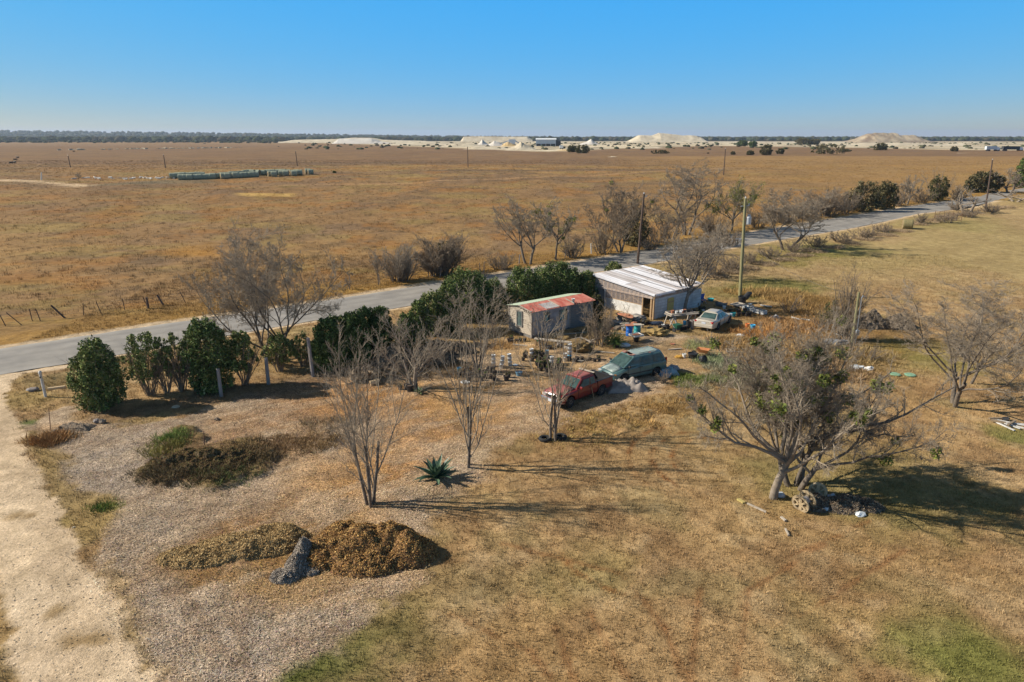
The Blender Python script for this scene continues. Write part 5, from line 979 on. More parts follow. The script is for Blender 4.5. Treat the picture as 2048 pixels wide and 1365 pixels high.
def panel(m, q, u0, u1, v0, v1, off, n=4):
    q = [Vector(p) for p in q]; nn = (q[1]-q[0]).cross(q[3]-q[0]).normalized(); vs = []
    for i in range(n+1):
        for j in range(2): vs.append(bil(q, u0+(u1-u0)*i/n, v0 if j == 0 else v1)+nn*off)
    m.add(vs, [(2*i, 2*i+2, 2*i+3, 2*i+1) for i in range(n)])
def cabin(t, mt_side, mt_roof, xb0, xt0, xt1, xb1, zb, zt_, wb, wt, sides, crown=.04, name='cabin'):
    """xb0/xt0 front base/top, xb1/xt1 rear base/top"""
    m = MB(); xs = np.linspace(0, 1, 7); rings = []
    for f in xs:
        b = xb0+(xb1-xb0)*f; tp = xt0+(xt1-xt0)*f; wbb = wb-(.06 if f in (0., 1.) else 0); rings.append([(b,wbb,zb),(tp,wt,zt_-.05),(tp,wt-.10,zt_),(tp,wt*.5,zt_+crown),(tp,-wt*.5,zt_+crown),(tp,-wt+.10,zt_),(tp,-wt,zt_-.05),(b,-wbb,zb)])
    m.loft(rings); c = m.build(name, mt_side, t, bevel=.03)
    m = MB(); rr = []
    for f in np.linspace(.0, 1, 7): tp = xt0+(xt1-xt0)*f; rr.append([(tp,wt-.09,zt_+.006),(tp,wt*.5,zt_+crown+.006),(tp,-wt*.5,zt_+crown+.006),(tp,-wt+.09,zt_+.006)])
    m.loft(rr, caps=False, closed=False); m.build('roof', mt_roof, t, smooth=True, solid=.01)
    F_ = [(xb0,-wb+.06,zb),(xb0,wb-.06,zb),(xt0,wt,zt_-.02),(xt0,-wt,zt_-.02)]; m = MB(); panel(m, F_, .06, .94, .06, .93, .012); m.build('windshield', m_cglass, t)
    Bk = [(xb1,wb-.06,zb),(xb1,-wb+.06,zb),(xt1,-wt,zt_-.02),(xt1,wt,zt_-.02)]; m = MB(); panel(m, Bk, .07, .93, .10, .90, .012); m.build('rear_window', m_cglass, t)
    for s in (1,-1):
        q = [Vector((xb0,s*wb,zb)),Vector((xb1,s*wb,zb)),Vector((xt1,s*wt,zt_-.05)),Vector((xt0,s*wt,zt_-.05))]
        if s == 1: pass
        for (u0,u1,l0,l1) in sides:   # bottom u0..u1 ; top l0..l1
            a = bil(q,u0,.08); b = bil(q,u1,.08); c_ = bil(q,l1,.90); d = bil(q,l0,.90); nn = Vector((0,s,0.15))*.035; MB().add([a+nn,b+nn,c_+nn,d+nn], [(0,1,2,3)]).build('side_window', m_cglass, t)
    return c
def doorline(t, xs, y, z0, z1):
    m = MB()
    for x in xs:
        for s in (1,-1): m.box((x, s*y, (z0+z1)/2), (.018,.012,z1-z0))
    m.build('door_seam', m_trim, t)
def handles(t, xs, y, z):
    for x in xs:
        for s in (1,-1): MB().box((x, s*y, z), (.16,.03,.04)).build('door_handle', m_trim, t, bevel=.008)
# --- red pickup
pos = on(1172, 800, 0); fw = Vector((-2.44,-2.3)); p0 = at(1207,788); p1 = at(1138,815); HT = math.atan2(p1.y-p0.y, p1.x-p0.x)
side = Vector((math.sin(HT), -math.cos(HT)))      # to the right of travel
mid = (p0+p1)/2
nrm = Vector((-math.sin(HT), math.cos(HT), 0)); c = mid - nrm*.78 if nrm.y < 0 else mid + nrm*.78
tk = thing('pickup_truck', 'faded red extended cab pickup truck with a black lined open bed', 'pickup truck', (c.x, c.y, gz(c.x,c.y)), HT)
ax, rx, wr = 1.62, -1.42, .36
st = [(2.46,.42,.78,.84,.72,.76,.68),(2.40,.36,.86,.92,.80,.83,.74),(2.1,.33,.93,.99,.82,.86,.78),(1.3,.33,.98,1.05,.82,.87,.80),(.95,.33,1.02,1.07,.82,.87,.82),(.6,.33,1.04,1.06,.82,.87,.84),(-.2,.33,1.04,1.06,.82,.87,.84),(-.93,.33,1.04,1.06,.82,.87,.84)]
bd = shell(st).build('body', m_redp, tk); cut(bd, [(ax,.8,.36,.46,.7),(ax,-.8,.36,.46,.7)]); bv = bd.modifiers.new('b','BEVEL'); bv.width=.02; bv.limit_method='ANGLE'; bv.angle_limit=R(35)
m = MB(); rr = [[(x,y,z) for y,z in ((w_,z0+.022),(w_*.5,z1+.03),(0,z1+.035),(-w_*.5,z1+.03),(-w_,z0+.022))] for x,w_,z0,z1 in ((2.36,.60,.915,.925),(2.1,.64,.965,.985),(1.7,.66,.99,1.015),(1.3,.67,1.02,1.05),(1.02,.68,1.05,1.07))]; m.loft(rr, caps=False, closed=False); m.build('hood', m_pink, tk, smooth=True, solid=.012)
cabin(tk, m_redp, m_pink, 1.02, .40, -.82, -.93, 1.03, 1.56, .82, .66, [(.07,.60,.12,.56),(.66,.92,.61,.88)])
m = MB()
for s in (1,-1):
    m = MB(); m.loft([[(x,s*.86,.42),(x,s*.88,.75),(x,s*.86,1.08),(x,s*.79,1.08),(x,s*.79,.60),(x,s*.79,.42)] for x in (-.98,-1.5,-2.0,-2.46)])
    bs = m.build('bed_side', m_redp, tk); cut(bs, [(rx,s*.9,.36,.45,.5)])
m = MB(); m.box((-1.72,0,.63), (1.5,1.58,.05)); m.box((-.99,0,.85), (.05,1.66,.42)); 
for i in range(9): m.box((-1.72,-.68+i*.17,.67), (1.42,.06,.03))
for s in (1,-1):
    m.box((-1.72,s*.775,.88), (1.46,.02,.42))
    for i in range(8): m.box((-1.08-i*.18,s*.755,.88), (.06,.03,.40))
    m.box((-1.72,s*.82,1.09), (1.5,.10,.03))
m.box((-2.395,0,.86), (.03,1.54,.47)); m.box((-2.44,0,1.10), (.09,1.6,.03)); m.build('bed_liner', m_black, tk)
MB().box((-2.44,0,.86), (.06,1.58,.46)).build('tailgate', m_redp, tk, bevel=.02)
MB().box((2.50,0,.52), (.14,1.66,.22)).build('front_bumper', m_chrome, tk, bevel=.04); MB().box((-2.56,0,.5), (.14,1.60,.18)).build('rear_bumper', m_chrome, tk, bevel=.04)
MB().box((2.465,0,.76), (.06,.86,.16)).build('grille', m_trim, tk); MB().box((2.58,0,.53), (.02,.32,.16)).build('licence_plate', m_plate, tk)
for s in (1,-1):
    MB().box((2.44,s*.62,.77), (.08,.30,.17)).build('headlight', m_lamp, tk, bevel=.02); MB().box((2.38,s*.80,.76), (.16,.08,.15)).build('turn_signal', m_amber, tk, bevel=.02)
    MB().box((.78,s*.98,1.12), (.10,.20,.16)).build('door_mirror', m_redp, tk, bevel=.03); MB().box((-2.47,s*.78,.86), (.05,.12,.36)).build('tail_light', m_tail, tk)
for x in (ax, rx):
    for s in (1,-1): wheel(tk, x, s*.76, wr, side=s)
doorline(tk, (.92,-.30), .875, .42, 1.0); handles(tk, (-.15,), .885, .92)
MB().box((0,0,.34), (4.3,1.3,.14)).build('chassis', m_trim, tk)
o = MB().bar((-.80,-.60,1.66), (-.86,.62,1.66), .10, .05).build('light_board', m_palboard); o.location = tk.location; o.rotation_euler = tk.rotation_euler; tag(o, 'pale board lying across the back edge of the pickup roof', 'board')
q = on(1263,735); m = MB(); m.corr((0,0,0), 1.0, .9, (1,0,0), (0,.35,.93), .12, .02); o = m.build('corrugated_panel', m_black, solid=.01); o.parent = None
M_ = Matrix.LocRotScale(tk.location, Matrix.Rotation(HT,3,'Z'), None); o.location = M_ @ Vector((-1.6,-1.25,.25)); o.rotation_euler = (0,0,HT+R(12)); tag(o, 'black ribbed panel leaning on the far side of the pickup bed', 'panel')
o = MB().tube([(0,0,0),(-.35,.25,1.45)], .022, 6).build('stick', m_wood); o.location = on(1189,801,0); tag(o, 'thin wooden stick leaning on the near side of the pickup', 'stick')
# --- teal minivan
p0 = at(1312,753); p1 = at(1243,772); HV = R(-150); dv = Vector((math.cos(HV), math.sin(HV), 0)); nv = Vector((-dv.y, dv.x, 0)); nv = nv if nv.y > 0 else -nv; c = p0+dv*1.44+nv*.86
vn = thing('minivan', 'old teal minivan with a faded roof and peeling primer above the windshield', 'minivan', (c.x, c.y, gz(c.x,c.y)), HV)
st = [(2.36,.34,.62,.68,.70,.74,.60),(2.28,.30,.74,.80,.84,.88,.74),(2.0,.28,.84,.92,.90,.94,.80),(1.6,.28,.94,1.02,.91,.96,.84),(1.2,.28,1.02,1.10,.91,.96,.88),(.4,.28,1.06,1.10,.91,.96,.91),(-1.2,.28,1.08,1.12,.91,.96,.91),(-2.0,.30,1.08,1.12,.89,.94,.89),(-2.32,.36,1.06,1.10,.84,.88,.84)]
bd = shell(st).build('body', m_tealp, vn); cut(bd, [(1.46,.85,.34,.43,.6),(1.46,-.85,.34,.43,.6),(-1.42,.85,.34,.43,.6),(-1.42,-.85,.34,.43,.6)]); bv = bd.modifiers.new('b','BEVEL'); bv.width=.02; bv.limit_method='ANGLE'; bv.angle_limit=R(35)
m = MB(); rr = [[(x,y,z) for y,z in ((w_,z0+.022),(w_*.5,z1+.03),(0,z1+.035),(-w_*.5,z1+.03),(-w_,z0+.022))] for x,w_,z0,z1 in ((2.22,.58,.80,.825),(2.0,.66,.885,.925),(1.7,.70,.965,1.005),(1.42,.74,1.03,1.07))]; m.loft(rr, caps=False, closed=False); m.build('hood', m_fade, vn, smooth=True, solid=.012)
cabin(vn, m_tealp, m_fade, 1.48, .52, -2.0, -2.34, 1.06, 1.70, .88, .70, [(.05,.085,.06,.08),(.10,.33,.10,.33),(.36,.64,.36,.64),(.67,.95,.67,.92)], .05)
m = MB()
for x, y, s in ((.46,.30,.26),(.40,.02,.20),(.44,-.34,.28),(.30,.40,.14),(.32,-.2,.16),(.42,.2,.2),(-1.0,.55,.12),(-1.2,-.3,.10),(.38,-.12,.2)):
    k = 9; m.add([(x+s*rb_.uniform(.7,1.1)*math.cos(a*6.283/k), y+s*rb_.uniform(.7,1.2)*math.sin(a*6.283/k), 1.772 if abs(y) < .36 else 1.768) for a in range(k)], [tuple(range(k))])
m.build('primer_patch', m_primer, vn)
m = MB()
for s in (1,-1): m.bar((-.1,s*.45,1.80), (-1.8,s*.45,1.80), .04, .04)
for x in (-.5,-1.1,-1.7): m.bar((x,.45,1.80), (x,-.45,1.80), .04, .025)
m.build('roof_rack', m_fade, vn)
MB().box((2.37,0,.46), (.10,1.5,.24)).build('front_bumper', m_tealp, vn, bevel=.05); MB().box((-2.38,0,.5), (.12,1.64,.28)).build('rear_bumper', m_tealp, vn, bevel=.05); MB().box((2.37,0,.66), (.04,.7,.10)).build('grille', m_trim, vn); MB().box((-2.37,0,.8), (.02,.34,.17)).build('licence_plate', m_plate, vn)
for s in (1,-1):
    MB().box((2.27,s*.62,.69), (.16,.36,.14), rz=-s*.35).build('headlight', m_lamp, vn, bevel=.03); MB().box((2.16,s*.83,.68), (.16,.10,.12), rz=-s*.7).build('turn_signal', m_amber, vn, bevel=.02); MB().box((1.12,s*1.04,1.16), (.10,.20,.14)).build('door_mirror', m_trim, vn, bevel=.03); MB().box((-2.33,s*.80,1.0), (.08,.12,.5)).build('tail_light', m_tail, vn)
for x in (1.46,-1.42):
    for s in (1,-1): wheel(vn, x, s*.82, .33, side=s)
doorline(vn, (1.15,.12,-1.0), .962, .42, 1.05); handles(vn, (.25,-.02), .965, .98)
m = MB(); [m.box((-.1,s*.965,.60), (3.2,.02,.06)) for s in (1,-1)]; m.build('rubbing_strip', m_trim, vn)
m = MB(); m.bar((1.30,.6,1.16), (1.05,-.1,1.32), .02); m.build('wiper', m_trim, vn)
# --- beige sedan
a = at(1388,661); b = at(1424,667); u = (b-a).normalized(); f = Vector((-u.y, u.x, 0)); f = f if f.y > 0 else -f; c = (a+b)/2+f*2.52; HS = math.atan2(f.y, f.x)
sn = thing('sedan', 'beige four door sedan parked tail towards the camera beside the potting tables', 'car', (c.x, c.y, gz(c.x,c.y)), HS)
st = [(2.50,.34,.60,.64,.60,.66,.55),(2.42,.28,.66,.70,.80,.84,.68),(2.1,.24,.74,.80,.86,.91,.76),(1.5,.24,.86,.92,.87,.925,.80),(1.05,.24,.90,.95,.87,.925,.84),(-1.4,.24,.94,.97,.87,.925,.86),(-1.75,.24,.97,1.02,.87,.92,.84),(-2.2,.26,.98,1.05,.85,.90,.78),(-2.45,.32,.94,1.02,.80,.86,.74),(-2.54,.38,.84,.88,.74,.80,.70)]
bd = shell(st).build('body', m_beige, sn); cut(bd, [(1.52,.85,.33,.42,.6),(1.52,-.85,.33,.42,.6),(-1.30,.85,.33,.42,.6),(-1.30,-.85,.33,.42,.6)]); bv = bd.modifiers.new('b','BEVEL'); bv.width=.02; bv.limit_method='ANGLE'; bv.angle_limit=R(35)
cabin(sn, m_beige, m_beige, 1.12, .30, -.92, -1.72, .93, 1.40, .84, .62, [(.10,.46,.16,.46),(.50,.76,.50,.82),(.79,.87,.86,.93)], .045)
MB().box((-2.52,0,.52), (.12,1.62,.32)).build('rear_bumper', m_beige, sn, bevel=.06); MB().box((2.48,0,.5), (.12,1.5,.28)).build('front_bumper', m_beige, sn, bevel=.06); MB().box((-2.552,0,.78), (.02,.36,.17)).build('licence_plate', m_plate, sn); m = MB(); m.box((-2.30,0,1.045), (.02,1.3,.015)); m.box((-2.53,0,.9), (.01,1.0,.02)); m.build('trunk_seam', m_trim, sn)
for s in (1,-1):
    MB().box((-2.42,s*.66,.86), (.22,.34,.15), rz=s*.25).build('tail_light', m_tail, sn, bevel=.03); MB().box((2.36,s*.64,.66), (.18,.36,.12), rz=-s*.3).build('headlight', m_lamp, sn, bevel=.03); MB().box((.82,s*.99,.98), (.10,.20,.13)).build('door_mirror', m_beige, sn, bevel=.03)
for x in (1.52,-1.30):
    for s in (1,-1): wheel(sn, x, s*.80, .33, side=s)
doorline(sn, (1.0,-.05,-1.0), .928, .38, .92); handles(sn, (.05,-.95), .93, .84)
# ------------------------------------------------------------ posts, poles, fences
m_conc = mat('weathered_post', (.34,.30,.27), (.24,.20,.18), 5, .95, .01, 30, stretch=(1,1,.3)); m_pole = mat('brown_pole', (.13,.085,.06), (.09,.06,.045), 5, .9, stretch=(3,3,.3)); m_gpole = mat('treated_pole', (.30,.27,.13), (.22,.20,.10), 5, .9, stretch=(3,3,.3))
m_galv = mat('galvanised', (.50,.52,.54), rough=.4, metal=.4); m_ins = mat('insulator', (.65,.66,.66), rough=.3); m_wire = mat('wire', (.12,.11,.10), rough=.6); m_rust = mat('rusty_iron', (.14,.07,.04), (.20,.11,.07), 10, .9)
def post(label, px, py, top, tx, r, mt, name='fence_post', group=None, cap=None, n=8):
    b = on(px, py, .1); H = hgt(b, top)+.1; d = ray(tx, top); s = b.y/d[1]; lx = s*d[0]-b.x
    o = MB().tube([(0,0,0),(lx*.5,0,H*.5),(lx,0,H)], [r,r*.97,r*.9], n).build(name, mt, None); o.location = b; return tag(o, label, 'post', group)
b = on(92,796,.1); t = thing('bollard', 'white plastic post with a peaked cap standing by the drive', 'post', b); H = hgt(b, 742); MB().tube([(0,0,0),(-.05,0,H-.16)], [.085,.08], 10).build('shaft', m_white, t, smooth=False); MB().lathe([(.10,H-.2),(.10,H-.08),(.03,H),(0,H+.02)], (-.05,0,0), 10).build('cap', m_white, t); MB().box((-.04,-.085,H-.42), (.09,.02,.1)).build('dark_tag', m_trim, t)
post('grey wooden post at the foot of the tall full hedge shrub', 443, 795, 741, 436, .12, m_conc, group='wooden posts along the hedge'); post('short grey wooden post in the middle of the three by the hedge', 537, 768, 719, 532, .13, m_conc, group='wooden posts along the hedge'); post('tallest grey wooden post, at the left side of the dark hedge', 626, 752, 679, 616, .13, m_conc, group='wooden posts along the hedge')
post('thin rusty stake stuck in the mulch above the dark plant patch', 409, 893, 866, 408, .03, m_rust, 'stake')
post('thin bare stake left in the weeds beside the drive edge', 101, 860, 822, 98, .02, m_rust, 'stake')
for i, (px, py, top, tx, r, lb) in enumerate([(297,618,597,293,.11,'squat dark fence post with braces beyond the road, left one'),(328,612,592,314,.10,'leaning dark brace post beyond the road, right of the squat one')]): post(lb, px, py, top, tx, r, m_pole, group='corner posts beyond the road')
def fence(label, pts, mt, r=.04, wires=3, H=1.15, name='wire_fence', lean=.0, skip=()):
    ps = [on(*p[:2], .05) for p in pts]; t = thing(name, label, 'fence', ps[0]); tops = []
    for i, p in enumerate(ps):
        q = p-ps[0]; h = pts[i][2] if len(pts[i]) > 2 else H; lx = pts[i][3] if len(pts[i]) > 3 else lean*rf.normal(); rr = pts[i][4] if len(pts[i]) > 4 else r
        MB().tube([q, q+Vector((lx,0,h))], rr, 6).build('post', mt, t); tops.append((q, lx, h))
    if wires:
        m = MB()
        for k in range(wires):
            for (a,la,ha),(c,lc,hc) in zip(tops, tops[1:]): f = (k+1)/(wires+.2); m.bar(a+Vector((la*f,0,min(ha,1.1)*f)), c+Vector((lc*f,0,min(hc,1.1)*f)), .012)
        m.build('wire', m_wire, t)
    return t
fence('leaning wire fence with thin dark posts beyond the road on the left', [(12,653),(45,651,1.2,-1.2,.04),(65,643),(81,642),(131,637,1.25,-1.1,.09),(167,630),(203,628),(250,622),(297,618),(372,607),(440,598)], m_pole, .04, 3, 1.2, lean=.3)
fence('thin wire fence along the far verge between the brush clump and roadside trees', [(520,594),(590,586),(640,584),(700,576),(760,568),(880,556),(960,545),(968,542,1.2),(992,538),(1038,530,1.4,.1,.07),(1130,518),(1160,512),(1182,508)], m_conc, .04, 3, 1.25, lean=.12)
post('white fence post by the road left of the dense dark tree', 1183, 508, 489, 1182, .09, m_white, group='white posts by the road'); post('thinner white post just right of the white fence post by the road', 1207, 504, 486, 1205, .06, m_white, group='white posts by the road')
# brown pole
def insul(m, p): m.lathe([(.05,0),(.09,.03),(.05,.06),(.09,.10),(.03,.18)], p, 8)
b = on(1275,528,.1); H = hgt(b,388); d = ray(1288,388); lx = b.y/d[1]*d[0]-b.x; t = thing('utility_pole', 'brown wooden utility pole rising behind the greenhouse', 'utility pole', b)
MB().tube([(0,0,0),(lx*.5,0,H*.5),(lx,0,H)], [.17,.15,.12], 10).build('pole', m_pole, t); m = MB(); insul(m, (lx,0,H)); insul(m, (lx+.35,0,H-.35)); m.bar((lx,0,H-.45), (lx+.4,0,H-.35), .06); m.build('insulator', m_ins, t)
PB = b+Vector((lx,0,H))
# treated pole with transformer
b = on(1480,592,.1); H = hgt(b,397); d = ray(1491,397); lx = b.y/d[1]*d[0]-b.x; t = thing('transformer_pole', 'tall yellow-green treated pole carrying a grey transformer can', 'utility pole', b)
MB().tube([(0,0,0),(lx*.5,0,H*.5),(lx,0,H)], [.19,.17,.14], 10).build('pole', m_gpole, t); zc = hgt(b,441); xx = lx*zc/H
m = MB(); m.lathe([(.05,-.42),(.24,-.42),(.26,-.38),(.26,.30),(.20,.38),(.06,.42)], (xx+.44,-.05,zc), 14); tr = m.build('transformer', m_galv, t); m = MB(); insul(m, (xx+.38,-.05,zc+.42)); insul(m, (xx+.52,-.05,zc+.40)); m.build('bushing', m_ins, tr)
m = MB(); m.bar((xx-.1,0,zc+.1), (xx+.3,0,zc+.1), .08); m.bar((xx-.1,0,zc-.2), (xx+.3,0,zc-.2), .08); m.bar((lx-.4,0,H-.8), (lx+.5,.1,H-.75), .07); m.build('bracket', m_galv, t); m = MB(); insul(m, (lx,0,H)); insul(m, (lx+.45,.1,H-.7)); m.build('insulator', m_ins, t)
m = MB(); z2 = hgt(b,478); m.bar((xx*.7-.8,.0,z2), (xx*.7+.5,-.1,z2-.1), .05); m.build('service_arm', m_galv, t)
PT = b+Vector((lx,0,H)); PT2 = b+Vector((xx*.7,0,z2))
# short meter pole with conduit
b = on(1703,692,.1); H = hgt(b,585); d = ray(1718,585); lx = b.y/d[1]*d[0]-b.x; t = thing('meter_pole', 'short wooden service pole with a silver conduit up its side', 'utility pole', b)
MB().tube([(0,0,0),(lx*.5,0,H*.5),(lx,0,H)], [.11,.10,.09], 8).build('pole', m_gpole, t); m = MB(); m.tube([(.22,-.08,.3),(.22+lx*.9,-.08,H-.45),(.30+lx*.9,-.08,H-.25),(.45+lx*.9,-.08,H-.35)], .045, 8); m.build('conduit', m_galv, t); MB().box((.24,-.12,1.25), (.26,.2,.42)).build('meter_box', m_galv, t, bevel=.02); PM = b+Vector((lx+.15,0,H-.3))
def wire(label, a, c, sag, r=.012):
    m = MB(); m.tube([a.lerp(c, i/14)-a-Vector((0,0,4*sag*(i/14)*(1-i/14))) for i in range(15)], r, 4); o = m.build('overhead_wire', m_wire); o.location = a; return tag(o, label, 'wire')
wire('overhead wire from the transformer pole down to the short meter pole', PT2, PM, .9); wire('overhead wire between the brown pole and the transformer pole', PB, PT, .5); wire('guy wire slanting down left from the transformer pole to the ground', b*0+PT+Vector((-.1,0,-1.6)), on(1418,505)+Vector((0,0,.1)), 0, .015)
# leaning pole by the far road and distant pole line
def simple_pole(label, px, py, top, tx, r, mt=None, arm=0):
    b = on(px, py, .1); H = hgt(b, top); d = ray(tx, top); lx = b.y/d[1]*d[0]-b.x; t = thing('utility_pole', label, 'utility pole', b, 0, 'poles crossing the country')
    MB().tube([(0,0,0),(lx,0,H)], [r,r*.75], 8).build('pole', mt or m_pole, t); m = MB(); insul(m, (lx,0,H)); m.build('insulator', m_ins, t); return b+Vector((lx,0,H))
simple_pole('tall leaning utility pole at the far right road verge', 1971, 418, 320, 1985, .17); q1 = simple_pole('field utility pole farthest left in the picture', 141, 335, 312, 136, .16); q2 = simple_pole('field utility pole second from the left, above the bale row start', 331, 336, 310, 327, .16); q3 = simple_pole('field utility pole behind the middle of the hay bale row', 595, 334, 303, 591, .16); q4 = simple_pole('field utility pole below the pale cones of the quarry', 936, 334, 294, 935, .16); q5 = simple_pole('field utility pole above the mistletoe tree', 1447, 351, 298, 1451, .16)
post('slim white marker post beside the far farm track', 83, 362, 346, 83, .16, m_white, 'marker_post')
# gate panel and bale corner
b = on(1868,441); t = thing('metal_gate', 'rusty pipe gate panel in dry brush right of the single bale', 'gate', b); e = on(1922,444)-b; m = MB(); L = Vector((e.x, e.y, e.z)); H = 1.5
for k in range(6): m.bar((0,0,.15+k*H/5*.95), L+Vector((0,0,.15+k*H/5*.95)), .05)
m.build('rail', m_rust, t); m = MB()
for k in range(7): m.bar(L*(k/6), L*(k/6)+Vector((0,0,H+.15)), .05)
m.build('upright', m_rust, t)
for i, (px, py, tp, wd_, lb) in enumerate([(1842,448,426,26,'dry bush pressed between the single bale and the gate'),(1890,446,424,50,'dry brush tangled behind the pipe gate'),(1935,436,416,40,'low brush at the foot of the gnarled road edge tree'),(1980,424,404,40,'low brush at the foot of the leaning far pole'),(1915,420,402,34,'dry brush between the gate and the far road edge')]): bare_tree(lb, px, py, tp, wd_, 400+i, 1, .8, 'shrub', name='dry_bush', cat='shrub', dens=.8, r0=.07, twig=m_twig2)
# ------------------------------------------------------------ agave
def agave(label, px, py, R_, n, seed, name='agave', cat='plant', cols=((.055,.10,.06),(.10,.16,.09)), wleaf=.13, group=None):
    rng = random.Random(seed); t = thing(name, label, cat, on(px, py, .02), 0, group); mt = mat('agave_leaf', cols[0], cols[1], 1.5, .45); me = mat('agave_edge', (.30,.36,.16), rough=.6)
    for i in range(n):
        a = i*2.39996; f = i/n; el = R(82)-R(66)*f+rng.uniform(-.08,.08); L = R_*(.75+.35*math.sin(f*2.6))*rng.uniform(.9,1.1); m = MB(); vs = []; K = 7; d = Vector((math.cos(a),math.sin(a),0)); s = Vector((-math.sin(a),math.cos(a),0)); p = d*.06+Vector((0,0,.05)); e = el
        for k in range(K+1):
            u = k/K; wv = wleaf*R_*(.75+.9*u if u < .35 else 1.065*(1-(u-.35)/.65)**.8+.01); up = Vector((-d.x*math.sin(e), -d.y*math.sin(e), math.cos(e)))
            vs += [p-s*wv+up*wv*.5, p, p+s*wv+up*wv*.5, p-up*.035*(1-u)]; p = p+(d*math.cos(e)+Vector((0,0,math.sin(e))))*L/K; e -= rng.uniform(.0,.14)*(.4+f)
        fs = []
        for k in range(K):
            b = k*4
            for j, q in ((0,1),(1,2),(2,3),(3,0)): fs.append((b+j, b+q, b+4+q, b+4+j))
        m.add(vs, fs); m.build('leaf', mt, t, smooth=False)
    return t
agave('large dark green agave rosette on the mulch between two bare trees', 872, 958, 1.15, 26, 3)
agave('small agave in the pots at the foot of the bushy grey tree', 838, 786, .5, 12, 4, cols=((.08,.13,.05),(.16,.20,.08)))
# strappy plant
b = on(1232,694); t = thing('strap_leaf_plant', 'fountain of green strap leaves in a black pot behind the van', 'plant', b); MB().lathe([(.24,0),(.30,.3),(.32,.32),(.27,.30),(0,.28)], n=14).build('pot', m_black, t); rg = np.random.default_rng(9); n = 130; a = rg.uniform(0,6.28,n); el = rg.uniform(.5,1.5,n); d = np.stack([np.cos(a)*np.cos(el),np.sin(a)*np.cos(el),np.sin(el)],1); P, Rr = grow(np.tile((0,0,.3),(n,1))+rg.normal(0,.06,(n,3)), d, rg.uniform(.8,1.35,n), np.full(n,.028), 7, rg, -.17, .05, .3); tubes([(P,Rr,3)], 'leaves', mat('strap_leaf', (.07,.14,.03), (.13,.20,.05), 2, .5), t)
# ------------------------------------------------------------ pots, buckets, barrels
m_soil = mat('potting_soil', (.06,.04,.03), (.12,.08,.05), 12, .95); m_bblue = mat('blue_plastic', (.01,.12,.48), rough=.4); m_bteal = mat('teal_plastic', (.02,.30,.32), rough=.4); m_lblue = mat('light_blue_plastic', (.05,.38,.62), rough=.45); m_orangep = mat('orange_plastic', (.68,.20,.06), rough=.5); m_terra = mat('terracotta', (.45,.18,.09), (.38,.16,.09), 5, .9); m_dbl = mat('faded_blue_plastic', (.10,.22,.32), rough=.6); m_grn = mat('dark_green_plastic', (.02,.10,.06), rough=.5)
def lathe_obj(name, prof, mt, label, cat, p, group=None, n=14, tilt=None, smooth=False):
    o = MB().lathe(prof, n=n).build(name, mt, None, smooth=smooth); o.location = p
    if tilt: o.rotation_euler = tilt
    return tag(o, label, cat, group)
def pot_prof(r, h): return [(r*.75,0),(r*.98,h*.86),(r*1.06,h*.86),(r*1.06,h),(r*.95,h),(r*.92,h*.85),(0,h*.84)]
pot0 = {}
def pots(label, group, centre, n, spread, seed, mt=None, r=.17, plants=.35, zup=0.):
    rg = random.Random(seed); c = on(*centre); key = (id(mt or m_black)); base = None
    taken = []
    for i in range(n):
        for _ in range(30):
            x = rg.uniform(-1,1)*spread[0]; y = rg.uniform(-1,1)*spread[1]
            if all(math.hypot(x-a, y-b) > 2.05*r for a, b in taken): break
        taken.append((x, y)); px, py = c.x+x, c.y+y; z = (gz(px, py) if not zup else c.z+zup)-.01; s = rg.uniform(.75, 1.15); h = r*1.9
        if base is None:
            t = thing('plant_pot', label, 'plant pot', (px,py,z), 0, group); MB().lathe(pot_prof(r, h), n=12).build('pot', mt or m_black, t); MB().lathe([(r*.9,h*.9),(0,h*.93)], n=10).build('soil', m_soil, t); base = t
        else: t = copy_tree(base, (px,py,z), rg.uniform(0,6), s)
        if rg.random() < plants and seedling:
            q = seedling[rg.randrange(len(seedling))]; o = q.copy(); o.data = q.data; col.objects.link(o); o.parent = t; o.location = (0,0,h*.9); o.rotation_euler = (0,0,rg.uniform(0,6)); sc = rg.uniform(.35,.8); o.scale = (sc,sc,sc)
    return base
seedling = []
rg = np.random.default_rng(44)
for k, cc in enumerate([DARK, OLV, [(.20,.15,.07),(.14,.10,.05)]]):
    C_ = rg.normal(0,.10,(6,3)); C_[:,2] = np.abs(C_[:,2])+.14; V, F, c_ = leafball(C_, np.full(6,.13), 22, .05, rg, np.array(cc)); o = np_mesh('foliage', V, F, m_leaf, None, fcol=c_); seedling.append(o)
GB = 'black pots in the '
pots('black nursery pot in the cluster behind the left trunk of the thin shed tree', GB+'cluster left of the shed tree', (1070,718), 14, (.95,.95), 1, r=.17)
pots('black nursery pot in the cluster right of the thin shed tree foot', GB+'cluster right of the shed tree', (1098,735), 14, (.9,1.0), 2, r=.18)
pots('black nursery pot in the cluster around the bare tree left of the white buckets', GB+'cluster around the bucket tree', (955,752), 20, (1.35,1.2), 3, r=.18)
pots('black nursery pot in the row behind the pickup cab', GB+'row behind the pickup', (1168,722), 9, (1.3,.35), 4, r=.15, plants=.1)
pots('black nursery pot among the crowd behind the sedan', GB+'crowd behind the sedan', (1440,628), 30, (2.6,1.1), 5, r=.18, plants=.5)
pots('black pot in the scattered group left of the sedan bumper', GB+'group left of the sedan', (1348,660), 8, (1.2,.5), 6, r=.2, plants=.2)
pots('black pot at the foot of the stacked boards beside the greenhouse door', GB+'group by the board stack', (1270,648), 9, (1.1,.5), 7, r=.18, plants=.4)
pots('terracotta pot beside the board stack by the greenhouse', 'terracotta pots by the board stack', (1258,652), 5, (1.0,.5), 8, m_terra, .13, .5)
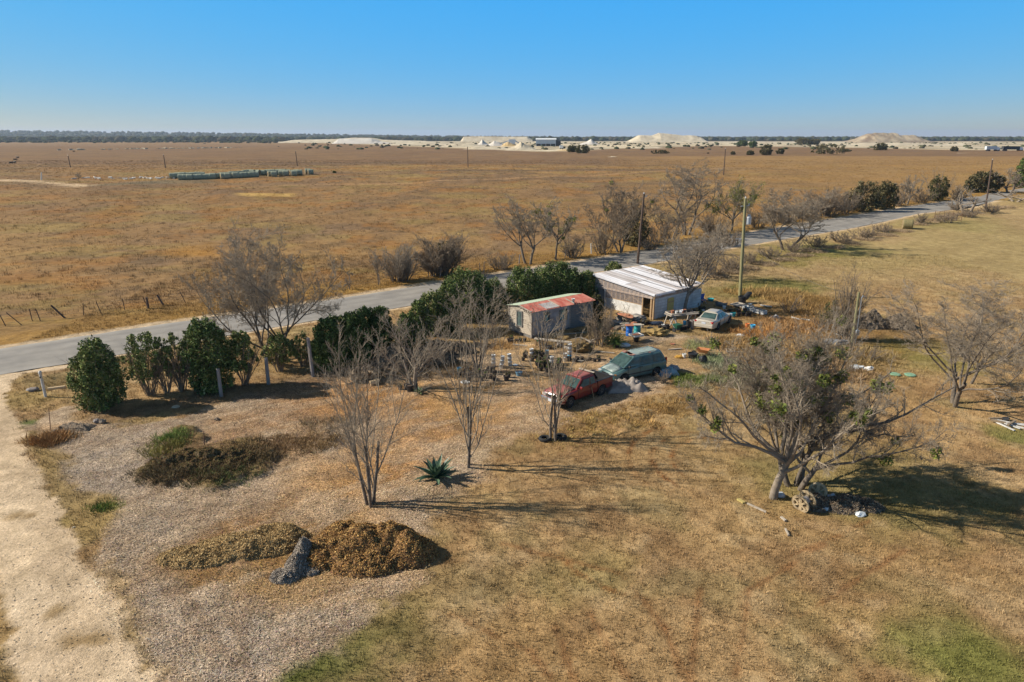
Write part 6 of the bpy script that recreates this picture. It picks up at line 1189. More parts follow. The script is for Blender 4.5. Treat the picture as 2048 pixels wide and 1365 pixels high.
pots('black pot beneath the shed window at its left corner', GB+'group at the left shed corner', (1035,682), 6, (.7,.5), 9, r=.15, plants=.7)
pots('black pot on the mulch behind the tire tree to the left', GB+'pair left of the blue bucket', (1012,762), 2, (.2,.5), 10, r=.2, plants=.5)
pots('black pot at the foot of the bushy grey tree', GB+'ring at the grey tree', (815,778), 4, (.5,.35), 11, r=.2, plants=.3)
for o in seedling: bpy.data.objects.remove(o)
def bstack(label, px, py, n, r=.15, mt=None, extra=None, lean=.0):
    b = on(px, py, .02); t = thing('bucket_stack', label, 'bucket stack', b)
    for i in range(n):
        o = bucket_mb(r, .36).build('bucket', (extra if extra and i == 0 else (mt or m_bucket)), t, smooth=True); o.location = (lean*i*.1, 0, i*.29); o.rotation_euler = (0, lean*i*.12, 0)
    return t
bstack('leftmost stack of white buckets, right of the bare pot tree', 987, 734, 3); bstack('middle stack of white buckets in the row of three', 1003, 738, 3, lean=.3); bstack('right hand stack of white buckets in the row of three', 1020, 733, 3, lean=-.2)
bstack('stack of white buckets in the pots left of the shed tree', 1063, 713, 2); bstack('short stack of grey-white buckets just right of the shed tree', 1094, 716, 2, .15, m_dbl); bstack('white bucket stack by the dark tubs below the shed tree', 1102, 737, 3, .15, lean=.2); bstack('tall white bucket stack with a blue one at the bottom', 1139, 718, 4, .16, None, m_lblue); bstack('low pair of white buckets left of the tall blue-bottomed stack', 1130, 722, 2, .13)
lathe_obj('bucket', pot_prof(.24,.34), m_dbl, 'faded blue tub alone on the mulch right of the white bucket stacks', 'tub', on(1038,752))
lathe_obj('lid', [(.20,0),(.22,.03),(.16,.05),(0,.05)], m_bucket, 'white lid lying beside the right bucket stack', 'lid', on(1031,732,-.01))
lathe_obj('bucket', pot_prof(.15,.36), m_bucket, 'white bucket with tools left of the black tubs', 'bucket', on(1368,716)); 
tt = on(1368,716); o = MB().bar((0,0,.1), (.3,.05,1.1), .03).build('tool_handle', m_palboard); o.location = tt; tag(o, 'thin pale tool handle sticking out of the white bucket', 'tool')
lathe_obj('tub', pot_prof(.36,.42), m_black, 'large round black tub beside the wheelbarrow', 'tub', on(1385,716), n=20)
lathe_obj('tub', pot_prof(.28,.36), m_black, 'black tub tipped on its side in front of the wheelbarrow', 'tub', on(1401,725,-.26), n=20, tilt=(R(75),0,R(35)))
lathe_obj('tub', pot_prof(.26,.3), m_black, 'black tub half sunk in the weeds above the wheelbarrow', 'tub', on(1421,691), n=16)
lathe_obj('bucket', pot_prof(.16,.36), m_bucket, 'white bucket on the bare earth left of the potting table', 'bucket', on(1326,657)); lathe_obj('bucket', pot_prof(.17,.36), m_black, 'black bucket between the white bucket and the green spreader', 'bucket', on(1335,660))
m_yel = mat('yellow_bag', (.60,.34,.05), (.45,.22,.04), 5, .8)
def lump(name, label, cat, p, d, mt, seed, rz=0, rough=.18, sub=2):
    bm = bmesh.new(); bmesh.ops.create_icosphere(bm, subdivisions=sub, radius=1); rr = random.Random(seed); m = MB(); vs = []
    for v in bm.verts: k = 1+rough*(rr.random()*2-1); vs.append((v.co.x*d[0]/2*k, v.co.y*d[1]/2*k, max(-.02, (v.co.z*.5+.42)*d[2]*k)))
    m.add(vs, [[v.index for v in f.verts] for f in bm.faces]); bm.free(); o = m.build(name, mt, None); o.location = p; o.rotation_euler = (0,0,rz); return tag(o, label, cat)
lump('plastic_bag', 'yellow-orange bag on the ground left of the white tool bucket', 'bag', on(1358,716), (.75,.4,.25), m_yel, 1); 
# barrels and side table
def barrel(label, px, py, mt, h=.9, r=.29, lid=None):
    t = thing('barrel', label, 'barrel', on(px, py, .02)); MB().lathe([(r*.93,0),(r,.04),(r*.98,h*.3),(r*1.03,h*.33),(r*.98,h*.36),(r*.98,h*.64),(r*1.03,h*.67),(r*.98,h*.70),(r,h-.04),(r*.93,h)], n=20).build('drum', mt, t, smooth=False)
    if lid: MB().box((0,0,h+.02), (.72,.6,.03)).build('board', lid, t)
    return t
barrel('bright blue plastic barrel with a rusty board on top', 1258, 672, m_bblue, .92, .28, m_terra); barrel('teal barrel cut short, behind the white basin table', 1274, 668, m_bteal, .8, .30, m_palboard)
b = on(1272,684); t = thing('side_table', 'white square basin full of litter set on a black tub', 'table', b, R(25)); MB().lathe(pot_prof(.26,.5), n=16).build('base', m_black, t); m = MB(); m.box((0,0,.56), (.95,.8,.05)); [m.box((x,y,.62), s_) for x,y,s_ in ((.46,0,(.04,.8,.10)),(-.46,0,(.04,.8,.10)),(0,.39,(.88,.04,.10)),(0,-.39,(.88,.04,.10)))]; m.build('top', m_white, t); lump('litter', None, None, (0,0,.57), (.75,.6,.12), m_terra, 4).parent = t
lump('tub', 'pale grey upturned basin right of the strap leaf plant', 'basin', on(1250,694), (.9,.7,.35), m_mw, 6, rough=.05)
# stack of boards by the greenhouse, pallets, benches
def board_stack(label, px, py, n, L, W_, rz, mt, seed, cat='board stack', name='board_stack', th=.06):
    rr = random.Random(seed); t = MB()
    for i in range(n): t.box((rr.uniform(-.08,.08), rr.uniform(-.05,.05), th*.6+i*th*1.15), (L*rr.uniform(.8,1.05), W_*rr.uniform(.85,1), th), rr.uniform(-.08,.08))
    o = t.build(name, mt); o.location = on(px, py, 0); o.rotation_euler = (0,0,rz); return tag(o, label, cat)
board_stack('high stack of pale flat boards beside the greenhouse doorway', 1256, 642, 10, 2.3, .8, GH+R(95), m_palboard, 1); board_stack('lower stack of grey boards left of the high board stack', 1240, 652, 6, 1.9, .8, GH+R(100), m_board, 2); board_stack('short dark stack of boards touching the greenhouse door post', 1278, 640, 8, 1.3, .6, GH+R(90), m_darkboard, 3)
lump('pot_litter', 'heap of small pots and rubbish on top of the boards', 'junk heap', on(1250,646,-.62), (1.9,.7,.35), m_terra, 7, GH+R(95), .35)
for i, (px, py, L, rz, mt, lb) in enumerate([(1150,668,2.2,.35,m_palboard,'pale plank lying across the raised bed in front of the shed'),(1185,680,2.4,.75,m_palboard,'pale plank edging the bed left of the leafless bush'),(1168,690,2.6,.85,m_board,'grey plank edging the near side of the bed'),(1230,668,2.0,-.2,m_board,'grey board lying left of the blue barrel'),(1212,706,1.3,-.35,m_palboard,'short bright plank on the ground left of the strap leaf plant'),(1040,690,1.2,-.3,m_palboard,'broken pale plank at the left shed corner'),(1350,700,1.2,.3,m_palboard,'narrow board on the chips left of the yellow bag'),(1530,675,1.5,-.2,m_board,'grey plank in the weeds right of the blue bucket')]):
    o = MB().box((0,0,.06), (L,.14,.06)).build('plank', mt); o.location = on(px, py, 0); o.rotation_euler = (0,R(rf.uniform(-2,2)),rz); tag(o, lb, 'plank')
b = on(1070,690); t = thing('low_bench', 'long low weathered bench with square legs in front of the shed', 'bench', b, R(-22)); L = 3.0
MB().box((L/2,0,.62), (L+.1,.28,.09)).build('top', m_palboard, t); 
for x in (.05,.35,L*.6,L-.1): MB().box((x,0,.28), (.12,.12,.58)).build('leg', m_wood, t)
b = on(1140,700); t = thing('raised_bed', 'low timber framed bed of dry growth right of the bench', 'planting bed', b, R(38)); m = MB(); m.box((1.3,0,.14), (2.7,.08,.28)); m.box((1.3,1.6,.14), (2.7,.08,.28)); m.box((-.03,.8,.14), (.08,1.52,.28)); m.box((2.63,.8,.14), (.08,1.52,.28)); m.build('frame', m_board, t); lump('soil', None, None, (1.3,.8,.05), (2.5,1.5,.4), mat('dry_growth', (.25,.16,.06), (.14,.09,.04), 6, .95, .05, 12), 9).parent = t
m_dry = mat('dry_growth_heap', (.26,.17,.06), (.13,.085,.04), 5, .95, .06, 10); m_brush = mat('brush_heap', (.13,.10,.075), (.25,.19,.13), 5, .95, .06, 10)
lump('straw_heap', 'mound of yellow straw on the ground in front of the greenhouse', 'straw heap', on(1316,672), (1.9,1.3,.6), mat('straw_heap', (.42,.29,.11), (.28,.19,.07), 7, .95, .05, 14), 11, rough=.25, sub=3)
lump('weed_heap', 'round brown heap of pulled weeds right of the tall bucket stack', 'weed heap', on(1163,703), (1.8,1.1,.75), m_dry, 12, rough=.25, sub=3)
# potting table by the greenhouse tree
b = on(1345,655); t = thing('potting_table', 'rickety pole-legged potting table under the forking tree', 'table', b, R(20)); MB().box((1.2,.5,1.05), (2.9,1.1,.07)).build('top', m_board, t); m = MB(); m.bar((-.1,-.05,1.2),(2.6,-.05,1.2),.08); m.bar((-.1,1.05,1.2),(2.6,1.05,1.2),.08); m.bar((-.15,-.05,1.2),(-.15,1.05,1.2),.08); m.build('rail', m_palboard, t)
for (x0,y0,x1,y1) in ((-.1,0,.1,0),(.7,0,.2,0),(1.3,0,1.9,0),(2.4,0,2.3,0),(0,1,.1,1),(2.4,1,2.3,1)): MB().bar((x0-.25,y0,0),(x1,y1,1.02),.08).build('leg', m_palboard, t)
TB = t
for i in range(13):
    rr = random.Random(i); x, y = rr.uniform(.1,2.5), rr.uniform(.1,.95); s = rr.uniform(.10,.16)
    M_ = Matrix.LocRotScale(b, Matrix.Rotation(R(20),3,'Z'), None) @ Vector((x,y,1.09)); lathe_obj('plant_pot', pot_prof(s,s*1.8), [m_black,m_terra,m_black,m_bucket][i%4], ['small black pot on the pole-legged potting table','small terracotta pot on the pole-legged potting table','small black pot on the pole-legged potting table','small white pot on the pole-legged potting table'][i%4], 'plant pot', M_, 'pots on the potting table', 10)
# bins by the table, spreader, cans
lathe_obj('bin', pot_prof(.17,.62), m_lblue, 'slim light blue bin under the right end of the potting table', 'bin', on(1369,655)); lathe_obj('bin', pot_prof(.2,.75), m_black, 'black bin right of the slim blue bin', 'bin', on(1376,658)); lathe_obj('bin', pot_prof(.22,.80), m_conc, 'grey bin beside the sedan tail', 'bin', on(1384,658))
b = on(1354,664); t = thing('push_spreader', 'small dark green push spreader on wheels left of the sedan', 'spreader', b, R(-60)); MB().loft([[(x,y,.32) for x,y in ((-.16,-.2),(.16,-.2),(.16,.2),(-.16,.2))],[(x,y,.68) for x,y in ((-.30,-.34),(.30,-.34),(.30,.34),(-.30,.34))]]).build('hopper', m_grn, t); 
for s in (1,-1): m = MB(); m.tube([(0,s*.36-.04,.2),(0,s*.36+.04,.2)], .2, 14); m.build('wheel', m_tyre, t)
m = MB(); m.bar((0,.25,.3),(-.75,.25,.95),.04); m.bar((0,-.25,.3),(-.75,-.25,.95),.04); m.bar((-.75,-.27,.95),(-.75,.27,.95),.04); m.bar((0,-.36,.2),(0,.36,.2),.04); m.build('handle', m_galv, t)
lump('rubbish_bag', 'black rubbish bag at the foot of the open greenhouse door', 'bag', on(1290,648), (.8,.6,.5), m_black, 15); lump('tarpaulin', 'dark blue tarpaulin bundle on the ground before the yellow door', 'tarpaulin', on(1312,648), (1.6,.6,.4), mat('navy_cloth', (.02,.035,.07), (.04,.06,.10), 5, .6), 16, R(10))
lathe_obj('bucket', pot_prof(.17,.4), m_orangep, 'orange bucket in the weeds right of the sedan', 'bucket', on(1494,655)); t = lathe_obj('bucket', pot_prof(.22,.45), m_lblue, 'light blue bucket with a wide rim right of the orange one', 'bucket', on(1505,659))
lathe_obj('basin', pot_prof(.34,.3), m_bteal, 'teal basin on the bare ground behind the greenhouse corner', 'basin', on(1421,602)); b = on(1402,606); t = thing('lawn_chair', 'blue and pink folded lawn chair against the greenhouse far corner', 'chair', b, R(30)); MB().box((0,0,.5), (.6,.06,1.0), rx=.2).build('back', m_bblue, t); MB().box((0,-.25,.4), (.6,.5,.05)).build('seat', mat('pink_cloth', (.55,.28,.26), rough=.8), t); m = MB()
for x in (-.28,.28): m.bar((x,-.5,0),(x,.1,.7),.035); m.bar((x,.1,0),(x,-.45,.6),.035)
m.build('frame', m_galv, t)
# trough and frame right of the transformer pole foot
b = on(1488,620); e = on(1530,631)-b; t = thing('trough', 'long white trough of plants near the transformer pole', 'trough', b, math.atan2(e.y,e.x)); L = e.length; m = MB(); m.box((L/2,-.25,.35), (L,.04,.36)); m.box((L/2,.25,.35), (L,.04,.36)); m.box((L/2,0,.19), (L-.02,.46,.04)); m.box((.02,0,.37), (.04,.46,.32)); m.box((L-.02,0,.37), (.04,.46,.32)); m.build('box', m_white, t); m = MB(); [m.box((x,0,.08), (.2,.5,.17)) for x in (.3,L-.3)]; m.build('foot', m_darkboard, t); lump('soil', None, None, (L/2,0,.25), (L*.9,.44,.3), m_soil, 18).parent = t
b = on(1460,612); e = on(1492,619)-b; t = thing('wooden_tray', 'shallow timber tray on the ground left of the white trough', 'tray', b, math.atan2(e.y,e.x)); L = e.length; m = MB(); m.box((L/2,0,.25), (L,.1,.1)); m.box((L/2,1.3,.25), (L,.1,.1)); m.box((0,.65,.25), (.1,1.2,.1)); m.box((L,.65,.25), (.1,1.2,.1)); m.build('frame', m_palboard, t); MB().box((L/2,.65,.19), (L-.1,1.2,.03)).build('base', m_darkboard, t)
b = on(1484,606); t = thing('black_barrel', 'large black tub with a bent black lid behind the white trough', 'tub', b); MB().lathe(pot_prof(.42,.75), n=18).build('tub', m_black, t); o = MB().tube([(.3,.1,.55),(.7,.25,.95),(.95,.3,1.05)], [.30,.26,.14], 10).build('lid', m_black, t)
for i, (px0,py0,px1,py1,lb) in enumerate([(1583,637,1601,642,'white pipe lying in the weeds, left of two'),(1602,641,1619,644,'white pipe lying in the weeds, right of two'),(1521,612,1543,616,'white board behind the white trough'),(1729,638,1740,641,'short white pipe on the dark brush pile at the meter pole')]):
    a = on(px0,py0,-.1); c = on(px1,py1,-.1); o = MB().tube([(0,0,.05),c-a+Vector((0,0,.05))], .07, 6).build('pipe', m_white); o.location = a; tag(o, lb, 'pipe')
b = on(1452,698); 
m = MB()
for i in range(6): m.bar((i*.3,0,.1),(i*.3,.9,.1),.07,.03)
m.bar((-.1,.05,.14),(1.6,.05,.14),.08,.03); m.bar((-.1,.85,.14),(1.6,.85,.14),.08,.03); o = m.build('pallet_frame', m_palboard); o.location = on(1455,706,0); o.rotation_euler = (0,0,-.15); tag(o, 'pale slatted frame lying in the weeds right of the wheelbarrow', 'pallet')
# wheelbarrow
b = on(1406,712); t = thing('wheelbarrow', 'orange wheelbarrow standing with handles up to the left', 'wheelbarrow', b, R(150)); m_wb = mat('orange_rust_paint', (.55,.22,.07), (.45,.17,.06), 4, .6); m = MB()
m.loft([[(x,y,.33) for x,y in ((-.30,-.18),(.28,-.16),(.28,.16),(-.30,.18))],[(x,y,.62) for x,y in ((-.46,-.36),(.50,-.30),(.50,.30),(-.46,.36))],[(x,y,.60) for x,y in ((-.42,-.33),(.46,-.27),(.46,.27),(-.42,.33))],[(x,y,.36) for x,y in ((-.28,-.16),(.26,-.14),(.26,.14),(-.28,.16))]]); m.build('tray', m_wb, t); m = MB(); [m.bar((.75,s*.06,.2),(-1.0,s*.30,.62),.04) for s in (1,-1)]; m.build('handle', m_wood, t); m = MB(); [m.tube([(-.2,s*.2,.34),(-.3,s*.22,.0),(-.42,s*.22,0),(-.42,s*.22,.38)], .02, 6) for s in (1,-1)]; m.build('leg', m_rust, t); MB().tube([(.72,-.05,.19),(.72,.05,.19)], .19, 16).build('wheel', m_tyre, t)
# rags behind truck and van
def drape(name, label, cat, p, sx, sy, h, mt, seed, rz=0):
    X, Y = np.meshgrid(np.linspace(-1,1,26), np.linspace(-1,1,20)); r_ = np.maximum(np.abs(X), np.abs(Y)); Z = h*np.clip(1-r_**3,0,1)*(.5+.9*np.abs(fbm(X*3.5+seed,Y*3.5,seed,3)-.5)*2.0); V = np.stack([X*sx/2*(1+.12*fbm(Y*3,X*0,seed)), Y*sy/2*(1+.12*fbm(X*3,Y*0,seed+3)), Z+.02],-1).reshape(-1,3); idx = np.arange(520).reshape(20,26); F = np.stack([idx[:-1,:-1],idx[:-1,1:],idx[1:,1:],idx[1:,:-1]],-1).reshape(-1,4); o = np_mesh(name, V, F, mt, smooth=False); o.location = p; o.rotation_euler = (0,0,rz); return tag(o, label, cat)
drape('tarpaulin', 'crumpled grey-brown tarpaulin heap between the pickup and the van', 'tarpaulin', on(1252,778), 2.6, 1.5, .75, mat('grey_canvas', (.36,.31,.27), (.26,.22,.19), 3, .8), 5, R(5))
drape('tarpaulin', 'blue-white tarpaulin bundle behind the van', 'tarpaulin', on(1333,748), 1.5, 1.2, .6, mat('blue_tarp', (.16,.30,.36), (.42,.50,.52), 2, .6), 9, R(5)); lump('sack', 'pale pinkish sack right of the blue tarpaulin behind the van', 'sack', on(1347,742), (.8,.6,.5), m_ply, 23); lump('engine_part', 'dark greasy lump under the blue tarpaulin behind the van', 'scrap', on(1330,757), (.9,.6,.45), m_dbl, 24)
# tires at the tree
for px, py, lb in ((1090,880,'old tire lying flat left of the tire tree trunks'),(1121,877,'old tire lying flat right of the tire tree trunks')):
    lathe_obj('old_tire', [(.20,.03),(.30,0),(.36,.06),(.36,.16),(.30,.21),(.20,.18),(.20,.03)], m_tyre, lb, 'tire', on(px,py,.0), n=20)
# ------------------------------------------------------------ heaps near the camera
def mound(name, label, cat, px, py, rx, ry, bumps, mt, seed, amp=.10, colr=None, chips=0, chipc=None, res=90):
    b = on(px, py, 0); xs = np.linspace(-rx, rx, res); ys = np.linspace(-ry, ry, res); X, Y = np.meshgrid(xs, ys); Z = np.zeros_like(X)
    for bx, by, sx, sy, h, p in bumps: d = ((X-bx)/sx)**2+((Y-by)/sy)**2; Z = np.maximum(Z, h*np.clip(1-d**p, 0, 1))
    Z *= .75+.6*fbm(X*1.3+seed, Y*1.3, seed, 4); Z += amp*(fbm(X*5+seed, Y*5, seed+2, 3)-.5)*2*(Z > .05); edge = sstep(1, .82, np.sqrt((X/rx)**2+(Y/ry)**2)); g = gzn(X+b.x, Y+b.y)-b.z
    keep = (Z > .03) & (edge > .01); Z = np.where(keep, Z*edge, -.12)+g
    idx = np.arange(res*res).reshape(res, res); F = np.stack([idx[:-1,:-1],idx[:-1,1:],idx[1:,1:],idx[1:,:-1]],-1).reshape(-1,4); kf = keep.reshape(-1)[F].any(1); F = F[kf]; u, inv = np.unique(F, return_inverse=True); V = np.stack([X,Y,Z],-1).reshape(-1,3)[u]; t = thing(name, label, cat, b); np_mesh('mound', V, inv.reshape(F.shape), mt, t, smooth=True)
    if chips*1:
        rg = np.random.default_rng(seed); fi = F[rg.integers(0, len(F), chips)]; VV = np.stack([X,Y,Z],-1).reshape(-1,3); wts = rg.dirichlet((1,1,1,1), chips); c = (VV[fi]*wts[...,None]).sum(1); k = c[:,2] > g.min()-.02; c = c[k]; n = len(c); a = rg.uniform(0,6.28,n); L = rg.uniform(.015,.05,n); d = np.stack([np.cos(a),np.sin(a),rg.normal(0,.5,n)],1)*L[:,None]; s = np.stack([-np.sin(a),np.cos(a),rg.normal(0,.5,n)],1)*.012; c[:,2] += .03
        V4 = np.stack([c-d-s,c+d-s,c+d+s,c-d+s],1).reshape(-1,3); o = np_mesh('loose_chips', V4, np.arange(n*4).reshape(n,4), m_chip, t, fcol=np.clip(np.array(chipc)[rg.integers(0,len(chipc),n)]*rg.uniform(.5,1.6,(n,1)),0,.9)); o['kind'] = 'stuff'
    return t
m_mul = mat('brown_mulch', (.31,.165,.06), (.15,.08,.035), 1.6, .95, .05, 9, lo=.38, hi=.6); m_ash = mat('grey_mulch', (.36,.30,.235), (.22,.18,.135), 3, .95, .04, 12)
mound('mulch_pile', 'big heap of orange-brown leaf mulch on the chips', 'mulch pile', 728, 1108, 3.4, 2.4, [(-1.0,.9,1.3,1.1,.85,.8),(-.2,.3,2.1,1.5,1.0,.75),(1.0,.5,1.4,1.2,1.05,.8),(1.9,-.1,1.1,1.0,.95,.8),(.3,-.7,1.6,.9,.55,.9),(-1.7,-.1,1.0,1.2,.55,.9)], m_mul, 3, .14, chips=18000, chipc=[(.42,.23,.075),(.24,.125,.05),(.50,.32,.12),(.14,.08,.04)])
mound('grey_mulch_heap', 'ragged ridge of grey rotted chips left of the brown mulch pile', 'mulch pile', 598, 1138, 1.5, 1.9, [(.0,.75,.5,.6,.95,.7),(-.1,.2,.5,.8,.65,.7),(-.4,-.5,.6,.5,.22,.9),(.35,.2,.7,.7,.22,.9)], m_ash, 8, .10, chips=7000, chipc=[(.34,.29,.24),(.20,.17,.14),(.46,.39,.31)])
mound('brown_mulch_spread', 'low worn-down brown mulch heap left of the grey heap', 'mulch pile', 470, 1100, 3.4, 2.2, [(-1.2,-.5,1.8,.9,.28,1),(.3,.2,2.2,1.1,.32,1),(1.6,1.2,1.3,.8,.35,1)], mat('old_mulch', (.34,.22,.09), (.21,.135,.06), 1.8, .95, .05, 9), 12, .10, chips=10000, chipc=[(.40,.26,.11),(.26,.165,.07),(.48,.35,.17)])
mound('dead_groundcover', 'low mat of dark dead plants in the middle of the grey chips', 'plant bed', 408, 925, 3.4, 1.9, [(0,0,2.9,1.3,.2,1),(.2,.2,.9,.6,.50,.9),(1.2,.3,.8,.6,.42,.9),(-1.4,-.3,.9,.6,.3,.9)], mat('dead_plants', (.16,.11,.055), (.09,.068,.038), 2.5, .95, .06, 9), 15, .16, chips=14000, chipc=[(.17,.105,.05),(.11,.075,.035),(.14,.13,.05),(.25,.15,.07)])
mound('debris_pile', 'dark pile of branches and rubble right of the cable spool', 'debris pile', 1680, 1012, 2.2, 1.3, [(-1.1,.2,.9,.8,.5,.9),(.2,0,1.3,.8,.4,.9),(1.2,-.1,.8,.6,.3,.9)], m_brush, 17, .15, chips=7000, chipc=[(.20,.14,.09),(.12,.09,.07),(.34,.28,.2)])
mound('brush_pile', 'big dark heap of cut brush between the hedge and the bushy grey tree', 'brush pile', 830, 728, 3.6, 1.8, [(-1.6,0,1.6,1.2,1.3,.7),(.4,.2,1.8,1.2,1.1,.7),(2.0,.1,1.3,1.1,.9,.7)], m_brush, 19, .22, chips=12000, chipc=[(.24,.18,.12),(.16,.12,.08),(.36,.28,.19),(.10,.08,.05)])
mound('brush_pile', 'dark brush heap behind the pots left of the shed', 'brush pile', 895, 705, 2.6, 1.3, [(-.8,0,1.4,1,.9,.7),(.9,.1,1.4,1,.8,.7)], m_brush, 20, .2, chips=6000, chipc=[(.24,.18,.12),(.14,.10,.07)])
mound('brush_pile', 'dark brush pile with scrap right of the meter pole', 'brush pile', 1765, 655, 3.4, 1.6, [(-1,.1,1.8,1.2,1.3,.7),(1.2,0,1.8,1.1,1.0,.7)], m_brush, 21, .25, chips=12000, chipc=[(.20,.15,.10),(.13,.10,.07),(.10,.12,.15),(.3,.25,.18)])
bare_tree('bare twigs sticking up out of the brush pile right of the meter pole', 1775, 658, 622, 90, 410, 1, .7, 'shrub', name='dead_branches', cat='branches', dens=.8, r0=.07)
bare_tree('loose dead branches on the brush pile under the hedge', 840, 735, 690, 110, 411, 1, .9, 'shrub', name='dead_branches', cat='branches', dens=.9, r0=.07)
for i, (px, py, tp, wd_, lb) in enumerate([(735,760,700,70,'clump of thin grey suckers in front of the log pile'),(775,756,712,60,'clump of thin bare suckers right of the log pile'),(1325,768,738,30,'low pinkish bare shrub in front of the green ground cover'),(1600,700,640,90,'bare scrub in the weeds between the sedan and meter pole'),(1530,740,690,90,'bare scrub in the weeds below the sedan'),(1640,660,612,70,'bare scrub left of the vine clump'),(1740,720,690,60,'low bare scrub below the brush pile'),(1580,625,588,50,'thin bare scrub behind the white pipes'),(1470,745,705,70,'grey-green twiggy shrub right of the green ground cover'),(1110,640,600,1,'')][:9]): bare_tree(lb, px, py, tp, wd_, 420+i, 1, .55, 'shrub', name='bare_bush', cat='shrub', dens=.55, r0=.05, twig=m_twig if i < 2 else m_twig2)
# log pile
b = on(728,762); t = thing('log_pile', 'pile of split firewood with pale cut ends by the hedge', 'log pile', b, R(10)); m_log = mat('firewood', (.30,.22,.14), (.20,.15,.10), 5, .95); m_cutw = mat('cut_wood', (.60,.44,.26), rough=.9); m = MB(); rr = random.Random(6)
for i in range(60):
    x = rr.uniform(-.9,1.0); z = rr.uniform(.05,1.05)*(1-abs(x)*.45); y = rr.uniform(-.4,.5); a = rr.uniform(-.7,.7); L = rr.uniform(.35,.5); r_ = rr.uniform(.06,.11); m.tube([(x-L/2*math.sin(a),y-L/2*math.cos(a),z),(x+L/2*math.sin(a),y+L/2*math.cos(a),z+rr.uniform(-.1,.1))], r_, 6)
m.build('firewood', [m_log], t); o = MB().tube([(.45,-.9,.18),(1.0,-.75,.22)], .17, 10).build('cut_log', m_cutw, t)
# cable spool wheels, planks, stones under the mesquite
m_spool = mat('spool_wood', (.50,.38,.22), (.40,.30,.18), 4, .9)
def spool(label, px, py, R_, tilt, rz, drum=True):
    t = thing('cable_spool', label, 'cable spool', on(px, py, .03), rz); M = Matrix.Translation((0,0,R_)) @ Matrix.Rotation(R(90)+tilt, 4, 'Y')
    for z, nm in ((-.26,'flange'),(.26,'flange')):
        m = MB(); m.lathe([(R_*.72,z-.03),(R_,z-.03),(R_,z+.03),(R_*.72,z+.03),(R_*.72,z-.03)], n=28, M=M); m.lathe([(0,z-.03),(R_*.3,z-.03),(R_*.3,z+.03),(0,z+.03)], n=16, M=M)
        for k in range(6):
            a = k*math.pi/3; p = M @ Vector((math.cos(a)*R_*.25,math.sin(a)*R_*.25,z)); q = M @ Vector((math.cos(a)*R_*.78,math.sin(a)*R_*.78,z)); m.bar(p, q, .14, .055)
        m.build(nm, m_spool, t)
    if drum: m = MB(); m.lathe([(R_*.42,-.225),(R_*.42,.225)], n=18, M=M); m.build('drum', m_ply, t)
    return t
spool('pale wooden cable spool with slotted wheels leaning at the mesquite foot', 1606, 1018, .42, R(8), R(215)); spool('second slotted spool standing behind the pale cable spool', 1634, 996, .40, R(-25), R(240), False)
for i, (px, py, d_, lb) in enumerate([(1642,1012,(1.2,.8,.35),'grey slab of metal lying right of the cable spool'),(1560,992,(.5,.4,.25),'pale bluish stone at the foot of the slanting trunk'),(1662,1000,(.4,.3,.45),'upright pale rock in the debris by the spool'),(1648,1018,(.5,.4,.3),'rock below the grey slab'),(1720,1030,(.5,.4,.2),'flat stone at the right end of the debris pile')]): lump('stone', lb, 'stone', on(px,py), d_, m_ply if i == 0 else m_mw, 50+i, .3)
for i, (px0,py0,px1,py1,w_,lb) in enumerate([(1476,1000,1488,1009,.16,'short thick yellow plank left of the slanting mesquite'),(1494,1010,1532,1026,.07,'thin pale branch right of the short yellow plank'),(1562,1036,1571,1044,.10,'small wedge of pale wood below the cable spool'),(1570,1062,1577,1074,.06,'pale stick farthest below the mesquite')]):
    a = on(px0,py0,-.06); c = on(px1,py1,-.06); o = MB().bar((0,0,0), c-a, w_, .07).build('plank', m_ywood if i == 0 else m_palboard); o.location = a; tag(o, lb, 'wood')
# junk at the right lawn edge
b = on(2018,852); t = thing('plank_pile', 'pile of white and brown boards lying on the lawn at the right edge', 'board pile', b, R(-50)); m = MB(); 
for i in range(5): m.box((.1*i-.2,.22*i-.4,.10+.05*(i%2)), (1.5,.12,.05), .25*i-.5)
m.build('white_board', m_white, t); m = MB(); m.box((-.6,.3,.2), (1.2,.14,.08), .9); m.box((.1,0,.24), (1.1,.12,.08), 1.5); m.box((-.5,-.2,.18), (.7,.14,.1), .2); m.build('brown_board', m_log, t); m = MB(); m.tube([(-.5,.5,.10),(-.2,.6,.2)], .16, 8); m.build('black_scrap', m_black, t)
for px, py, lb in ((1790,750,'green round lid set in the lawn, left one of two'),(1820,752,'green round lid set in the lawn, right one of two')): lathe_obj('septic_lid', [(.36,0),(.38,.06),(.3,.10),(0,.11)], mat('green_lid', (.16,.33,.20), (.24,.40,.27), 5, .8), lb, 'lid', on(px,py,.0), n=18)
lump('rag', 'white crumpled bag in the scrub above the green lids', 'bag', on(1735,740), (.8,.6,.3), m_white, 61, rough=.4); lump('rag', 'white and grey bag left of the crumpled white bag', 'bag', on(1712,738), (.9,.6,.3), m_mw, 62, rough=.4); lump('tarpaulin', 'dark grey tarpaulin with white slats in the weeds left of the meter pole', 'tarpaulin', on(1672,690), (2.2,1.2,.5), mat('slate_tarp', (.13,.13,.14), (.22,.22,.22), 4, .8), 63, rough=.25)
m = MB(); [m.box((.25*i,0,.02*i), (.06,.6,.03), .3) for i in range(4)]; o = m.build('slats', m_white); o.location = on(1672,680,-.5); tag(o, 'white slats on top of the dark tarpaulin', 'slats')
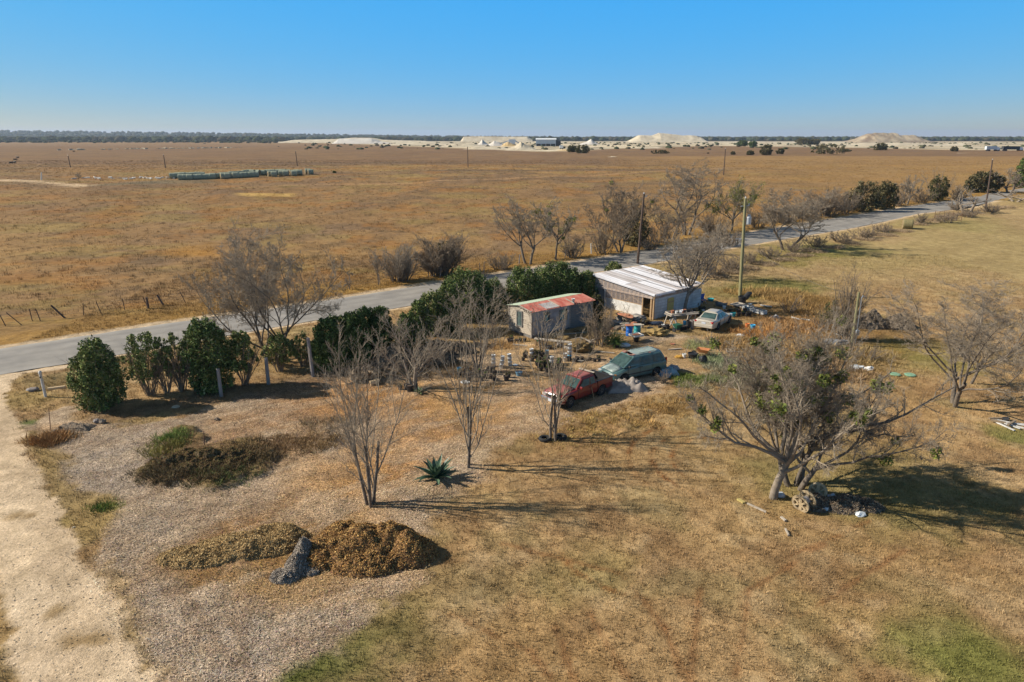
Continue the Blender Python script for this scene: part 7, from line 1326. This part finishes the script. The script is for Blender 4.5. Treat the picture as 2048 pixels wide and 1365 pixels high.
# stones and pipe by the drive
lump('stone', 'broken grey stone at the culvert left of the white post', 'stone', on(66,783), (.7,.5,.3), m_conc, 70, .35); o = MB().tube([(0,0,.1),(1.0,.25,.16)], .12, 8).build('culvert_pipe', m_cutw); o.location = on(97,782); tag(o, 'pale broken pipe at the culvert right of the white post', 'pipe'); lump('stone', 'dark stone at the end of the pale pipe', 'stone', on(115,779), (.4,.4,.25), m_palebark, 71, .3)
lump('stone', 'pale flat stone in the hedge shade, left of the first wooden post', 'stone', on(352,815), (.5,.35,.15), m_lime, 72, .3); lump('stone', 'small stump-like stone in front of the leftmost hedge shrub', 'stone', on(205,846), (.4,.4,.35), m_palebark, 73, .3); lump('stone', 'grey stone beside the stump-like stone at the hedge end', 'stone', on(194,845), (.35,.3,.3), m_conc, 74, .3); lump('stone', 'dark round stone on the chips above the dead plants', 'stone', on(434,841), (.35,.3,.2), m_brush, 75, .3); lump('stone', 'white stone on the drive edge', 'stone', on(148,1057), (.14,.12,.08), m_lime, 76, .2)
drape('dark_litter', 'dark litter heap on the chips at the left end of the hedge', 'litter', on(150,856), 2.0, .9, .35, m_brush, 33)

# more of the yard's clutter
_seed2 = []
for i, (px, py, lb, mt, pr) in enumerate([(1246,662,'grey paint can left of the bright blue barrel',m_galv,(.14,.3)),(1222,660,'terracotta bowl among the plants left of the barrels',m_terra,(.22,.2)),(1300,662,'small black tub in front of the rubbish bag',m_black,(.26,.3)),(1312,664,'tan clay pot between the black tub and the straw',m_terra,(.16,.26)),(1284,656,'pale yellow bucket behind the teal barrel',m_palboard,(.16,.32)),(1420,640,'blue crate-like tub behind the sedan roof',m_bblue,(.28,.3)),(1466,634,'teal tub by the sedan front',m_bteal,(.25,.4)),(1448,618,'white pail in the crowd of pots behind the sedan',m_bucket,(.16,.36)),(1406,628,'white pail at the greenhouse wall behind the table',m_bucket,(.16,.36)),(1384,632,'terracotta planter on the greenhouse side of the table',m_terra,(.24,.3)),(1500,612,'grey pail in front of the bent-lid tub',m_galv,(.18,.36)),(1098,698,'black tub under the bench in front of the shed',m_black,(.24,.3)),(1118,688,'terracotta trough on the ground by the shed wall',m_terra,(.24,.2)),(1078,682,'green tub at the near corner of the shed',m_grn,(.22,.3)),(1210,684,'dark green bucket beside the leafless bush',m_grn,(.2,.36)),(918,744,'blue pail among the pots left of the bucket tree',m_lblue,(.15,.34)),(930,766,'white tray on the ground below the bucket tree',m_bucket,(.3,.08)),(1160,722,'pale tray behind the pickup',m_palboard,(.3,.1)),(1345,690,'small terracotta dish on the chips by the straw mound',m_terra,(.2,.1))]):
    lathe_obj('tub' if pr[0] > .2 else 'pail', pot_prof(*pr), mt, lb, 'container', on(px, py))
for i, (px, py, d_, mt, lb) in enumerate([(1266,652,(.9,.5,.4),m_terra,'reddish junk heap below the stack of boards'),(1236,660,(.8,.5,.35),m_brush,'dark litter heap left of the barrels'),(1442,612,(1.2,.6,.5),m_darkboard,'dark clutter heap at the greenhouse far corner'),(1425,632,(1.0,.5,.45),m_dry,'dry plant clump among the pots behind the sedan'),(1466,622,(1.0,.6,.4),m_dry,'dry plant clump by the wooden tray'),(1128,680,(1.2,.6,.4),m_dry,'dead plant clump at the foot of the shed wall'),(1160,664,(1.2,.6,.35),m_dry,'dry growth under the dark board wall of the shed'),(1550,640,(1.0,.6,.5),m_ply,'grey tumbled block in the weeds beyond the blue bucket'),(1480,672,(.7,.4,.15),m_bucket,'white scrap in the weeds beside the sedan front wheel')]): lump('junk_heap', lb, 'junk heap', on(px, py), d_, mt, 800+i, 0, .35)
# ------------------------------------------------------------ air
hz = MB().box((0, 6000, 65), (19000, 13400, 136)); hm = bpy.data.materials.new('haze'); hm.use_nodes = True; _N = hm.node_tree.nodes; _N.remove(_N['Principled BSDF'])
_v = _N.new('ShaderNodeVolumePrincipled'); _v.inputs['Density'].default_value = 8e-5; _v.inputs['Color'].default_value = (.72, .84, 1, 1); _v.inputs['Anisotropy'].default_value = .2
hm.node_tree.links.new(_v.outputs[0], _N['Material Output'].inputs['Volume'])
tag(hz.build('haze', hm), 'thin blue haze over the far country', None, None, 'stuff')
